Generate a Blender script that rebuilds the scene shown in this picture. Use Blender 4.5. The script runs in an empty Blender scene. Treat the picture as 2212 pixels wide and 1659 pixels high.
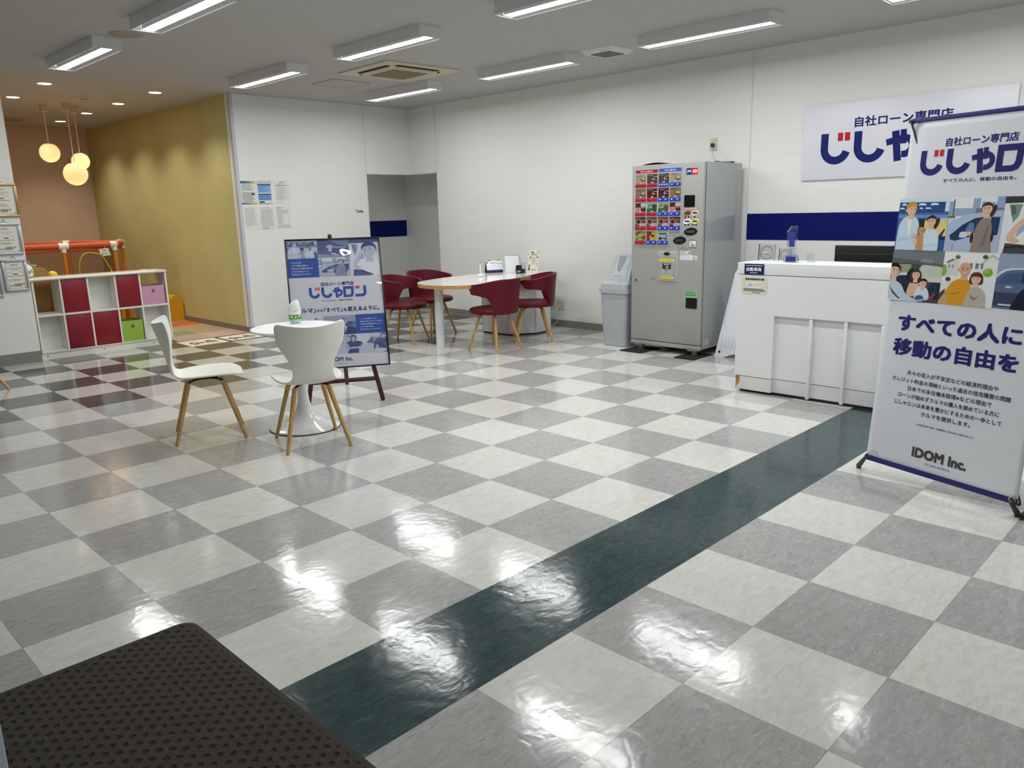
import bpy, bmesh, math, random
from mathutils import Vector, Matrix
random.seed(7)
PI = math.pi
scene = bpy.context.scene
COL = scene.collection

# ------------------------------------------------------------------ camera
FPX, YAW, PITCH, ROLL = 1674.86, 0.79139, -0.22087, -0.02445
CAM = Vector((-1.8698, -2.4750, 1.4389))
def camera():
    sy, cy = math.sin(YAW), math.cos(YAW)
    f = Vector((sy*math.cos(PITCH), cy*math.cos(PITCH), math.sin(PITCH)))
    r = Vector((cy, -sy, 0)); u = r.cross(f)
    r2 = r*math.cos(ROLL) + u*math.sin(ROLL); u2 = u*math.cos(ROLL) - r*math.sin(ROLL)
    m = Matrix(((r2.x, u2.x, -f.x, CAM.x), (r2.y, u2.y, -f.y, CAM.y), (r2.z, u2.z, -f.z, CAM.z), (0, 0, 0, 1)))
    cd = bpy.data.cameras.new('camera'); c = bpy.data.objects.new('camera', cd); COL.objects.link(c)
    cd.sensor_fit = 'HORIZONTAL'; cd.sensor_width = 36.0; cd.lens = FPX/2212*36; cd.clip_start = 0.02
    c.matrix_world = m; scene.camera = c
camera()
# ------------------------------------------------------------------ world, exposure, lamp strengths
w = bpy.data.worlds.new('world'); scene.world = w; w.use_nodes = True
w.node_tree.nodes['Background'].inputs[0].default_value = (0.6, 0.65, 0.75, 1)
w.node_tree.nodes['Background'].inputs[1].default_value = 0.05
vs = scene.view_settings
scene.display_settings.display_device = 'sRGB'
vs.view_transform = 'Standard'; vs.look = 'None'; vs.gamma = 1.0; vs.use_curve_mapping = False
vs.exposure = 0.0
TUBE_STRENGTH = 58.0        # ceiling fixtures
TUBE_COLOR = (0.975, 1.0, 0.985)
DOWNLIGHT_DISC = 14.0
DOWNLIGHT_WATT = 62.0
PENDANT_WATT = 0.55
H = 2.87                    # ceiling height
XR, YB = 5.42, 6.70         # right wall plane, back wall plane
T = 0.45                    # floor tile

# ------------------------------------------------------------------ materials
def l1(c):
    c /= 255.0
    return c/12.92 if c <= 0.04045 else ((c+0.055)/1.055)**2.4
def lin(rgb, k=1.0):
    return tuple(min(0.95, l1(c)*k) for c in rgb)
MATS = {}
def mat(name, rgb, rough=0.5, metal=0.0, k=1.0, var=0.06, scale=6.0, bump=0.0, bscale=200.0, coat=0.0, emit=0.0, ecol=None, trans=0.0, ior=1.45, spec=0.5, stretch=(1, 1, 1)):
    if name in MATS: return MATS[name]
    m = bpy.data.materials.new(name); m.use_nodes = True; nt = m.node_tree; N = nt.nodes; L = nt.links
    p = N['Principled BSDF']
    c = lin(rgb, k)
    p.inputs['Roughness'].default_value = rough; p.inputs['Metallic'].default_value = metal
    p.inputs['IOR'].default_value = ior; p.inputs['Specular IOR Level'].default_value = spec
    p.inputs['Coat Weight'].default_value = coat; p.inputs['Transmission Weight'].default_value = trans
    p.inputs['Base Color'].default_value = (*c, 1)
    if var > 0 or bump > 0:
        tc = N.new('ShaderNodeTexCoord'); mp = N.new('ShaderNodeMapping'); L.new(tc.outputs['Object'], mp.inputs[0])
        mp.inputs['Scale'].default_value = stretch
    if var > 0:
        nz = N.new('ShaderNodeTexNoise'); nz.inputs['Scale'].default_value = scale; nz.inputs['Detail'].default_value = 4
        L.new(mp.outputs[0], nz.inputs['Vector'])
        cr = N.new('ShaderNodeValToRGB'); L.new(nz.outputs['Fac'], cr.inputs[0])
        cr.color_ramp.elements[0].position = 0.3; cr.color_ramp.elements[1].position = 0.7
        cr.color_ramp.elements[0].color = (*[x*(1-var) for x in c], 1)
        cr.color_ramp.elements[1].color = (*[min(1, x*(1+var*0.5)) for x in c], 1)
        L.new(cr.outputs[0], p.inputs['Base Color'])
    if bump > 0:
        nb = N.new('ShaderNodeTexNoise'); nb.inputs['Scale'].default_value = bscale; nb.inputs['Detail'].default_value = 2
        L.new(mp.outputs[0], nb.inputs['Vector'])
        bp = N.new('ShaderNodeBump'); bp.inputs['Strength'].default_value = bump; bp.inputs['Distance'].default_value = 0.004
        L.new(nb.outputs['Fac'], bp.inputs['Height']); L.new(bp.outputs[0], p.inputs['Normal'])
    if emit > 0:
        p.inputs['Emission Color'].default_value = (*(ecol or c), 1); p.inputs['Emission Strength'].default_value = emit
    MATS[name] = m
    return m
def ink(rgb, rough=0.45):
    return mat('ink_%02x%02x%02x_%d' % (*rgb, int(rough*100)), rgb, rough=rough, var=0, k=1.15, spec=0.22)

WALLWHITE = mat('wall_white_vinyl', (232, 232, 229), rough=0.55, var=0.02, scale=3, bump=0.25, bscale=90, stretch=(1, 1, 6))
CEILWHITE = mat('ceiling_white', (184, 183, 179), rough=0.8, var=0.02, bump=0.15, bscale=120)
YELLOW = mat('wall_ochre_cloth', (192, 186, 128), rough=0.8, var=0.06, scale=2.2, bump=0.3, bscale=120)
SALMON = mat('wall_salmon_cloth', (222, 194, 170), rough=0.8, var=0.05, scale=2.5, bump=0.3, bscale=120)
BASEB = mat('baseboard_grey', (132, 130, 125), rough=0.5)
WHITE = mat('white_laminate', (236, 237, 236), rough=0.4, var=0.015)
WHITEGLOSS = mat('white_gloss_paint', (236, 237, 238), rough=0.12, var=0.01, coat=0.3)
PLASTIC = mat('white_shell_plastic', (235, 234, 226), rough=0.42, var=0.02, bump=0.05, bscale=300)
NAVYBAND = mat('navy_film', (3, 18, 96), rough=0.45, var=0.02, spec=0.2)
BLACK = mat('black_satin', (16, 16, 18), rough=0.4, var=0.05)
RUBBER = mat('black_rubber', (22, 22, 23), rough=0.7, bump=0.2)
CHROME = mat('chrome', (205, 205, 208), rough=0.12, metal=1.0, var=0)
ALU = mat('brushed_aluminium', (190, 192, 196), rough=0.3, metal=1.0, var=0.03, bump=0.05, stretch=(1, 1, 20))
GOLD = mat('gold_frame', (176, 150, 96), rough=0.3, metal=1.0, var=0.05)
REDLEATHER = mat('burgundy_leather', (94, 14, 30), rough=0.45, spec=0.3, var=0.1, scale=8, bump=0.25, bscale=260)
IVORY = mat('ivory_plastic', (205, 198, 172), rough=0.45, var=0.02)
GREYPLASTIC = mat('grey_plastic', (176, 181, 186), rough=0.42, var=0.03, bump=0.1, bscale=400)
def clear_mat(name, tint, wav=0.0, ws=3.0, base=0.03):      # thin clear sheet: lets light through, mirrors at an angle
    m = bpy.data.materials.new(name); m.use_nodes = True; N = m.node_tree.nodes; L = m.node_tree.links
    N.remove(N['Principled BSDF'])
    tr = N.new('ShaderNodeBsdfTransparent'); tr.inputs[0].default_value = (*tint, 1)
    gl = N.new('ShaderNodeBsdfGlossy'); gl.inputs['Roughness'].default_value = 0.02; gl.inputs['Color'].default_value = (1, 1, 1, 1)
    ge = N.new('ShaderNodeNewGeometry'); dp = N.new('ShaderNodeVectorMath'); dp.operation = 'DOT_PRODUCT'
    L.new(ge.outputs['Incoming'], dp.inputs[0]); L.new(ge.outputs['Normal'], dp.inputs[1])
    def mth(op, x, y=None):
        q = N.new('ShaderNodeMath'); q.operation = op; q.use_clamp = True if op != 'ABSOLUTE' else False
        for i, v in enumerate((x, y)):
            if v is None: continue
            if isinstance(v, (int, float)): q.inputs[i].default_value = v
            else: L.new(v, q.inputs[i])
        return q.outputs[0]
    sch = mth('POWER', mth('SUBTRACT', 1.0, mth('ABSOLUTE', dp.outputs['Value'])), 5.0)      # Schlick: mirrors more at an angle, from either side
    ad = N.new('ShaderNodeMath'); ad.operation = 'MULTIPLY_ADD'; ad.inputs[1].default_value = 0.9; ad.inputs[2].default_value = 0.04+base; ad.use_clamp = True; L.new(sch, ad.inputs[0])
    mx = N.new('ShaderNodeMixShader'); L.new(ad.outputs[0], mx.inputs[0]); L.new(tr.outputs[0], mx.inputs[1]); L.new(gl.outputs[0], mx.inputs[2])
    L.new(mx.outputs[0], N['Material Output'].inputs['Surface'])
    if wav > 0:
        tc = N.new('ShaderNodeTexCoord'); nz = N.new('ShaderNodeTexNoise'); nz.inputs['Scale'].default_value = ws; nz.inputs['Detail'].default_value = 1
        L.new(tc.outputs['Object'], nz.inputs['Vector']); bp = N.new('ShaderNodeBump'); bp.inputs['Strength'].default_value = 1.0; bp.inputs['Distance'].default_value = wav
        L.new(nz.outputs['Fac'], bp.inputs['Height']); L.new(bp.outputs[0], gl.inputs['Normal'])
    MATS[name] = m; return m
CLEAR = clear_mat('clear_acrylic', (0.94, 0.95, 0.96))
def wood(name, a, b, rough=0.42):
    if name in MATS: return MATS[name]
    m = bpy.data.materials.new(name); m.use_nodes = True; N = m.node_tree.nodes; L = m.node_tree.links
    p = N['Principled BSDF']; p.inputs['Roughness'].default_value = rough
    tc = N.new('ShaderNodeTexCoord'); mp = N.new('ShaderNodeMapping'); L.new(tc.outputs['Object'], mp.inputs[0])
    mp.inputs['Scale'].default_value = (60, 60, 5)
    nz = N.new('ShaderNodeTexNoise'); nz.inputs['Scale'].default_value = 1.5; nz.inputs['Detail'].default_value = 5; L.new(mp.outputs[0], nz.inputs['Vector'])
    cr = N.new('ShaderNodeValToRGB'); L.new(nz.outputs['Fac'], cr.inputs[0])
    cr.color_ramp.elements[0].position = 0.35; cr.color_ramp.elements[1].position = 0.68
    cr.color_ramp.elements[0].color = (*lin(a), 1); cr.color_ramp.elements[1].color = (*lin(b), 1)
    L.new(cr.outputs[0], p.inputs['Base Color']); MATS[name] = m
    return m
BEECH = wood('beech_legs', (186, 142, 82), (208, 168, 106))
EDGE = wood('oak_edge_band', (178, 134, 72), (200, 156, 92))
MAHOG = wood('mahogany_easel', (52, 20, 22), (80, 34, 36), 0.35)

# ------------------------------------------------------------------ mesh builder
def frame_of(axis):
    a = axis.normalized(); t = Vector((0, 0, 1)) if abs(a.z) < 0.95 else Vector((1, 0, 0))
    x = t.cross(a).normalized(); y = a.cross(x)
    return x, y, a
class MB:
    def __init__(s): s.bm = bmesh.new(); s.mi = 0
    def face(s, pts):
        try:
            f = s.bm.faces.new([s.bm.verts.new(p) for p in pts]); f.material_index = s.mi; return f
        except ValueError: return None
    def box(s, x0, y0, z0, x1, y1, z1, bev=0.0, seg=2):
        bm = bmesh.new()
        v = [bm.verts.new((x, y, z)) for z in (z0, z1) for y in (y0, y1) for x in (x0, x1)]
        for q in ((0, 2, 3, 1), (4, 5, 7, 6), (0, 1, 5, 4), (1, 3, 7, 5), (3, 2, 6, 7), (2, 0, 4, 6)): bm.faces.new([v[i] for i in q])
        if bev > 0: bmesh.ops.bevel(bm, geom=list(bm.edges), offset=bev, segments=seg, affect='EDGES', profile=0.5)
        s.add(bm); return s
    def add(s, bm, M=None):
        if M is not None: bmesh.ops.transform(bm, matrix=M, verts=bm.verts)
        mp = {v: s.bm.verts.new(v.co) for v in bm.verts}
        for f in bm.faces:
            try: g = s.bm.faces.new([mp[v] for v in f.verts]); g.material_index = s.mi
            except ValueError: pass
        bm.free(); return s
    def obox(s, c, sx, sy, sz, M3=None, bev=0.0):
        b = MB(); b.box(-sx/2, -sy/2, -sz/2, sx/2, sy/2, sz/2, bev)
        M = Matrix.Translation(Vector(c)) @ (M3.to_4x4() if M3 is not None else Matrix())
        return s.add(b.bm, M)
    def bar(s, p0, p1, wx, wy, up=(0, 0, 1)):            # rectangular bar from p0 to p1
        p0, p1 = Vector(p0), Vector(p1); a = (p1-p0).normalized(); u = Vector(up)
        x = u.cross(a)
        x = x.normalized() if x.length > 1e-4 else Vector((1, 0, 0)); y = a.cross(x)
        M3 = Matrix((x, y, a)).transposed()
        return s.obox((p0+p1)/2, wx, wy, (p1-p0).length, M3, min(wx, wy)*0.12)
    def cyl(s, p0, p1, r0, r1=None, seg=16, cap=True):
        r1 = r0 if r1 is None else r1; p0, p1 = Vector(p0), Vector(p1); x, y, a = frame_of(p1-p0)
        A = [s.bm.verts.new(p0+(x*math.cos(2*PI*i/seg)+y*math.sin(2*PI*i/seg))*r0) for i in range(seg)]
        B = [s.bm.verts.new(p1+(x*math.cos(2*PI*i/seg)+y*math.sin(2*PI*i/seg))*r1) for i in range(seg)]
        for i in range(seg):
            j = (i+1) % seg; f = s.bm.faces.new((A[i], A[j], B[j], B[i])); f.material_index = s.mi
        if cap:
            for q in (A[::-1], B):
                f = s.bm.faces.new(q); f.material_index = s.mi
        return s
    def tube(s, pts, r, seg=8, smooth=0):
        P = [Vector(p) for p in pts]
        if smooth: P = catmull(P, smooth)
        rings = []; px = None
        for i, p in enumerate(P):
            a = (P[min(i+1, len(P)-1)]-P[max(i-1, 0)]).normalized()
            if px is None: x, y, _ = frame_of(a)
            else:
                x = px-a*px.dot(a); x.normalize(); y = a.cross(x)
            px = x
            rings.append([s.bm.verts.new(p+(x*math.cos(2*PI*k/seg)+y*math.sin(2*PI*k/seg))*r) for k in range(seg)])
        for i in range(len(rings)-1):
            for k in range(seg):
                j = (k+1) % seg; f = s.bm.faces.new((rings[i][k], rings[i][j], rings[i+1][j], rings[i+1][k])); f.material_index = s.mi
        for q in (rings[0][::-1], rings[-1]):
            f = s.bm.faces.new(q); f.material_index = s.mi
        return s
    def lathe(s, prof, c=(0, 0, 0), seg=40, sx=1.0, sy=1.0):
        rings = []
        for r, z in prof:
            if r < 1e-5: rings.append([s.bm.verts.new((c[0], c[1], c[2]+z))])
            else: rings.append([s.bm.verts.new((c[0]+r*sx*math.cos(2*PI*i/seg), c[1]+r*sy*math.sin(2*PI*i/seg), c[2]+z)) for i in range(seg)])
        for a, b in zip(rings, rings[1:]):
            for i in range(seg):
                j = (i+1) % seg
                q = [a[0] if len(a) == 1 else a[i]] + ([] if len(a) == 1 else [a[j]]) + [b[0] if len(b) == 1 else b[j]] + ([] if len(b) == 1 else [b[i]])
                if len(q) >= 3:
                    f = s.bm.faces.new(q); f.material_index = s.mi
        return s
    def prism(s, poly, z0, z1, top=None, M=None):         # poly in xy, extruded z0..z1; top: different outline above
        b = bmesh.new(); top = top or poly
        A = [b.verts.new((x, y, z0)) for x, y in poly]; B = [b.verts.new((x, y, z1)) for x, y in top]; n = len(A)
        for i in range(n): b.faces.new((A[i], A[(i+1) % n], B[(i+1) % n], B[i]))
        b.faces.new(A[::-1]); b.faces.new(B)
        return s.add(b, M)
    def grid(s, fn, nu, nv, closed=False):                # fn(i,j)->point
        V = [[s.bm.verts.new(fn(i, j)) for j in range(nv+1)] for i in range(nu+1)]
        for i in range(nu):
            for j in range(nv):
                f = s.bm.faces.new((V[i][j], V[i+1][j], V[i+1][j+1], V[i][j+1])); f.material_index = s.mi
        return s
def catmull(P, n):
    out = []
    for i in range(len(P)-1):
        a, b, c, d = P[max(i-1, 0)], P[i], P[i+1], P[min(i+2, len(P)-1)]
        for k in range(n):
            t = k/n
            out.append(0.5*((2*b)+(c-a)*t+(2*a-5*b+4*c-d)*t*t+(3*b-a-3*c+d)*t**3))
    out.append(P[-1]); return out
def catlist(rows, n):
    return [tuple(v) for v in catmull([Vector(r) for r in rows], n)]
def rrect(x0, y0, x1, y1, r, n=5):
    out = []
    for cx, cy, a in ((x1-r, y1-r, 0), (x0+r, y1-r, 90), (x0+r, y0+r, 180), (x1-r, y0+r, 270)):
        for k in range(n+1):
            t = math.radians(a+90*k/n); out.append((cx+r*math.cos(t), cy+r*math.sin(t)))
    return out
def ellipse(cx, cy, rx, ry, n=28, rot=0.0):
    c, s = math.cos(rot), math.sin(rot)
    return [(cx+rx*math.cos(2*PI*i/n)*c-ry*math.sin(2*PI*i/n)*s, cy+rx*math.cos(2*PI*i/n)*s+ry*math.sin(2*PI*i/n)*c) for i in range(n)]

# ------------------------------------------------------------------ objects
def tag(o, label=None, cat=None, group=None, kind=None):
    if label: o['label'] = label
    if cat: o['category'] = cat
    if group: o['group'] = group
    if kind: o['kind'] = kind
    return o
def finish(o, parent):
    if parent is not None: o.parent = parent
    COL.objects.link(o); return o
def obj(name, mb, mats, parent=None, world=True, smooth=38):
    bm = mb.bm
    bmesh.ops.recalc_face_normals(bm, faces=bm.faces) if getattr(mb, 'recalc', True) else None
    me = bpy.data.meshes.new(name)
    if parent is not None and world:
        o0 = Vector((0, 0, 0)); q = parent
        while q is not None: o0 += Vector(q.location); q = q.parent
        bmesh.ops.translate(bm, vec=-o0, verts=bm.verts)
    bm.to_mesh(me); bm.free()
    for m in (mats if isinstance(mats, (list, tuple)) else [mats]): me.materials.append(m)
    if smooth:
        me.shade_smooth(); me.set_sharp_from_angle(angle=math.radians(smooth))
    return finish(bpy.data.objects.new(name, me), parent)
def thing(name, label, cat, loc=(0, 0, 0), rz=0.0, group=None):
    o = bpy.data.objects.new(name, None); o.location = loc; o.rotation_euler = (0, 0, rz); o.empty_display_size = 0.1
    COL.objects.link(o); return tag(o, label, cat, group)
def struct(name, mb, mats, smooth=38):
    return tag(obj(name, mb, mats, smooth=smooth), kind='structure')
def dup(root, loc, rz, label, group=None):
    r = root.copy(); COL.objects.link(r); r.location = loc; r.rotation_euler = (0, 0, rz); r['label'] = label
    if group: r['group'] = group
    for ch in list(root.children):
        c = ch.copy(); COL.objects.link(c); c.parent = r
        for g in ch.children:
            d = g.copy(); COL.objects.link(d); d.parent = c
    return r

# ------------------------------------------------------------------ flat printing: artwork and lettering on a plane
TXT = {}
def glyphs(s, bold):
    key = (s, bold)
    if key in TXT: return TXT[key]
    cu = bpy.data.curves.new('lettering', 'FONT'); cu.body = s; cu.resolution_u = 2
    o = bpy.data.objects.new('lettering', cu); COL.objects.link(o)
    dg = bpy.context.evaluated_depsgraph_get(); dg.update()
    me = bpy.data.meshes.new_from_object(o.evaluated_get(dg))
    vs_ = [(v.co.x, v.co.y) for v in me.vertices]; fs = [list(p.vertices) for p in me.polygons]
    bpy.data.objects.remove(o); bpy.data.curves.remove(cu); bpy.data.meshes.remove(me)
    if bold > 0:                                          # heavier weight: the outline struck four times, slightly apart
        d = bold*0.8; n = len(vs_); base = vs_; bf = fs; vs_, fs = [], []
        for k, (dx, dy) in enumerate(((-d, -d), (d, -d), (d, d), (-d, d))):
            vs_ += [(x+dx, y+dy) for x, y in base]; fs += [[i+k*n for i in f] for f in bf]
    TXT[key] = (vs_, fs); return TXT[key]
def clip(poly, x0, y0, x1, y1):
    for ax, lim, sg in ((0, x0, 1), (0, x1, -1), (1, y0, 1), (1, y1, -1)):
        out = []
        for i in range(len(poly)):
            a, b = poly[i-1], poly[i]; ia, ib = sg*(a[ax]-lim) >= 0, sg*(b[ax]-lim) >= 0
            if ia != ib:
                t = (lim-a[ax])/(b[ax]-a[ax]); out.append((a[0]+t*(b[0]-a[0]), a[1]+t*(b[1]-a[1])))
            if ib: out.append(b)
        poly = out
        if len(poly) < 3: return []
    return poly
class Art:
    """flat print on a plane: o + a*u + b*v, lifted layer by layer along n"""
    def __init__(s, o, u, v, n, eps=0.0004, rough=0.45, base=1):
        s.o, s.u, s.v, s.n, s.eps, s.rough, s.base = Vector(o), Vector(u), Vector(v), Vector(n), eps, rough, base
        s.items = []; s.cr = None; s.tint = None; s.layer = 0
    def poly(s, c, pts, up=1):
        if s.cr: pts = clip(pts, *s.cr)
        if len(pts) >= 3: s.layer += up; s.items.append((c, s.layer, [pts], None))
    def rect(s, c, x0, y0, x1, y1): s.poly(c, [(x0, y0), (x1, y0), (x1, y1), (x0, y1)])
    def ell(s, c, cx, cy, rx, ry, n=24, rot=0.0): s.poly(c, ellipse(cx, cy, rx, ry, n, rot))
    def stroke(s, c, pts, wd):
        L, R = [], []
        P = [Vector(p) for p in pts]
        for i, p in enumerate(P):
            d0 = (P[i]-P[i-1]).normalized() if i else (P[1]-P[0]).normalized()
            d1 = (P[i+1]-P[i]).normalized() if i < len(P)-1 else d0
            n0 = Vector((-d0.y, d0.x)); n1 = Vector((-d1.y, d1.x)); m = (n0+n1)
            m = m.normalized() if m.length > 1e-6 else n0
            k = wd/2/max(0.4, m.dot(n0)); L.append(tuple(p+m*k)); R.append(tuple(p-m*k))
        q = [[L[i], R[i], R[i+1], L[i+1]] for i in range(len(P)-1)]
        s.layer += 1
        s.items.append((c, s.layer, q, None))
    def text(s, c, t, x0, y0, x1, y1, bold=0.0):
        vs_, fs = glyphs(t, bold)
        if not vs_: return
        ax, bx = min(v[0] for v in vs_), max(v[0] for v in vs_); ay, by = min(v[1] for v in vs_), max(v[1] for v in vs_)
        sx, sy = (x1-x0)/(bx-ax), (y1-y0)/(by-ay)
        s.layer += 1
        s.items.append((c, s.layer, None, ([(x0+(x-ax)*sx, y0+(y-ay)*sy) for x, y in vs_], fs)))
    def greek(s, c, x0, y0, x1, y1, n, fill=0.45, ragged=0.25):       # rows of lettering too small to read
        h = (y1-y0)/n; s.layer += 1; q = []
        for i in range(n):
            e = x1-(x1-x0)*random.random()*ragged; b = y1-h*(i+1)+h*(1-fill)/2; x = x0
            while x < e-1e-6:
                w_ = min(e-x, (x1-x0)*(0.06+0.16*random.random()))
                q.append([(x, b), (x+w_, b), (x+w_, b+h*fill), (x, b+h*fill)]); x += w_+(x1-x0)*0.018
        s.items.append((c, s.layer, q, None))
    def build(s, name, parent, world=True):
        mb = MB(); mb.recalc = False; mats = []; idx = {}
        for c, ly, polys, tx in s.items:
            if s.tint: c = s.tint(c)
            c = tuple(int(max(0, min(255, q))) for q in c)
            if c not in idx: idx[c] = len(mats); mats.append(ink(c, s.rough))
            mb.mi = idx[c]; off = s.n*(s.eps*s.base+ly*0.00006)
            P = lambda a: s.o+s.u*a[0]+s.v*a[1]+off
            if polys:
                for p in polys:
                    ar = sum(p[i-1][0]*p[i][1]-p[i][0]*p[i-1][1] for i in range(len(p)))
                    mb.face([P(a) for a in (p if ar > 0 else p[::-1])])
            if tx:
                q4 = max(1, len(tx[0])//4)
                V = [mb.bm.verts.new(P(a)+s.n*(0.000012*(i//q4))) for i, a in enumerate(tx[0])]
                for f in tx[1]:
                    p = [tx[0][i] for i in f]; ar = sum(p[i-1][0]*p[i][1]-p[i][0]*p[i-1][1] for i in range(len(p)))
                    try:
                        g = mb.bm.faces.new([V[i] for i in (f if ar > 0 else f[::-1])]); g.material_index = mb.mi
                    except ValueError: pass
        return obj(name, mb, mats, parent, world, smooth=0)
NAVY, RED = (24, 40, 118), (196, 42, 62)
def arc(cx, cy, r, a0, a1, n=14):
    return [(cx+r*math.cos(math.radians(a0+(a1-a0)*i/n)), cy+r*math.sin(math.radians(a0+(a1-a0)*i/n))) for i in range(n+1)]
def logo(A, x, y, wd, h, navy=NAVY, red=RED):
    """five-letter wordmark, drawn 5.15 units wide and 1 high"""
    kx, ky = wd/5.15, h
    P = lambda pts: [(x+a*kx, y+b*ky) for a, b in pts]
    def strk(pts, wd_=0.25):
        A.stroke(navy, P(pts), wd_*(kx+ky)/2)
    for ox in (0, 1.1):
        strk([(ox+0.125, 1.0), (ox+0.125, 0.5)]+arc(ox+0.5, 0.5, 0.375, 185, 345))
    A.poly(red, P([(0.56, 0.74), (0.73, 0.74), (0.73, 1.0), (0.56, 1.0)])); A.poly(red, P([(0.79, 0.74), (0.96, 0.74), (0.96, 1.0), (0.79, 1.0)]))
    strk([(2.38, 0.92), (2.50, 0.0)], 0.22)
    strk([(2.12, 0.58), (2.40, 0.64), (2.66, 0.70)]+arc(2.66, 0.45, 0.25, 80, -80, 10)+[(2.60, 0.2)], 0.2)
    strk([(2.62, 0.95), (2.64, 0.52)], 0.18)
    out = P([(3.06, 1.0), (3.06, 0.0), (3.70, 0.0), (3.90, 0.08), (4.0, 0.28), (4.03, 1.0)])
    inn = P([(3.30, 0.76), (3.30, 0.22), (3.62, 0.22), (3.72, 0.27), (3.76, 0.38), (3.78, 0.76)])
    A.layer += 1
    A.items.append((navy, A.layer, [[out[i], out[(i+1) % 6], inn[(i+1) % 6], inn[i]] for i in range(6)], None))
    A.poly(red, P([(4.16, 0.74), (4.56, 0.74), (4.56, 1.0), (4.16, 1.0)]))
    strk([(4.14, 0.125), (4.74, 0.125)]+arc(4.74, 0.42, 0.295, -85, -5, 8)+[(5.03, 1.0)])
# ================================================================== the setting
def nodes_mat(name):
    m = bpy.data.materials.new(name); m.use_nodes = True
    return m, m.node_tree.nodes, m.node_tree.links, m.node_tree.nodes['Principled BSDF']
def floor_mat():
    m, N, L, p = nodes_mat('floor_vinyl_tiles')
    tc = N.new('ShaderNodeTexCoord'); sx = N.new('ShaderNodeSeparateXYZ'); L.new(tc.outputs['Object'], sx.inputs[0])
    def mth(op, a, b=None, c=None):
        n = N.new('ShaderNodeMath'); n.operation = op
        for i, v in enumerate((a, b, c)):
            if v is None: continue
            if isinstance(v, (int, float)): n.inputs[i].default_value = v
            else: L.new(v, n.inputs[i])
        return n.outputs[0]
    def mix(f, a, b):
        n = N.new('ShaderNodeMix'); n.data_type = 'RGBA'
        if isinstance(f, (int, float)): n.inputs[0].default_value = f
        else: L.new(f, n.inputs[0])
        for i, v in ((6, a), (7, b)):
            if isinstance(v, tuple): n.inputs[i].default_value = (*v, 1)
            else: L.new(v, n.inputs[i])
        return n.outputs[2]
    X, Y = sx.outputs[0], sx.outputs[1]
    below = mth('LESS_THAN', Y, -1.97*T)
    stripe = mth('MULTIPLY', mth('LESS_THAN', Y, -0.968*T), mth('SUBTRACT', 1.0, below))
    Y2 = mth('ADD', Y, mth('MULTIPLY', below, -0.03*T))
    u = mth('DIVIDE', X, T); v = mth('DIVIDE', Y2, T)
    fu, fv = mth('FLOOR', u), mth('FLOOR', v)
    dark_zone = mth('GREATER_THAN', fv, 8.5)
    par = mth('ADD', mth('ADD', fu, fv), mth('ADD', below, dark_zone))
    par = mth('ABSOLUTE', mth('SUBTRACT', mth('MODULO', mth('ABSOLUTE', par), 2.0), 0.0))     # 0 -> grey, 1 -> white
    cid = N.new('ShaderNodeCombineXYZ'); L.new(fu, cid.inputs[0]); L.new(fv, cid.inputs[1])
    wn = N.new('ShaderNodeTexWhiteNoise'); wn.noise_dimensions = '2D'; L.new(cid.outputs[0], wn.inputs['Vector'])
    # marbling: streaks whose direction follows the tile, shifted from tile to tile
    sh = N.new('ShaderNodeVectorMath'); sh.operation = 'SCALE'; L.new(wn.outputs['Color'], sh.inputs[0]); sh.inputs['Scale'].default_value = 37.0
    ad = N.new('ShaderNodeVectorMath'); ad.operation = 'ADD'; L.new(tc.outputs['Object'], ad.inputs[0]); L.new(sh.outputs[0], ad.inputs[1])
    mp = N.new('ShaderNodeMapping'); mp.inputs['Rotation'].default_value = (0, 0, math.radians(20)); mp.inputs['Scale'].default_value = (9, 24, 1); L.new(ad.outputs[0], mp.inputs[0])
    n1 = N.new('ShaderNodeTexNoise'); n1.inputs['Scale'].default_value = 1.6; n1.inputs['Detail'].default_value = 6; n1.inputs['Distortion'].default_value = 0.9; L.new(mp.outputs[0], n1.inputs['Vector'])
    mp2 = N.new('ShaderNodeMapping'); mp2.inputs['Rotation'].default_value = (0, 0, math.radians(12)); mp2.inputs['Scale'].default_value = (22, 60, 1); L.new(ad.outputs[0], mp2.inputs[0])
    n2 = N.new('ShaderNodeTexNoise'); n2.inputs['Scale'].default_value = 1.3; n2.inputs['Detail'].default_value = 3; n2.inputs['Distortion'].default_value = 1.2; L.new(mp2.outputs[0], n2.inputs['Vector'])
    def ramp(src, stops):
        r = N.new('ShaderNodeValToRGB'); L.new(src, r.inputs[0]); e = r.color_ramp.elements
        e[0].position, e[0].color = stops[0][0], (*stops[0][1], 1); e[1].position, e[1].color = stops[-1][0], (*stops[-1][1], 1)
        for ps, c in stops[1:-1]:
            k = e.new(ps); k.color = (*c, 1)
        return r.outputs[0]
    white = ramp(n1.outputs['Fac'], [(0.25, lin((202, 201, 195))), (0.5, lin((214, 213, 208))), (0.75, lin((221, 220, 215)))])
    grey = ramp(n1.outputs['Fac'], [(0.25, lin((158, 158, 156))), (0.5, lin((169, 168, 167))), (0.78, lin((178, 178, 177)))])
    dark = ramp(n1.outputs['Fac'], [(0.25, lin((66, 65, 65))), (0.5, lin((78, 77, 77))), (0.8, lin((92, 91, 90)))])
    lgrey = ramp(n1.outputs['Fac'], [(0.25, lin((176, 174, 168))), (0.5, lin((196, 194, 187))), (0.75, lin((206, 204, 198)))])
    teal = ramp(n1.outputs['Fac'], [(0.25, lin((28, 48, 52))), (0.5, lin((38, 62, 66))), (0.8, lin((52, 84, 86)))])
    fleck = ramp(n2.outputs['Fac'], [(0.60, (0, 0, 0)), (0.66, (1, 1, 1))])
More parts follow.
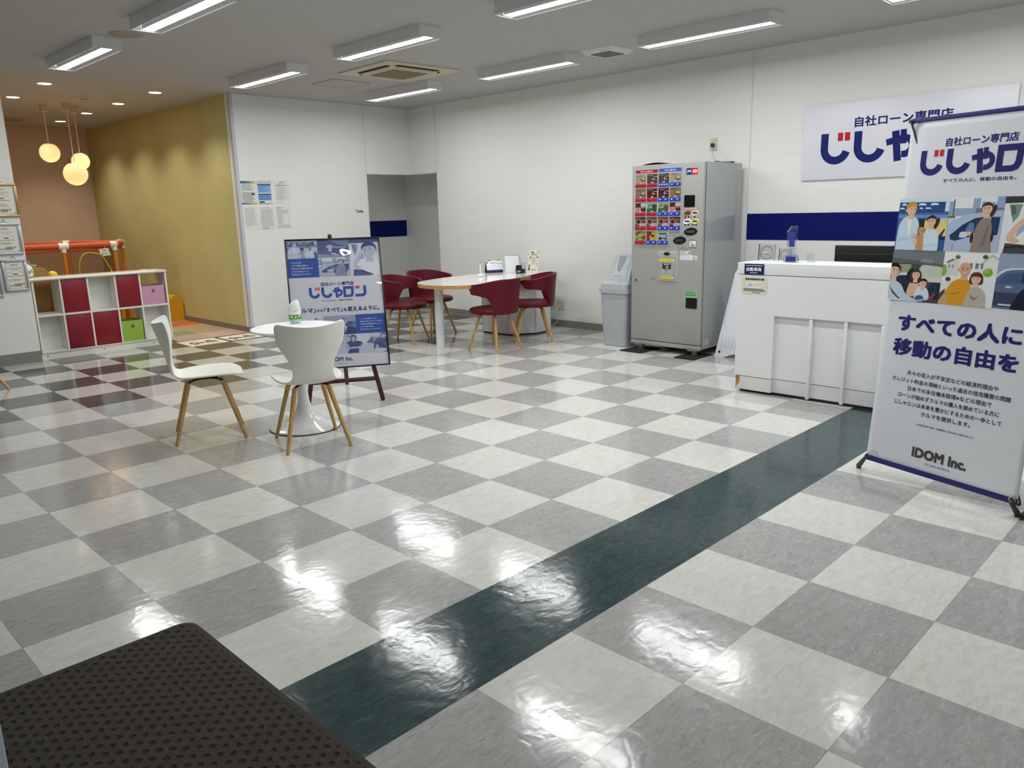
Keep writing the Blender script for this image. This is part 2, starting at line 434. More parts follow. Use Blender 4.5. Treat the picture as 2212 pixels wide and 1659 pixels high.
    dfleck = ramp(n2.outputs['Fac'], [(0.32, (1, 1, 1)), (0.39, (0, 0, 0))])
    grey = mix(mth('MULTIPLY', fleck, 0.4), grey, lin((205, 204, 200))); grey = mix(mth('MULTIPLY', dfleck, 0.4), grey, lin((120, 119, 117)))
    white = mix(mth('MULTIPLY', dfleck, 0.25), white, lin((172, 170, 164)))
    teal = mix(mth('MULTIPLY', fleck, 0.32), teal, lin((70, 112, 112)))
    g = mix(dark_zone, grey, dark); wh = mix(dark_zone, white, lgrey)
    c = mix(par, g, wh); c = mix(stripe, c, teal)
    tv = mth('ADD', 0.95, mth('MULTIPLY', wn.outputs['Value'], 0.08))
    vm = N.new('ShaderNodeVectorMath'); vm.operation = 'SCALE'; L.new(c, vm.inputs[0]); L.new(tv, vm.inputs['Scale'])
    # seams
    du = mth('ABSOLUTE', mth('SUBTRACT', mth('FRACT', u), 0.5)); dv = mth('ABSOLUTE', mth('SUBTRACT', mth('FRACT', v), 0.5))
    seam = mth('GREATER_THAN', mth('MAXIMUM', du, dv), 0.4972)
    c = mix(mth('MULTIPLY', seam, 0.45), vm.outputs[0], lin((84, 82, 78)))
    L.new(c, p.inputs['Base Color'])
    # polished, slightly uneven
    n3 = N.new('ShaderNodeTexNoise'); n3.inputs['Scale'].default_value = 5.0; n3.inputs['Detail'].default_value = 3; L.new(tc.outputs['Object'], n3.inputs['Vector'])
    mr = N.new('ShaderNodeMapRange'); L.new(n3.outputs['Fac'], mr.inputs['Value']); mr.inputs['To Min'].default_value = 0.085; mr.inputs['To Max'].default_value = 0.17
    L.new(mr.outputs[0], p.inputs['Roughness'])
    n4 = N.new('ShaderNodeTexNoise'); n4.inputs['Scale'].default_value = 2.2; n4.inputs['Detail'].default_value = 3; L.new(mp.outputs[0], n4.inputs['Vector'])
    n5 = N.new('ShaderNodeTexNoise'); n5.inputs['Scale'].default_value = 11.0; n5.inputs['Detail'].default_value = 2; n5.inputs['Distortion'].default_value = 0.6; L.new(ad.outputs[0], n5.inputs['Vector'])
    hsum = mth('ADD', mth('ADD', mth('MULTIPLY', n4.outputs['Fac'], 0.16), mth('MULTIPLY', n5.outputs['Fac'], 0.55)), mth('MULTIPLY', seam, -0.2))
    bp = N.new('ShaderNodeBump'); bp.inputs['Strength'].default_value = 0.28; bp.inputs['Distance'].default_value = 0.006
    L.new(hsum, bp.inputs['Height']); L.new(bp.outputs[0], p.inputs['Normal'])
    p.inputs['IOR'].default_value = 1.5
    return m
X0, Y0 = -4.2, -5.0
YAL, XAL, YAB = 6.70, 2.745, 11.7          # play corner: front line, ochre wall plane, rear wall
b = MB(); b.box(X0-0.2, Y0-0.2, -0.10, 6.4, 12.0, 0.0); struct('floor', b, floor_mat(), smooth=0)
b = MB(); b.box(X0-0.2, Y0-0.2, H, 6.4, 12.0, H+0.12); struct('ceiling', b, CEILWHITE, smooth=0)
OPX, OPY, OPZ = 4.655, 6.10, 1.972          # corner opening to the toilets
b = MB(); b.box(XR, Y0, 0, XR+0.10, OPY, H); b.box(XR, OPY, OPZ, XR+0.10, YB+0.10, H); struct('wall_right', b, WALLWHITE, smooth=0)
b = MB(); b.box(XAL, YB, 0, OPX, YB+0.10, H); b.box(OPX, YB, OPZ, XR, YB+0.10, H); struct('wall_back', b, WALLWHITE, smooth=0)
b = MB(); b.box(X0, YB, 0, 0.385, YB+0.10, H); struct('wall_left', b, WALLWHITE, smooth=0)
b = MB(); b.box(X0-0.1, Y0, 0, X0, YB+0.10, H); struct('wall_far_left', b, WALLWHITE, smooth=0)
b = MB(); b.box(X0, Y0-0.1, 0, XR+0.1, Y0, H); struct('wall_front', b, WALLWHITE, smooth=0)
b = MB(); b.box(XAL, YB+0.10, 0, XAL+0.10, YAB, H); struct('wall_ochre', b, YELLOW, smooth=0)
b = MB(); b.box(0.2, YAB, 0, XAL+0.1, YAB+0.1, H); struct('wall_salmon', b, SALMON, smooth=0)
b = MB(); b.box(0.2, YB+0.10, 0, 0.30, YAB, H); struct('wall_play_side', b, SALMON, smooth=0)
RY, RX = 7.70, 6.09                          # the passage behind the opening
b = MB(); b.box(4.45, RY, 0, RX+0.1, RY+0.1, 2.5); b.box(4.45, YB+0.10, 0, 4.55, RY, 2.5); struct('wall_passage_back', b, WALLWHITE, smooth=0)
b = MB(); b.box(RX, 5.9, 0, RX+0.1, RY, 2.5); b.box(XR+0.10, 5.9, 0, RX, 6.0, 2.5); struct('wall_passage_right', b, WALLWHITE, smooth=0)
b = MB(); b.box(4.45, YB+0.101, 2.4, RX, RY, 2.5); b.box(XR+0.101, 6.0, 2.4, RX, YB+0.10, 2.5); struct('ceiling_passage', b, CEILWHITE, smooth=0)
# vinyl joints, lower panel skin of the right wall, corner guard, painted bands
b = MB(); b.box(XR-0.006, Y0, 0, XR-0.0005, 1.372, 1.795); struct('trim_1', b, WALLWHITE, smooth=0)
b = MB(); b.box(XR-0.0075, 1.3725, 0.0, XR-0.0005, 1.3775, H-0.001); struct('trim_2', b, mat('joint_strip', (218, 218, 215), rough=0.5)); 
b = MB(); b.box(XR-0.010, -2.6, 1.092, XR-0.0065, 1.372, 1.345); struct('trim_3', b, NAVYBAND, smooth=0)
b = MB(); b.box(4.56, RY-0.004, 1.068, RX-0.002, RY-0.0005, 1.318); struct('trim_4', b, NAVYBAND, smooth=0)
GUARD = mat('corner_guard_grey', (196, 196, 206), rough=0.45)
b = MB(); b.box(XAL-0.004, YB-0.006, 0.075, XAL+0.042, YB-0.0005, H-0.001); b.box(XAL-0.006, YB-0.006, 0.075, XAL-0.0005, YB+0.035, H-0.001); struct('trim_5', b, GUARD)
b = MB(); b.box(OPX-0.008, YB-0.004, 0, OPX+0.004, YB+0.104, OPZ); b.box(OPX, YB-0.004, OPZ-0.006, XR-0.004, YB+0.104, OPZ+0.004)
b.box(XR-0.004, OPY-0.004, OPZ-0.006, XR+0.104, YB, OPZ+0.004); b.box(XR-0.004, OPY-0.008, 0, XR+0.104, OPY+0.004, OPZ); struct('trim_6', b, mat('opening_edge', (214, 214, 210), rough=0.5))
for i, (x, y0, y1) in enumerate(()): pass
b = MB(); b.box(4.652, YB-0.0015, OPZ+0.004, 4.656, YB-0.0004, H-0.001); struct('trim_7', b, mat('joint_line_grey', (170, 170, 166)))  # grey line along the vinyl joint above the opening
b = MB(); b.box(XR-0.0015, OPY-0.002, OPZ+0.004, XR-0.0004, OPY+0.002, H-0.001); struct('trim_8', b, mat('joint_line_grey', (170, 170, 166)))
BH, BT = 0.085, 0.008
b = MB(); b.box(XR-BT, 1.38, 0, XR-0.0005, OPY-0.009, BH); struct('baseboard_right', b, BASEB)
b = MB(); b.box(XAL-0.006, YB-BT-0.004, 0, OPX-0.009, YB-0.0005, BH-0.012); struct('baseboard_back', b, BASEB)
b = MB(); b.box(X0, YB-BT, 0, 0.386, YB-0.0005, 0.115); b.box(0.3852, YB-0.0005, 0, 0.39, YB+0.1, 0.115); struct('baseboard_left', b, BASEB)
b = MB(); b.box(XAL-BT, YB+0.036, 0, XAL-0.0005, YAB, BH-0.012); struct('baseboard_ochre', b, mat('baseboard_brown_grey', (128, 118, 106), rough=0.6))
b = MB(); b.box(RX-BT, 6.0, 0, RX-0.0005, RY, BH); b.box(4.55, RY-BT, 0, RX, RY-0.0005, BH); struct('baseboard_passage', b, BASEB)
# ================================================================== ceiling equipment
def emat(name, col, s):
    if name in MATS: return MATS[name]
    m = bpy.data.materials.new(name); m.use_nodes = True; N = m.node_tree.nodes; p = N['Principled BSDF']
    p.inputs['Base Color'].default_value = (0.8, 0.8, 0.8, 1); p.inputs['Roughness'].default_value = 0.4
    p.inputs['Emission Color'].default_value = (*col, 1); p.inputs['Emission Strength'].default_value = s; MATS[name] = m; return m
TUBE = emat('lit_tube_cover', TUBE_COLOR, TUBE_STRENGTH)
FIXT = mat('fixture_white_steel', (222, 222, 224), rough=0.35, var=0.01)
def make_fixture(label, x, y):
    t = thing('ceiling_light', label, 'ceiling light', (x, y, H), 0, 'long ceiling lights with white trough housings')
    L2, W2, Z = 0.60, 0.113, -0.088
    b = MB()
    prof = [(-W2, -0.0005), (-W2, Z), (-W2+0.004, Z), (-0.046, -0.045), (0.046, -0.045), (W2-0.004, Z), (W2, Z), (W2, -0.0005)]
    for q in range(len(prof)-1):
        (xa, za), (xb, zb) = prof[q], prof[q+1]
        b.face([(xa, -L2, za), (xb, -L2, zb), (xb, L2, zb), (xa, L2, za)])
    for s in (-1, 1):
        b.face([(-W2, s*L2, -0.0005), (-W2, s*L2, Z), (W2, s*L2, Z), (W2, s*L2, -0.0005)])
        b.face([(-W2, s*(L2-0.004), -0.002), (-W2, s*(L2-0.004), Z), (W2, s*(L2-0.004), Z), (W2, s*(L2-0.004), -0.002)])
        b.face([(-W2, s*L2, Z), (W2, s*L2, Z), (W2, s*(L2-0.004), Z), (-W2, s*(L2-0.004), Z)])
    b.recalc = False
    obj('housing', b, FIXT, t, world=False, smooth=0)
    b = MB(); b.recalc = True
    b.mi = 0; b.face([(-0.042, -0.575, -0.083), (-0.042, 0.575, -0.083), (0.042, 0.575, -0.083), (0.042, -0.575, -0.083)])
    b.mi = 1
    for s in (-1, 1):
        b.face([(s*0.042, -0.575, -0.083), (s*0.042, 0.575, -0.083), (s*0.044, 0.575, -0.046), (s*0.044, -0.575, -0.046)])
        b.face([(-0.042, s*0.575, -0.083), (0.042, s*0.575, -0.083), (0.044, s*0.577, -0.046), (-0.044, s*0.577, -0.046)])
    bmesh.ops.remove_doubles(b.bm, verts=b.bm.verts, dist=1e-5)
    obj('tube_cover', b, [TUBE, FIXT], t, world=False)
    return t
FL = [(0.66, 5.11, 'short-looking ceiling light nearest the play corner, at the upper left'),
      (0.66, 3.12, 'ceiling light cut by the top edge beside the round ceiling speaker'),
      (2.40, 5.15, 'ceiling light over the white wall with papers, left of the access hatch'),
      (2.40, 3.15, 'ceiling light in front of the air conditioner cassette'),
      (4.15, 5.17, 'farthest ceiling light, nearest the toilet opening behind the air conditioner'),
      (2.40, 1.12, 'ceiling light cut by the top edge in the middle of the photo'),
      (4.15, 3.16, 'ceiling light left of the small square ceiling vent'),
      (4.12, 1.12, 'ceiling light right of the small square ceiling vent, above the vending machine'),
      (4.15, -0.88, 'ceiling light barely showing at the upper right edge above the wall sign'),
      (0.66, 1.12, 'ceiling light in the left row, just outside the top of the photo'),
      (2.40, -0.88, 'ceiling light of the middle row, nearly overhead and outside the photo'),
      (0.66, -0.88, 'ceiling light of the left row, overhead and outside the photo'),
      (2.40, -2.90, 'ceiling light behind the camera in the middle row'),
      (4.15, -2.90, 'ceiling light behind the camera nearest the right wall')]
f0 = make_fixture(FL[0][2], FL[0][0], FL[0][1])
for x, y, lb in FL[1:]: dup(f0, (x, y, H), 0, lb)

AC = mat('air_conditioner_beige', (205, 196, 172), rough=0.5, var=0.02)
ACG = mat('air_conditioner_grille', (150, 142, 118), rough=0.7, bump=0.4, bscale=60, stretch=(1, 12, 1))
t = thing('air_conditioner', 'square beige air conditioner cassette set in the ceiling', 'air conditioner', (3.46, 4.33, H), math.radians(-2))
def sq(a): return [(-a, -a), (a, -a), (a, a), (-a, a)]
b = MB(); b.prism(rrect(-0.46, -0.46, 0.46, 0.46, 0.02), -0.012, -0.0005); obj('frame_panel', b, AC, t, world=False)
b = MB()
for ang in range(4):
    M = Matrix.Rotation(ang*PI/2, 4, 'Z'); b.prism(rrect(-0.27, 0.275, 0.27, 0.345, 0.03), -0.016, -0.0125, M=M)
obj('air_slot', b, mat('slot_black', (20, 18, 16), rough=0.8), t, world=False)
for ang in range(4):
    c, s = math.cos(ang*PI/2), math.sin(ang*PI/2); b = MB()
    b.prism(rrect(-0.24, 0.283, 0.24, 0.325, 0.018), -0.030, -0.020, M=Matrix.Rotation(ang*PI/2, 4, 'Z')); obj('louvre', b, AC, t, world=False)
b = MB(); b.prism(rrect(-0.29, -0.29, 0.29, 0.29, 0.07), -0.030, -0.0125, top=rrect(-0.31, -0.31, 0.31, 0.31, 0.07)); obj('centre_panel', b, AC, t, world=False)
b = MB(); b.prism(rrect(-0.215, -0.215, 0.215, 0.215, 0.01), -0.034, -0.0305)
for k in range(20): b.box(-0.21, -0.205+k*0.0212, -0.037, 0.21, -0.195+k*0.0212, -0.0342)
obj('intake_grille', b, ACG, t, world=False)
t = thing('access_hatch', 'square access hatch flush in the ceiling beside the air conditioner', 'hatch', (3.415, 5.34, H))
b = MB()
for s in (-1, 1): b.box(s*0.232-0.006, -0.232, -0.003, s*0.232+0.006, 0.232, -0.0004); b.box(-0.238, s*0.226-0.006, -0.003, 0.238, s*0.226+0.006, -0.0004)
obj('rim', b, mat('hatch_rim', (120, 118, 112), rough=0.5), t, world=False)
b = MB(); b.box(-0.225, -0.219, -0.0025, 0.225, 0.219, -0.0004); obj('panel', b, CEILWHITE, t, world=False)
t = thing('ceiling_vent', 'small square white ceiling vent between two ceiling lights', 'vent', (4.33, 2.29, H))
b = MB(); b.prism(sq(0.15), -0.03, -0.0005, top=sq(0.18)); obj('cover', b, FIXT, t, world=False)
b = MB(); b.prism(sq(0.115), -0.034, -0.0302)
for k in range(12): b.box(-0.11, -0.106+k*0.019, -0.036, 0.11, -0.100+k*0.019, -0.0341)
obj('grille', b, mat('vent_grey', (128, 126, 120), rough=0.7), t, world=False)
t = thing('ceiling_speaker', 'round beige ceiling speaker grille near the top left', 'speaker', (0.735, 4.31, H))
b = MB(); b.lathe([(0, -0.008), (0.09, -0.008), (0.115, -0.006), (0.13, -0.0005)]); obj('grille', b, mat('speaker_beige', (168, 158, 138), rough=0.7, bump=0.5, bscale=500), t, world=False)
b = MB(); b.lathe([(0, -0.011), (0.008, -0.010), (0.01, -0.0082)]); obj('badge', b, mat('speaker_badge', (120, 110, 92)), t, world=False)

# downlights of the play corner
DLM = emat('downlight_diffuser', (1.0, 0.97, 0.9), DOWNLIGHT_DISC)
def make_down(label, x, y):
    t = thing('downlight', label, 'downlight', (x, y, H), 0, 'round recessed downlights over the play corner')
    b = MB(); b.lathe([(0.066, -0.0005), (0.078, -0.0005), (0.076, -0.007), (0.066, -0.005), (0.066, -0.0005)]); obj('trim_ring', b, FIXT, t, world=False)
    b = MB(); b.lathe([(0, -0.004), (0.0655, -0.004), (0.0655, -0.001)]); obj('diffuser', b, DLM, t, world=False)
    ld = bpy.data.lights.get('downlight_beam') or bpy.data.lights.new('downlight_beam', 'SPOT')
    ld.energy = DOWNLIGHT_WATT; ld.color = (1.0, 0.94, 0.82); ld.spot_size = math.radians(120); ld.spot_blend = 0.8; ld.shadow_soft_size = 0.05
    lo = bpy.data.objects.new('downlight_beam', ld); lo.location = (0, 0, -0.012); lo.parent = t; COL.objects.link(lo)
    return t
DL = [(2.07, 7.13, 'downlight nearest the white wall corner, in front of the ochre wall'), (2.07, 8.30, 'second downlight along the ochre wall, counted from the white wall'),
      (2.07, 9.48, 'third downlight along the ochre wall, counted from the white wall'), (2.07, 10.62, 'farthest downlight along the ochre wall, next to the salmon wall'),
      (0.93, 7.17, 'downlight nearest the main room in the left row over the play corner'), (0.93, 8.40, 'leftmost downlight, left of the pendant lamps')]
d0 = make_down(DL[0][2], DL[0][0], DL[0][1])
for x, y, lb in DL[1:]: dup(d0, (x, y, H), 0, lb)
t = thing('downlight', 'added unseen downlight brightening the toilet passage behind the corner opening', 'downlight', (5.1, 7.1, 2.4))  # assumed lamp, added out of sight to brighten the passage walls
b = MB(); b.lathe([(0.066, -0.0005), (0.078, -0.0005), (0.076, -0.007), (0.066, -0.005), (0.066, -0.0005)]); obj('trim_ring', b, FIXT, t, world=False)
b = MB(); b.lathe([(0, -0.004), (0.0655, -0.004), (0.0655, -0.001)]); obj('diffuser', b, emat('added_passage_diffuser', (1, 1, 0.97), 22.0), t, world=False)
t = thing('smoke_detector', 'round white smoke detector on the ceiling beside the pendant cables', 'smoke detector', (1.55, 7.93, H))
b = MB(); b.lathe([(0, -0.034), (0.026, -0.034), (0.034, -0.022), (0.05, -0.018), (0.055, -0.0005)]); obj('body', b, mat('detector_ivory', (196, 188, 168), rough=0.5), t, world=False)
b = MB()
for k in range(8):
    a = k*PI/4; b.obox((0.03*math.cos(a), 0.03*math.sin(a), -0.028), 0.012, 0.006, 0.008, Matrix.Rotation(a+PI/2, 3, 'Z'))
obj('sensor_slot', b, BLACK, t, world=False)
tt = MB(); tt.lathe([(0, -0.02), (0.012, -0.02), (0.016, -0.0005)], (1.47, 8.10, H)); tag(obj('ceiling_hook', tt, mat('detector_ivory', (196, 188, 168))), 'tiny beige ceiling fitting next to the smoke detector', 'fitting')
t = thing('ceiling_grille', 'flat beige ceiling vent panel at the far left of the play corner ceiling', 'vent', (1.30, 10.75, H))
b = MB(); b.box(-0.36, -0.2, -0.012, 0.36, 0.2, -0.0005, 0.003); obj('panel', b, mat('vent_beige', (188, 172, 144), rough=0.6), t, world=False)
b = MB(); b.box(-0.3, -0.14, -0.015, 0.3, 0.14, -0.0125); obj('grille', b, mat('vent_brown', (158, 142, 112), rough=0.7), t, world=False)
# pendant lamps
def globe_mat():
    m = bpy.data.materials.new('opal_globe'); m.use_nodes = True; N = m.node_tree.nodes; L = m.node_tree.links; p = N['Principled BSDF']
    p.inputs['Base Color'].default_value = (0.85, 0.72, 0.5, 1); p.inputs['Roughness'].default_value = 0.25
    p.inputs['Emission Color'].default_value = (1.0, 0.70, 0.40, 1); p.inputs['Emission Strength'].default_value = 0.26
    tr = N.new('ShaderNodeBsdfTranslucent'); tr.inputs[0].default_value = (1.0, 0.86, 0.66, 1)
    mx = N.new('ShaderNodeMixShader'); mx.inputs[0].default_value = 0.5
    L.new(p.outputs[0], mx.inputs[1]); L.new(tr.outputs[0], mx.inputs[2]); L.new(mx.outputs[0], N['Material Output'].inputs['Surface'])
    return m
GLOBE = globe_mat()
for x, y, z, r, lb in ((1.365, 8.86, 2.285, 0.118, 'left pendant globe lamp, hanging highest of the three'), (1.695, 8.80, 2.185, 0.108, 'right rear pendant globe lamp, partly behind the lowest one'),
                       (1.562, 8.63, 2.018, 0.142, 'lowest and largest pendant globe lamp, in front of its neighbour')):
    t = thing('pendant_lamp', lb+', warm glowing opal glass', 'pendant lamp', (x, y, H), 0, 'pendant globe lamps over the play corner')
    b = MB(); b.lathe([(0, -0.10), (0.028, -0.10), (0.042, -0.085), (0.045, -0.0005)]); obj('ceiling_cup', b, mat('pendant_cup', (190, 172, 138), rough=0.5), t, world=False)
    zt = z-H+r*0.86
    b = MB(); b.cyl((0, 0, -0.10), (0, 0, zt+0.01), 0.005, seg=8); obj('cord', b, mat('pendant_cord', (222, 206, 182), rough=0.5), t, world=False)
    b = MB(); b.lathe([(0, zt+0.012), (r*0.34, zt+0.010), (r*0.40, zt-0.002), (r*0.36, zt-0.006)]); obj('cap', b, FIXT, t, world=False)
    b = MB(); n = 18; a0 = math.asin(0.86)
    b.lathe([(r*math.cos(a0-(a0+PI/2)*i/n), z-H+r*math.sin(a0-(a0+PI/2)*i/n)) for i in range(n+1)], seg=36); obj('glass_globe', b, GLOBE, t, world=False)
    ld = bpy.data.lights.new('pendant_bulb', 'POINT'); ld.energy = PENDANT_WATT; ld.color = (1.0, 0.66, 0.32); ld.shadow_soft_size = 0.025
    lo = bpy.data.objects.new('pendant_bulb', ld); lo.location = (0, 0, z-H-r*0.45); lo.parent = t; COL.objects.link(lo)
# ================================================================== seating
def leg_pts(sx, sy, top, bot, zt): return (sx*top, sy*top, zt), (sx*bot[0], sy*bot[1], 0.0)
def add_legs(t, zt, top, bot, r0=0.0155, r1=0.0115, name='leg'):
    for sx in (-1, 1):
        for sy in (-1, 1):
            p0, p1 = Vector((sx*top, sy*top, zt)), Vector((sx*bot[0], sy*bot[1], 0))
            b = MB(); d = (p1-p0)
            x, y, a = frame_of(d); seg = 14; rings = []
            for k, (f, r) in enumerate(((0.0, r0*0.9), (0.03, r0), (0.5, (r0*1.06+r1)/2), (0.985, r1))):
                p = p0+d*f; rings.append([b.bm.verts.new(p+(x*math.cos(2*PI*i/seg)+y*math.sin(2*PI*i/seg))*r) for i in range(seg)])
            rings.append([b.bm.verts.new((v.co.x+d.x*0.012, v.co.y+d.y*0.012, 0.0)) for v in rings[-1]])
            for A, B_ in zip(rings, rings[1:]):
                for i in range(seg): b.bm.faces.new((A[i], A[(i+1) % seg], B_[(i+1) % seg], B_[i]))
            b.bm.faces.new(rings[0][::-1]); b.bm.faces.new(rings[-1])
            obj(name, b, BEECH, t, world=False)
def under_frame(t, z, top, drop):
    b = MB(); b.lathe([(0, z-0.004), (0.085, z-0.004), (0.085, z-0.010), (0, z-0.010)], seg=24)
    for sx in (-1, 1):
        for sy in (-1, 1):
            b.tube([(sx*0.03, sy*0.03, z-0.012), (sx*top*0.72, sy*top*0.72, z-0.012), (sx*top*0.98, sy*top*0.98, z-0.022), (sx*top*1.02, sy*top*1.02, z-drop)], 0.0085, 8, smooth=3)
    obj('leg_frame', b, BLACK, t, world=False)
# ---- white moulded shell chair with pinched waist
def white_chair(label, loc, rz):
    t = thing('shell_chair', label, 'chair', loc, rz, 'white shell chairs at the small round table')
    rows = catlist([(.238, .416, .085, .0), (.228, .424, .150, .0), (.175, .436, .198, .004), (.06, .430, .213, .014), (-.07, .417, .203, .022), (-.150, .418, .168, .018),
                    (-.194, .445, .134, .012), (-.214, .505, .122, .013), (-.230, .580, .146, .024), (-.248, .655, .192, .040), (-.266, .720, .208, .050), (-.281, .768, .198, .052), (-.286, .784, .172, .046)][0:0] or
                   [(.238, .416, .085), (.228, .424, .150), (.175, .436, .198), (.06, .430, .213), (-.07, .417, .203), (-.150, .418, .168),
                    (-.194, .445, .134), (-.214, .505, .122), (-.230, .580, .146), (-.248, .655, .192), (-.266, .720, .208), (-.281, .770, .207), (-.286, .787, .192)], 4)
    cur = catlist([(.0, 0, 0), (.0, 0, 0), (.004, 0, 0), (.014, 0, 0), (.022, 0, 0), (.018, 0, 0), (.016, 0, 0), (.022, 0, 0), (.042, 0, 0), (.066, 0, 0), (.080, 0, 0), (.084, 0, 0), (.078, 0, 0)], 4)
    n = len(rows)-1; b = MB(); ns = 16
    def fn(i, j):
        y, z, hw = rows[i]; c = cur[i][0]
        y0, z0, _ = rows[max(0, i-1)]; y1, z1, _ = rows[min(n, i+1)]
        ty, tz = y1-y0, z1-z0; l = math.hypot(ty, tz); ny, nz = tz/l, -ty/l      # normal: up on the seat, forward on the back
        s = -1+2*j/ns; q = c*abs(s)**2.0
        return (hw*s, y+ny*q, z+nz*q)
    b.grid(fn, n, ns)
    o = obj('shell', b, PLASTIC, t, world=False, smooth=60)
    md = o.modifiers.new('thickness', 'SOLIDIFY'); md.thickness = 0.010; md.offset = 0
    md = o.modifiers.new('soft_edge', 'BEVEL'); md.width = 0.003; md.segments = 2; md.limit_method = 'ANGLE'; md.angle_limit = math.radians(50)
    under_frame(t, 0.410, 0.105, 0.036); add_legs(t, 0.388, 0.104, (0.198, 0.215))
    return t
white_chair('white shell chair seen from the side, left of the round table', (0.298, 2.544, 0), math.radians(-23.2-90))
white_chair('white shell chair seen from behind, in front of the round table', (0.660, 1.853, 0), math.radians(69.8-90))
# ---- small round table
t = thing('round_table', 'small white round pedestal table between the two white chairs', 'table', (0.822, 2.215, 0))
b = MB(); b.lathe([(0, 0.682), (0.275, 0.682), (0.300, 0.690), (0.305, 0.697), (0.300, 0.702), (0, 0.702)], seg=72); obj('tabletop', b, WHITE, t, world=False)
b = MB(); b.lathe([(0, 0.0005), (0.232, 0.0005), (0.238, 0.005), (0.236, 0.012), (0.21, 0.026), (0.15, 0.048), (0.095, 0.078), (0.058, 0.125), (0.040, 0.19), (0.034, 0.27), (0.033, 0.60), (0.038, 0.650), (0.06, 0.672), (0.10, 0.6815)], seg=64)
obj('pedestal', b, WHITEGLOSS, t, world=False)
b = MB(); b.lathe([(0.2375, 0.0), (0.2405, 0.0), (0.2405, 0.005), (0.2375, 0.006)], seg=64); obj('foot_ring', b, RUBBER, t, world=False)
# air freshener on it
AF = (0.905, 2.375)
t = thing('air_freshener', 'white and floral air freshener standing on the small round table', 'air freshener', (AF[0], AF[1], 0.7025), math.radians(-20))
b = MB(); b.lathe([(0, 0), (0.030, 0), (0.034, 0.004), (0.040, 0.03), (0.0425, 0.058), (0.041, 0.060), (0, 0.060)], seg=32, sy=0.72); obj('gel_cup', b, mat('freshener_aqua', (178, 216, 212), rough=0.25), t, world=False)
b = MB(); rows = [(0.041, 0.0605), (0.0415, 0.085), (0.039, 0.115), (0.033, 0.142), (0.022, 0.155), (0, 0.158)]; b.lathe(rows, seg=32, sy=0.72)
for v in b.bm.verts:
    if v.co.z > 0.11: v.co.z += (v.co.x*0.45)*(v.co.z-0.11)/0.045
obj('cap', b, mat('freshener_white', (238, 240, 238), rough=0.35), t, world=False)
b = MB(); mats = [mat('freshener_green', (96, 158, 72)), mat('freshener_petal', (246, 244, 236)), mat('freshener_yolk', (214, 158, 92)), mat('freshener_aqua', (178, 216, 212))]
b.lathe([(0.0418, 0.030), (0.0432, 0.058), (0.0432, 0.062)], seg=32, sy=0.72)
rnd = random.Random(3)
def onlabel(a, z, r, mi, out):
    b.mi = mi; c = Vector((0.0432*math.cos(a), 0.0432*0.72*math.sin(a), z)); nrm = Vector((math.cos(a), math.sin(a)/0.72, 0)).normalized()
    x, y, _ = frame_of(nrm); b.face([c+nrm*out+x*r*math.cos(q*PI/4)+y*r*math.sin(q*PI/4) for q in range(8)])
for k in range(60): onlabel(rnd.random()*2*PI, 0.034+rnd.random()*0.026, 0.005, rnd.choice((0, 0, 3)), 0.0008)
for k in range(11):
    a = k*2*PI/11+rnd.random()*0.2; z = 0.040+rnd.random()*0.014
    for q in range(6): onlabel(a+0.09*math.cos(q*PI/3), z+0.004*math.sin(q*PI/3), 0.0024, 1, 0.0011)
    onlabel(a, z, 0.0022, 2, 0.0014)
b.recalc = False
obj('floral_label', b, mats, t, world=False)
b = MB()
for k in range(3): b.tube([(-0.016+k*0.012, -0.0305+k*0.0004, 0.078+k*0.005), (-0.006+k*0.012, -0.0312, 0.090+k*0.006)], 0.0012, 6)
obj('vent_slits', b, mat('slit_grey', (130, 134, 132)), t, world=False)
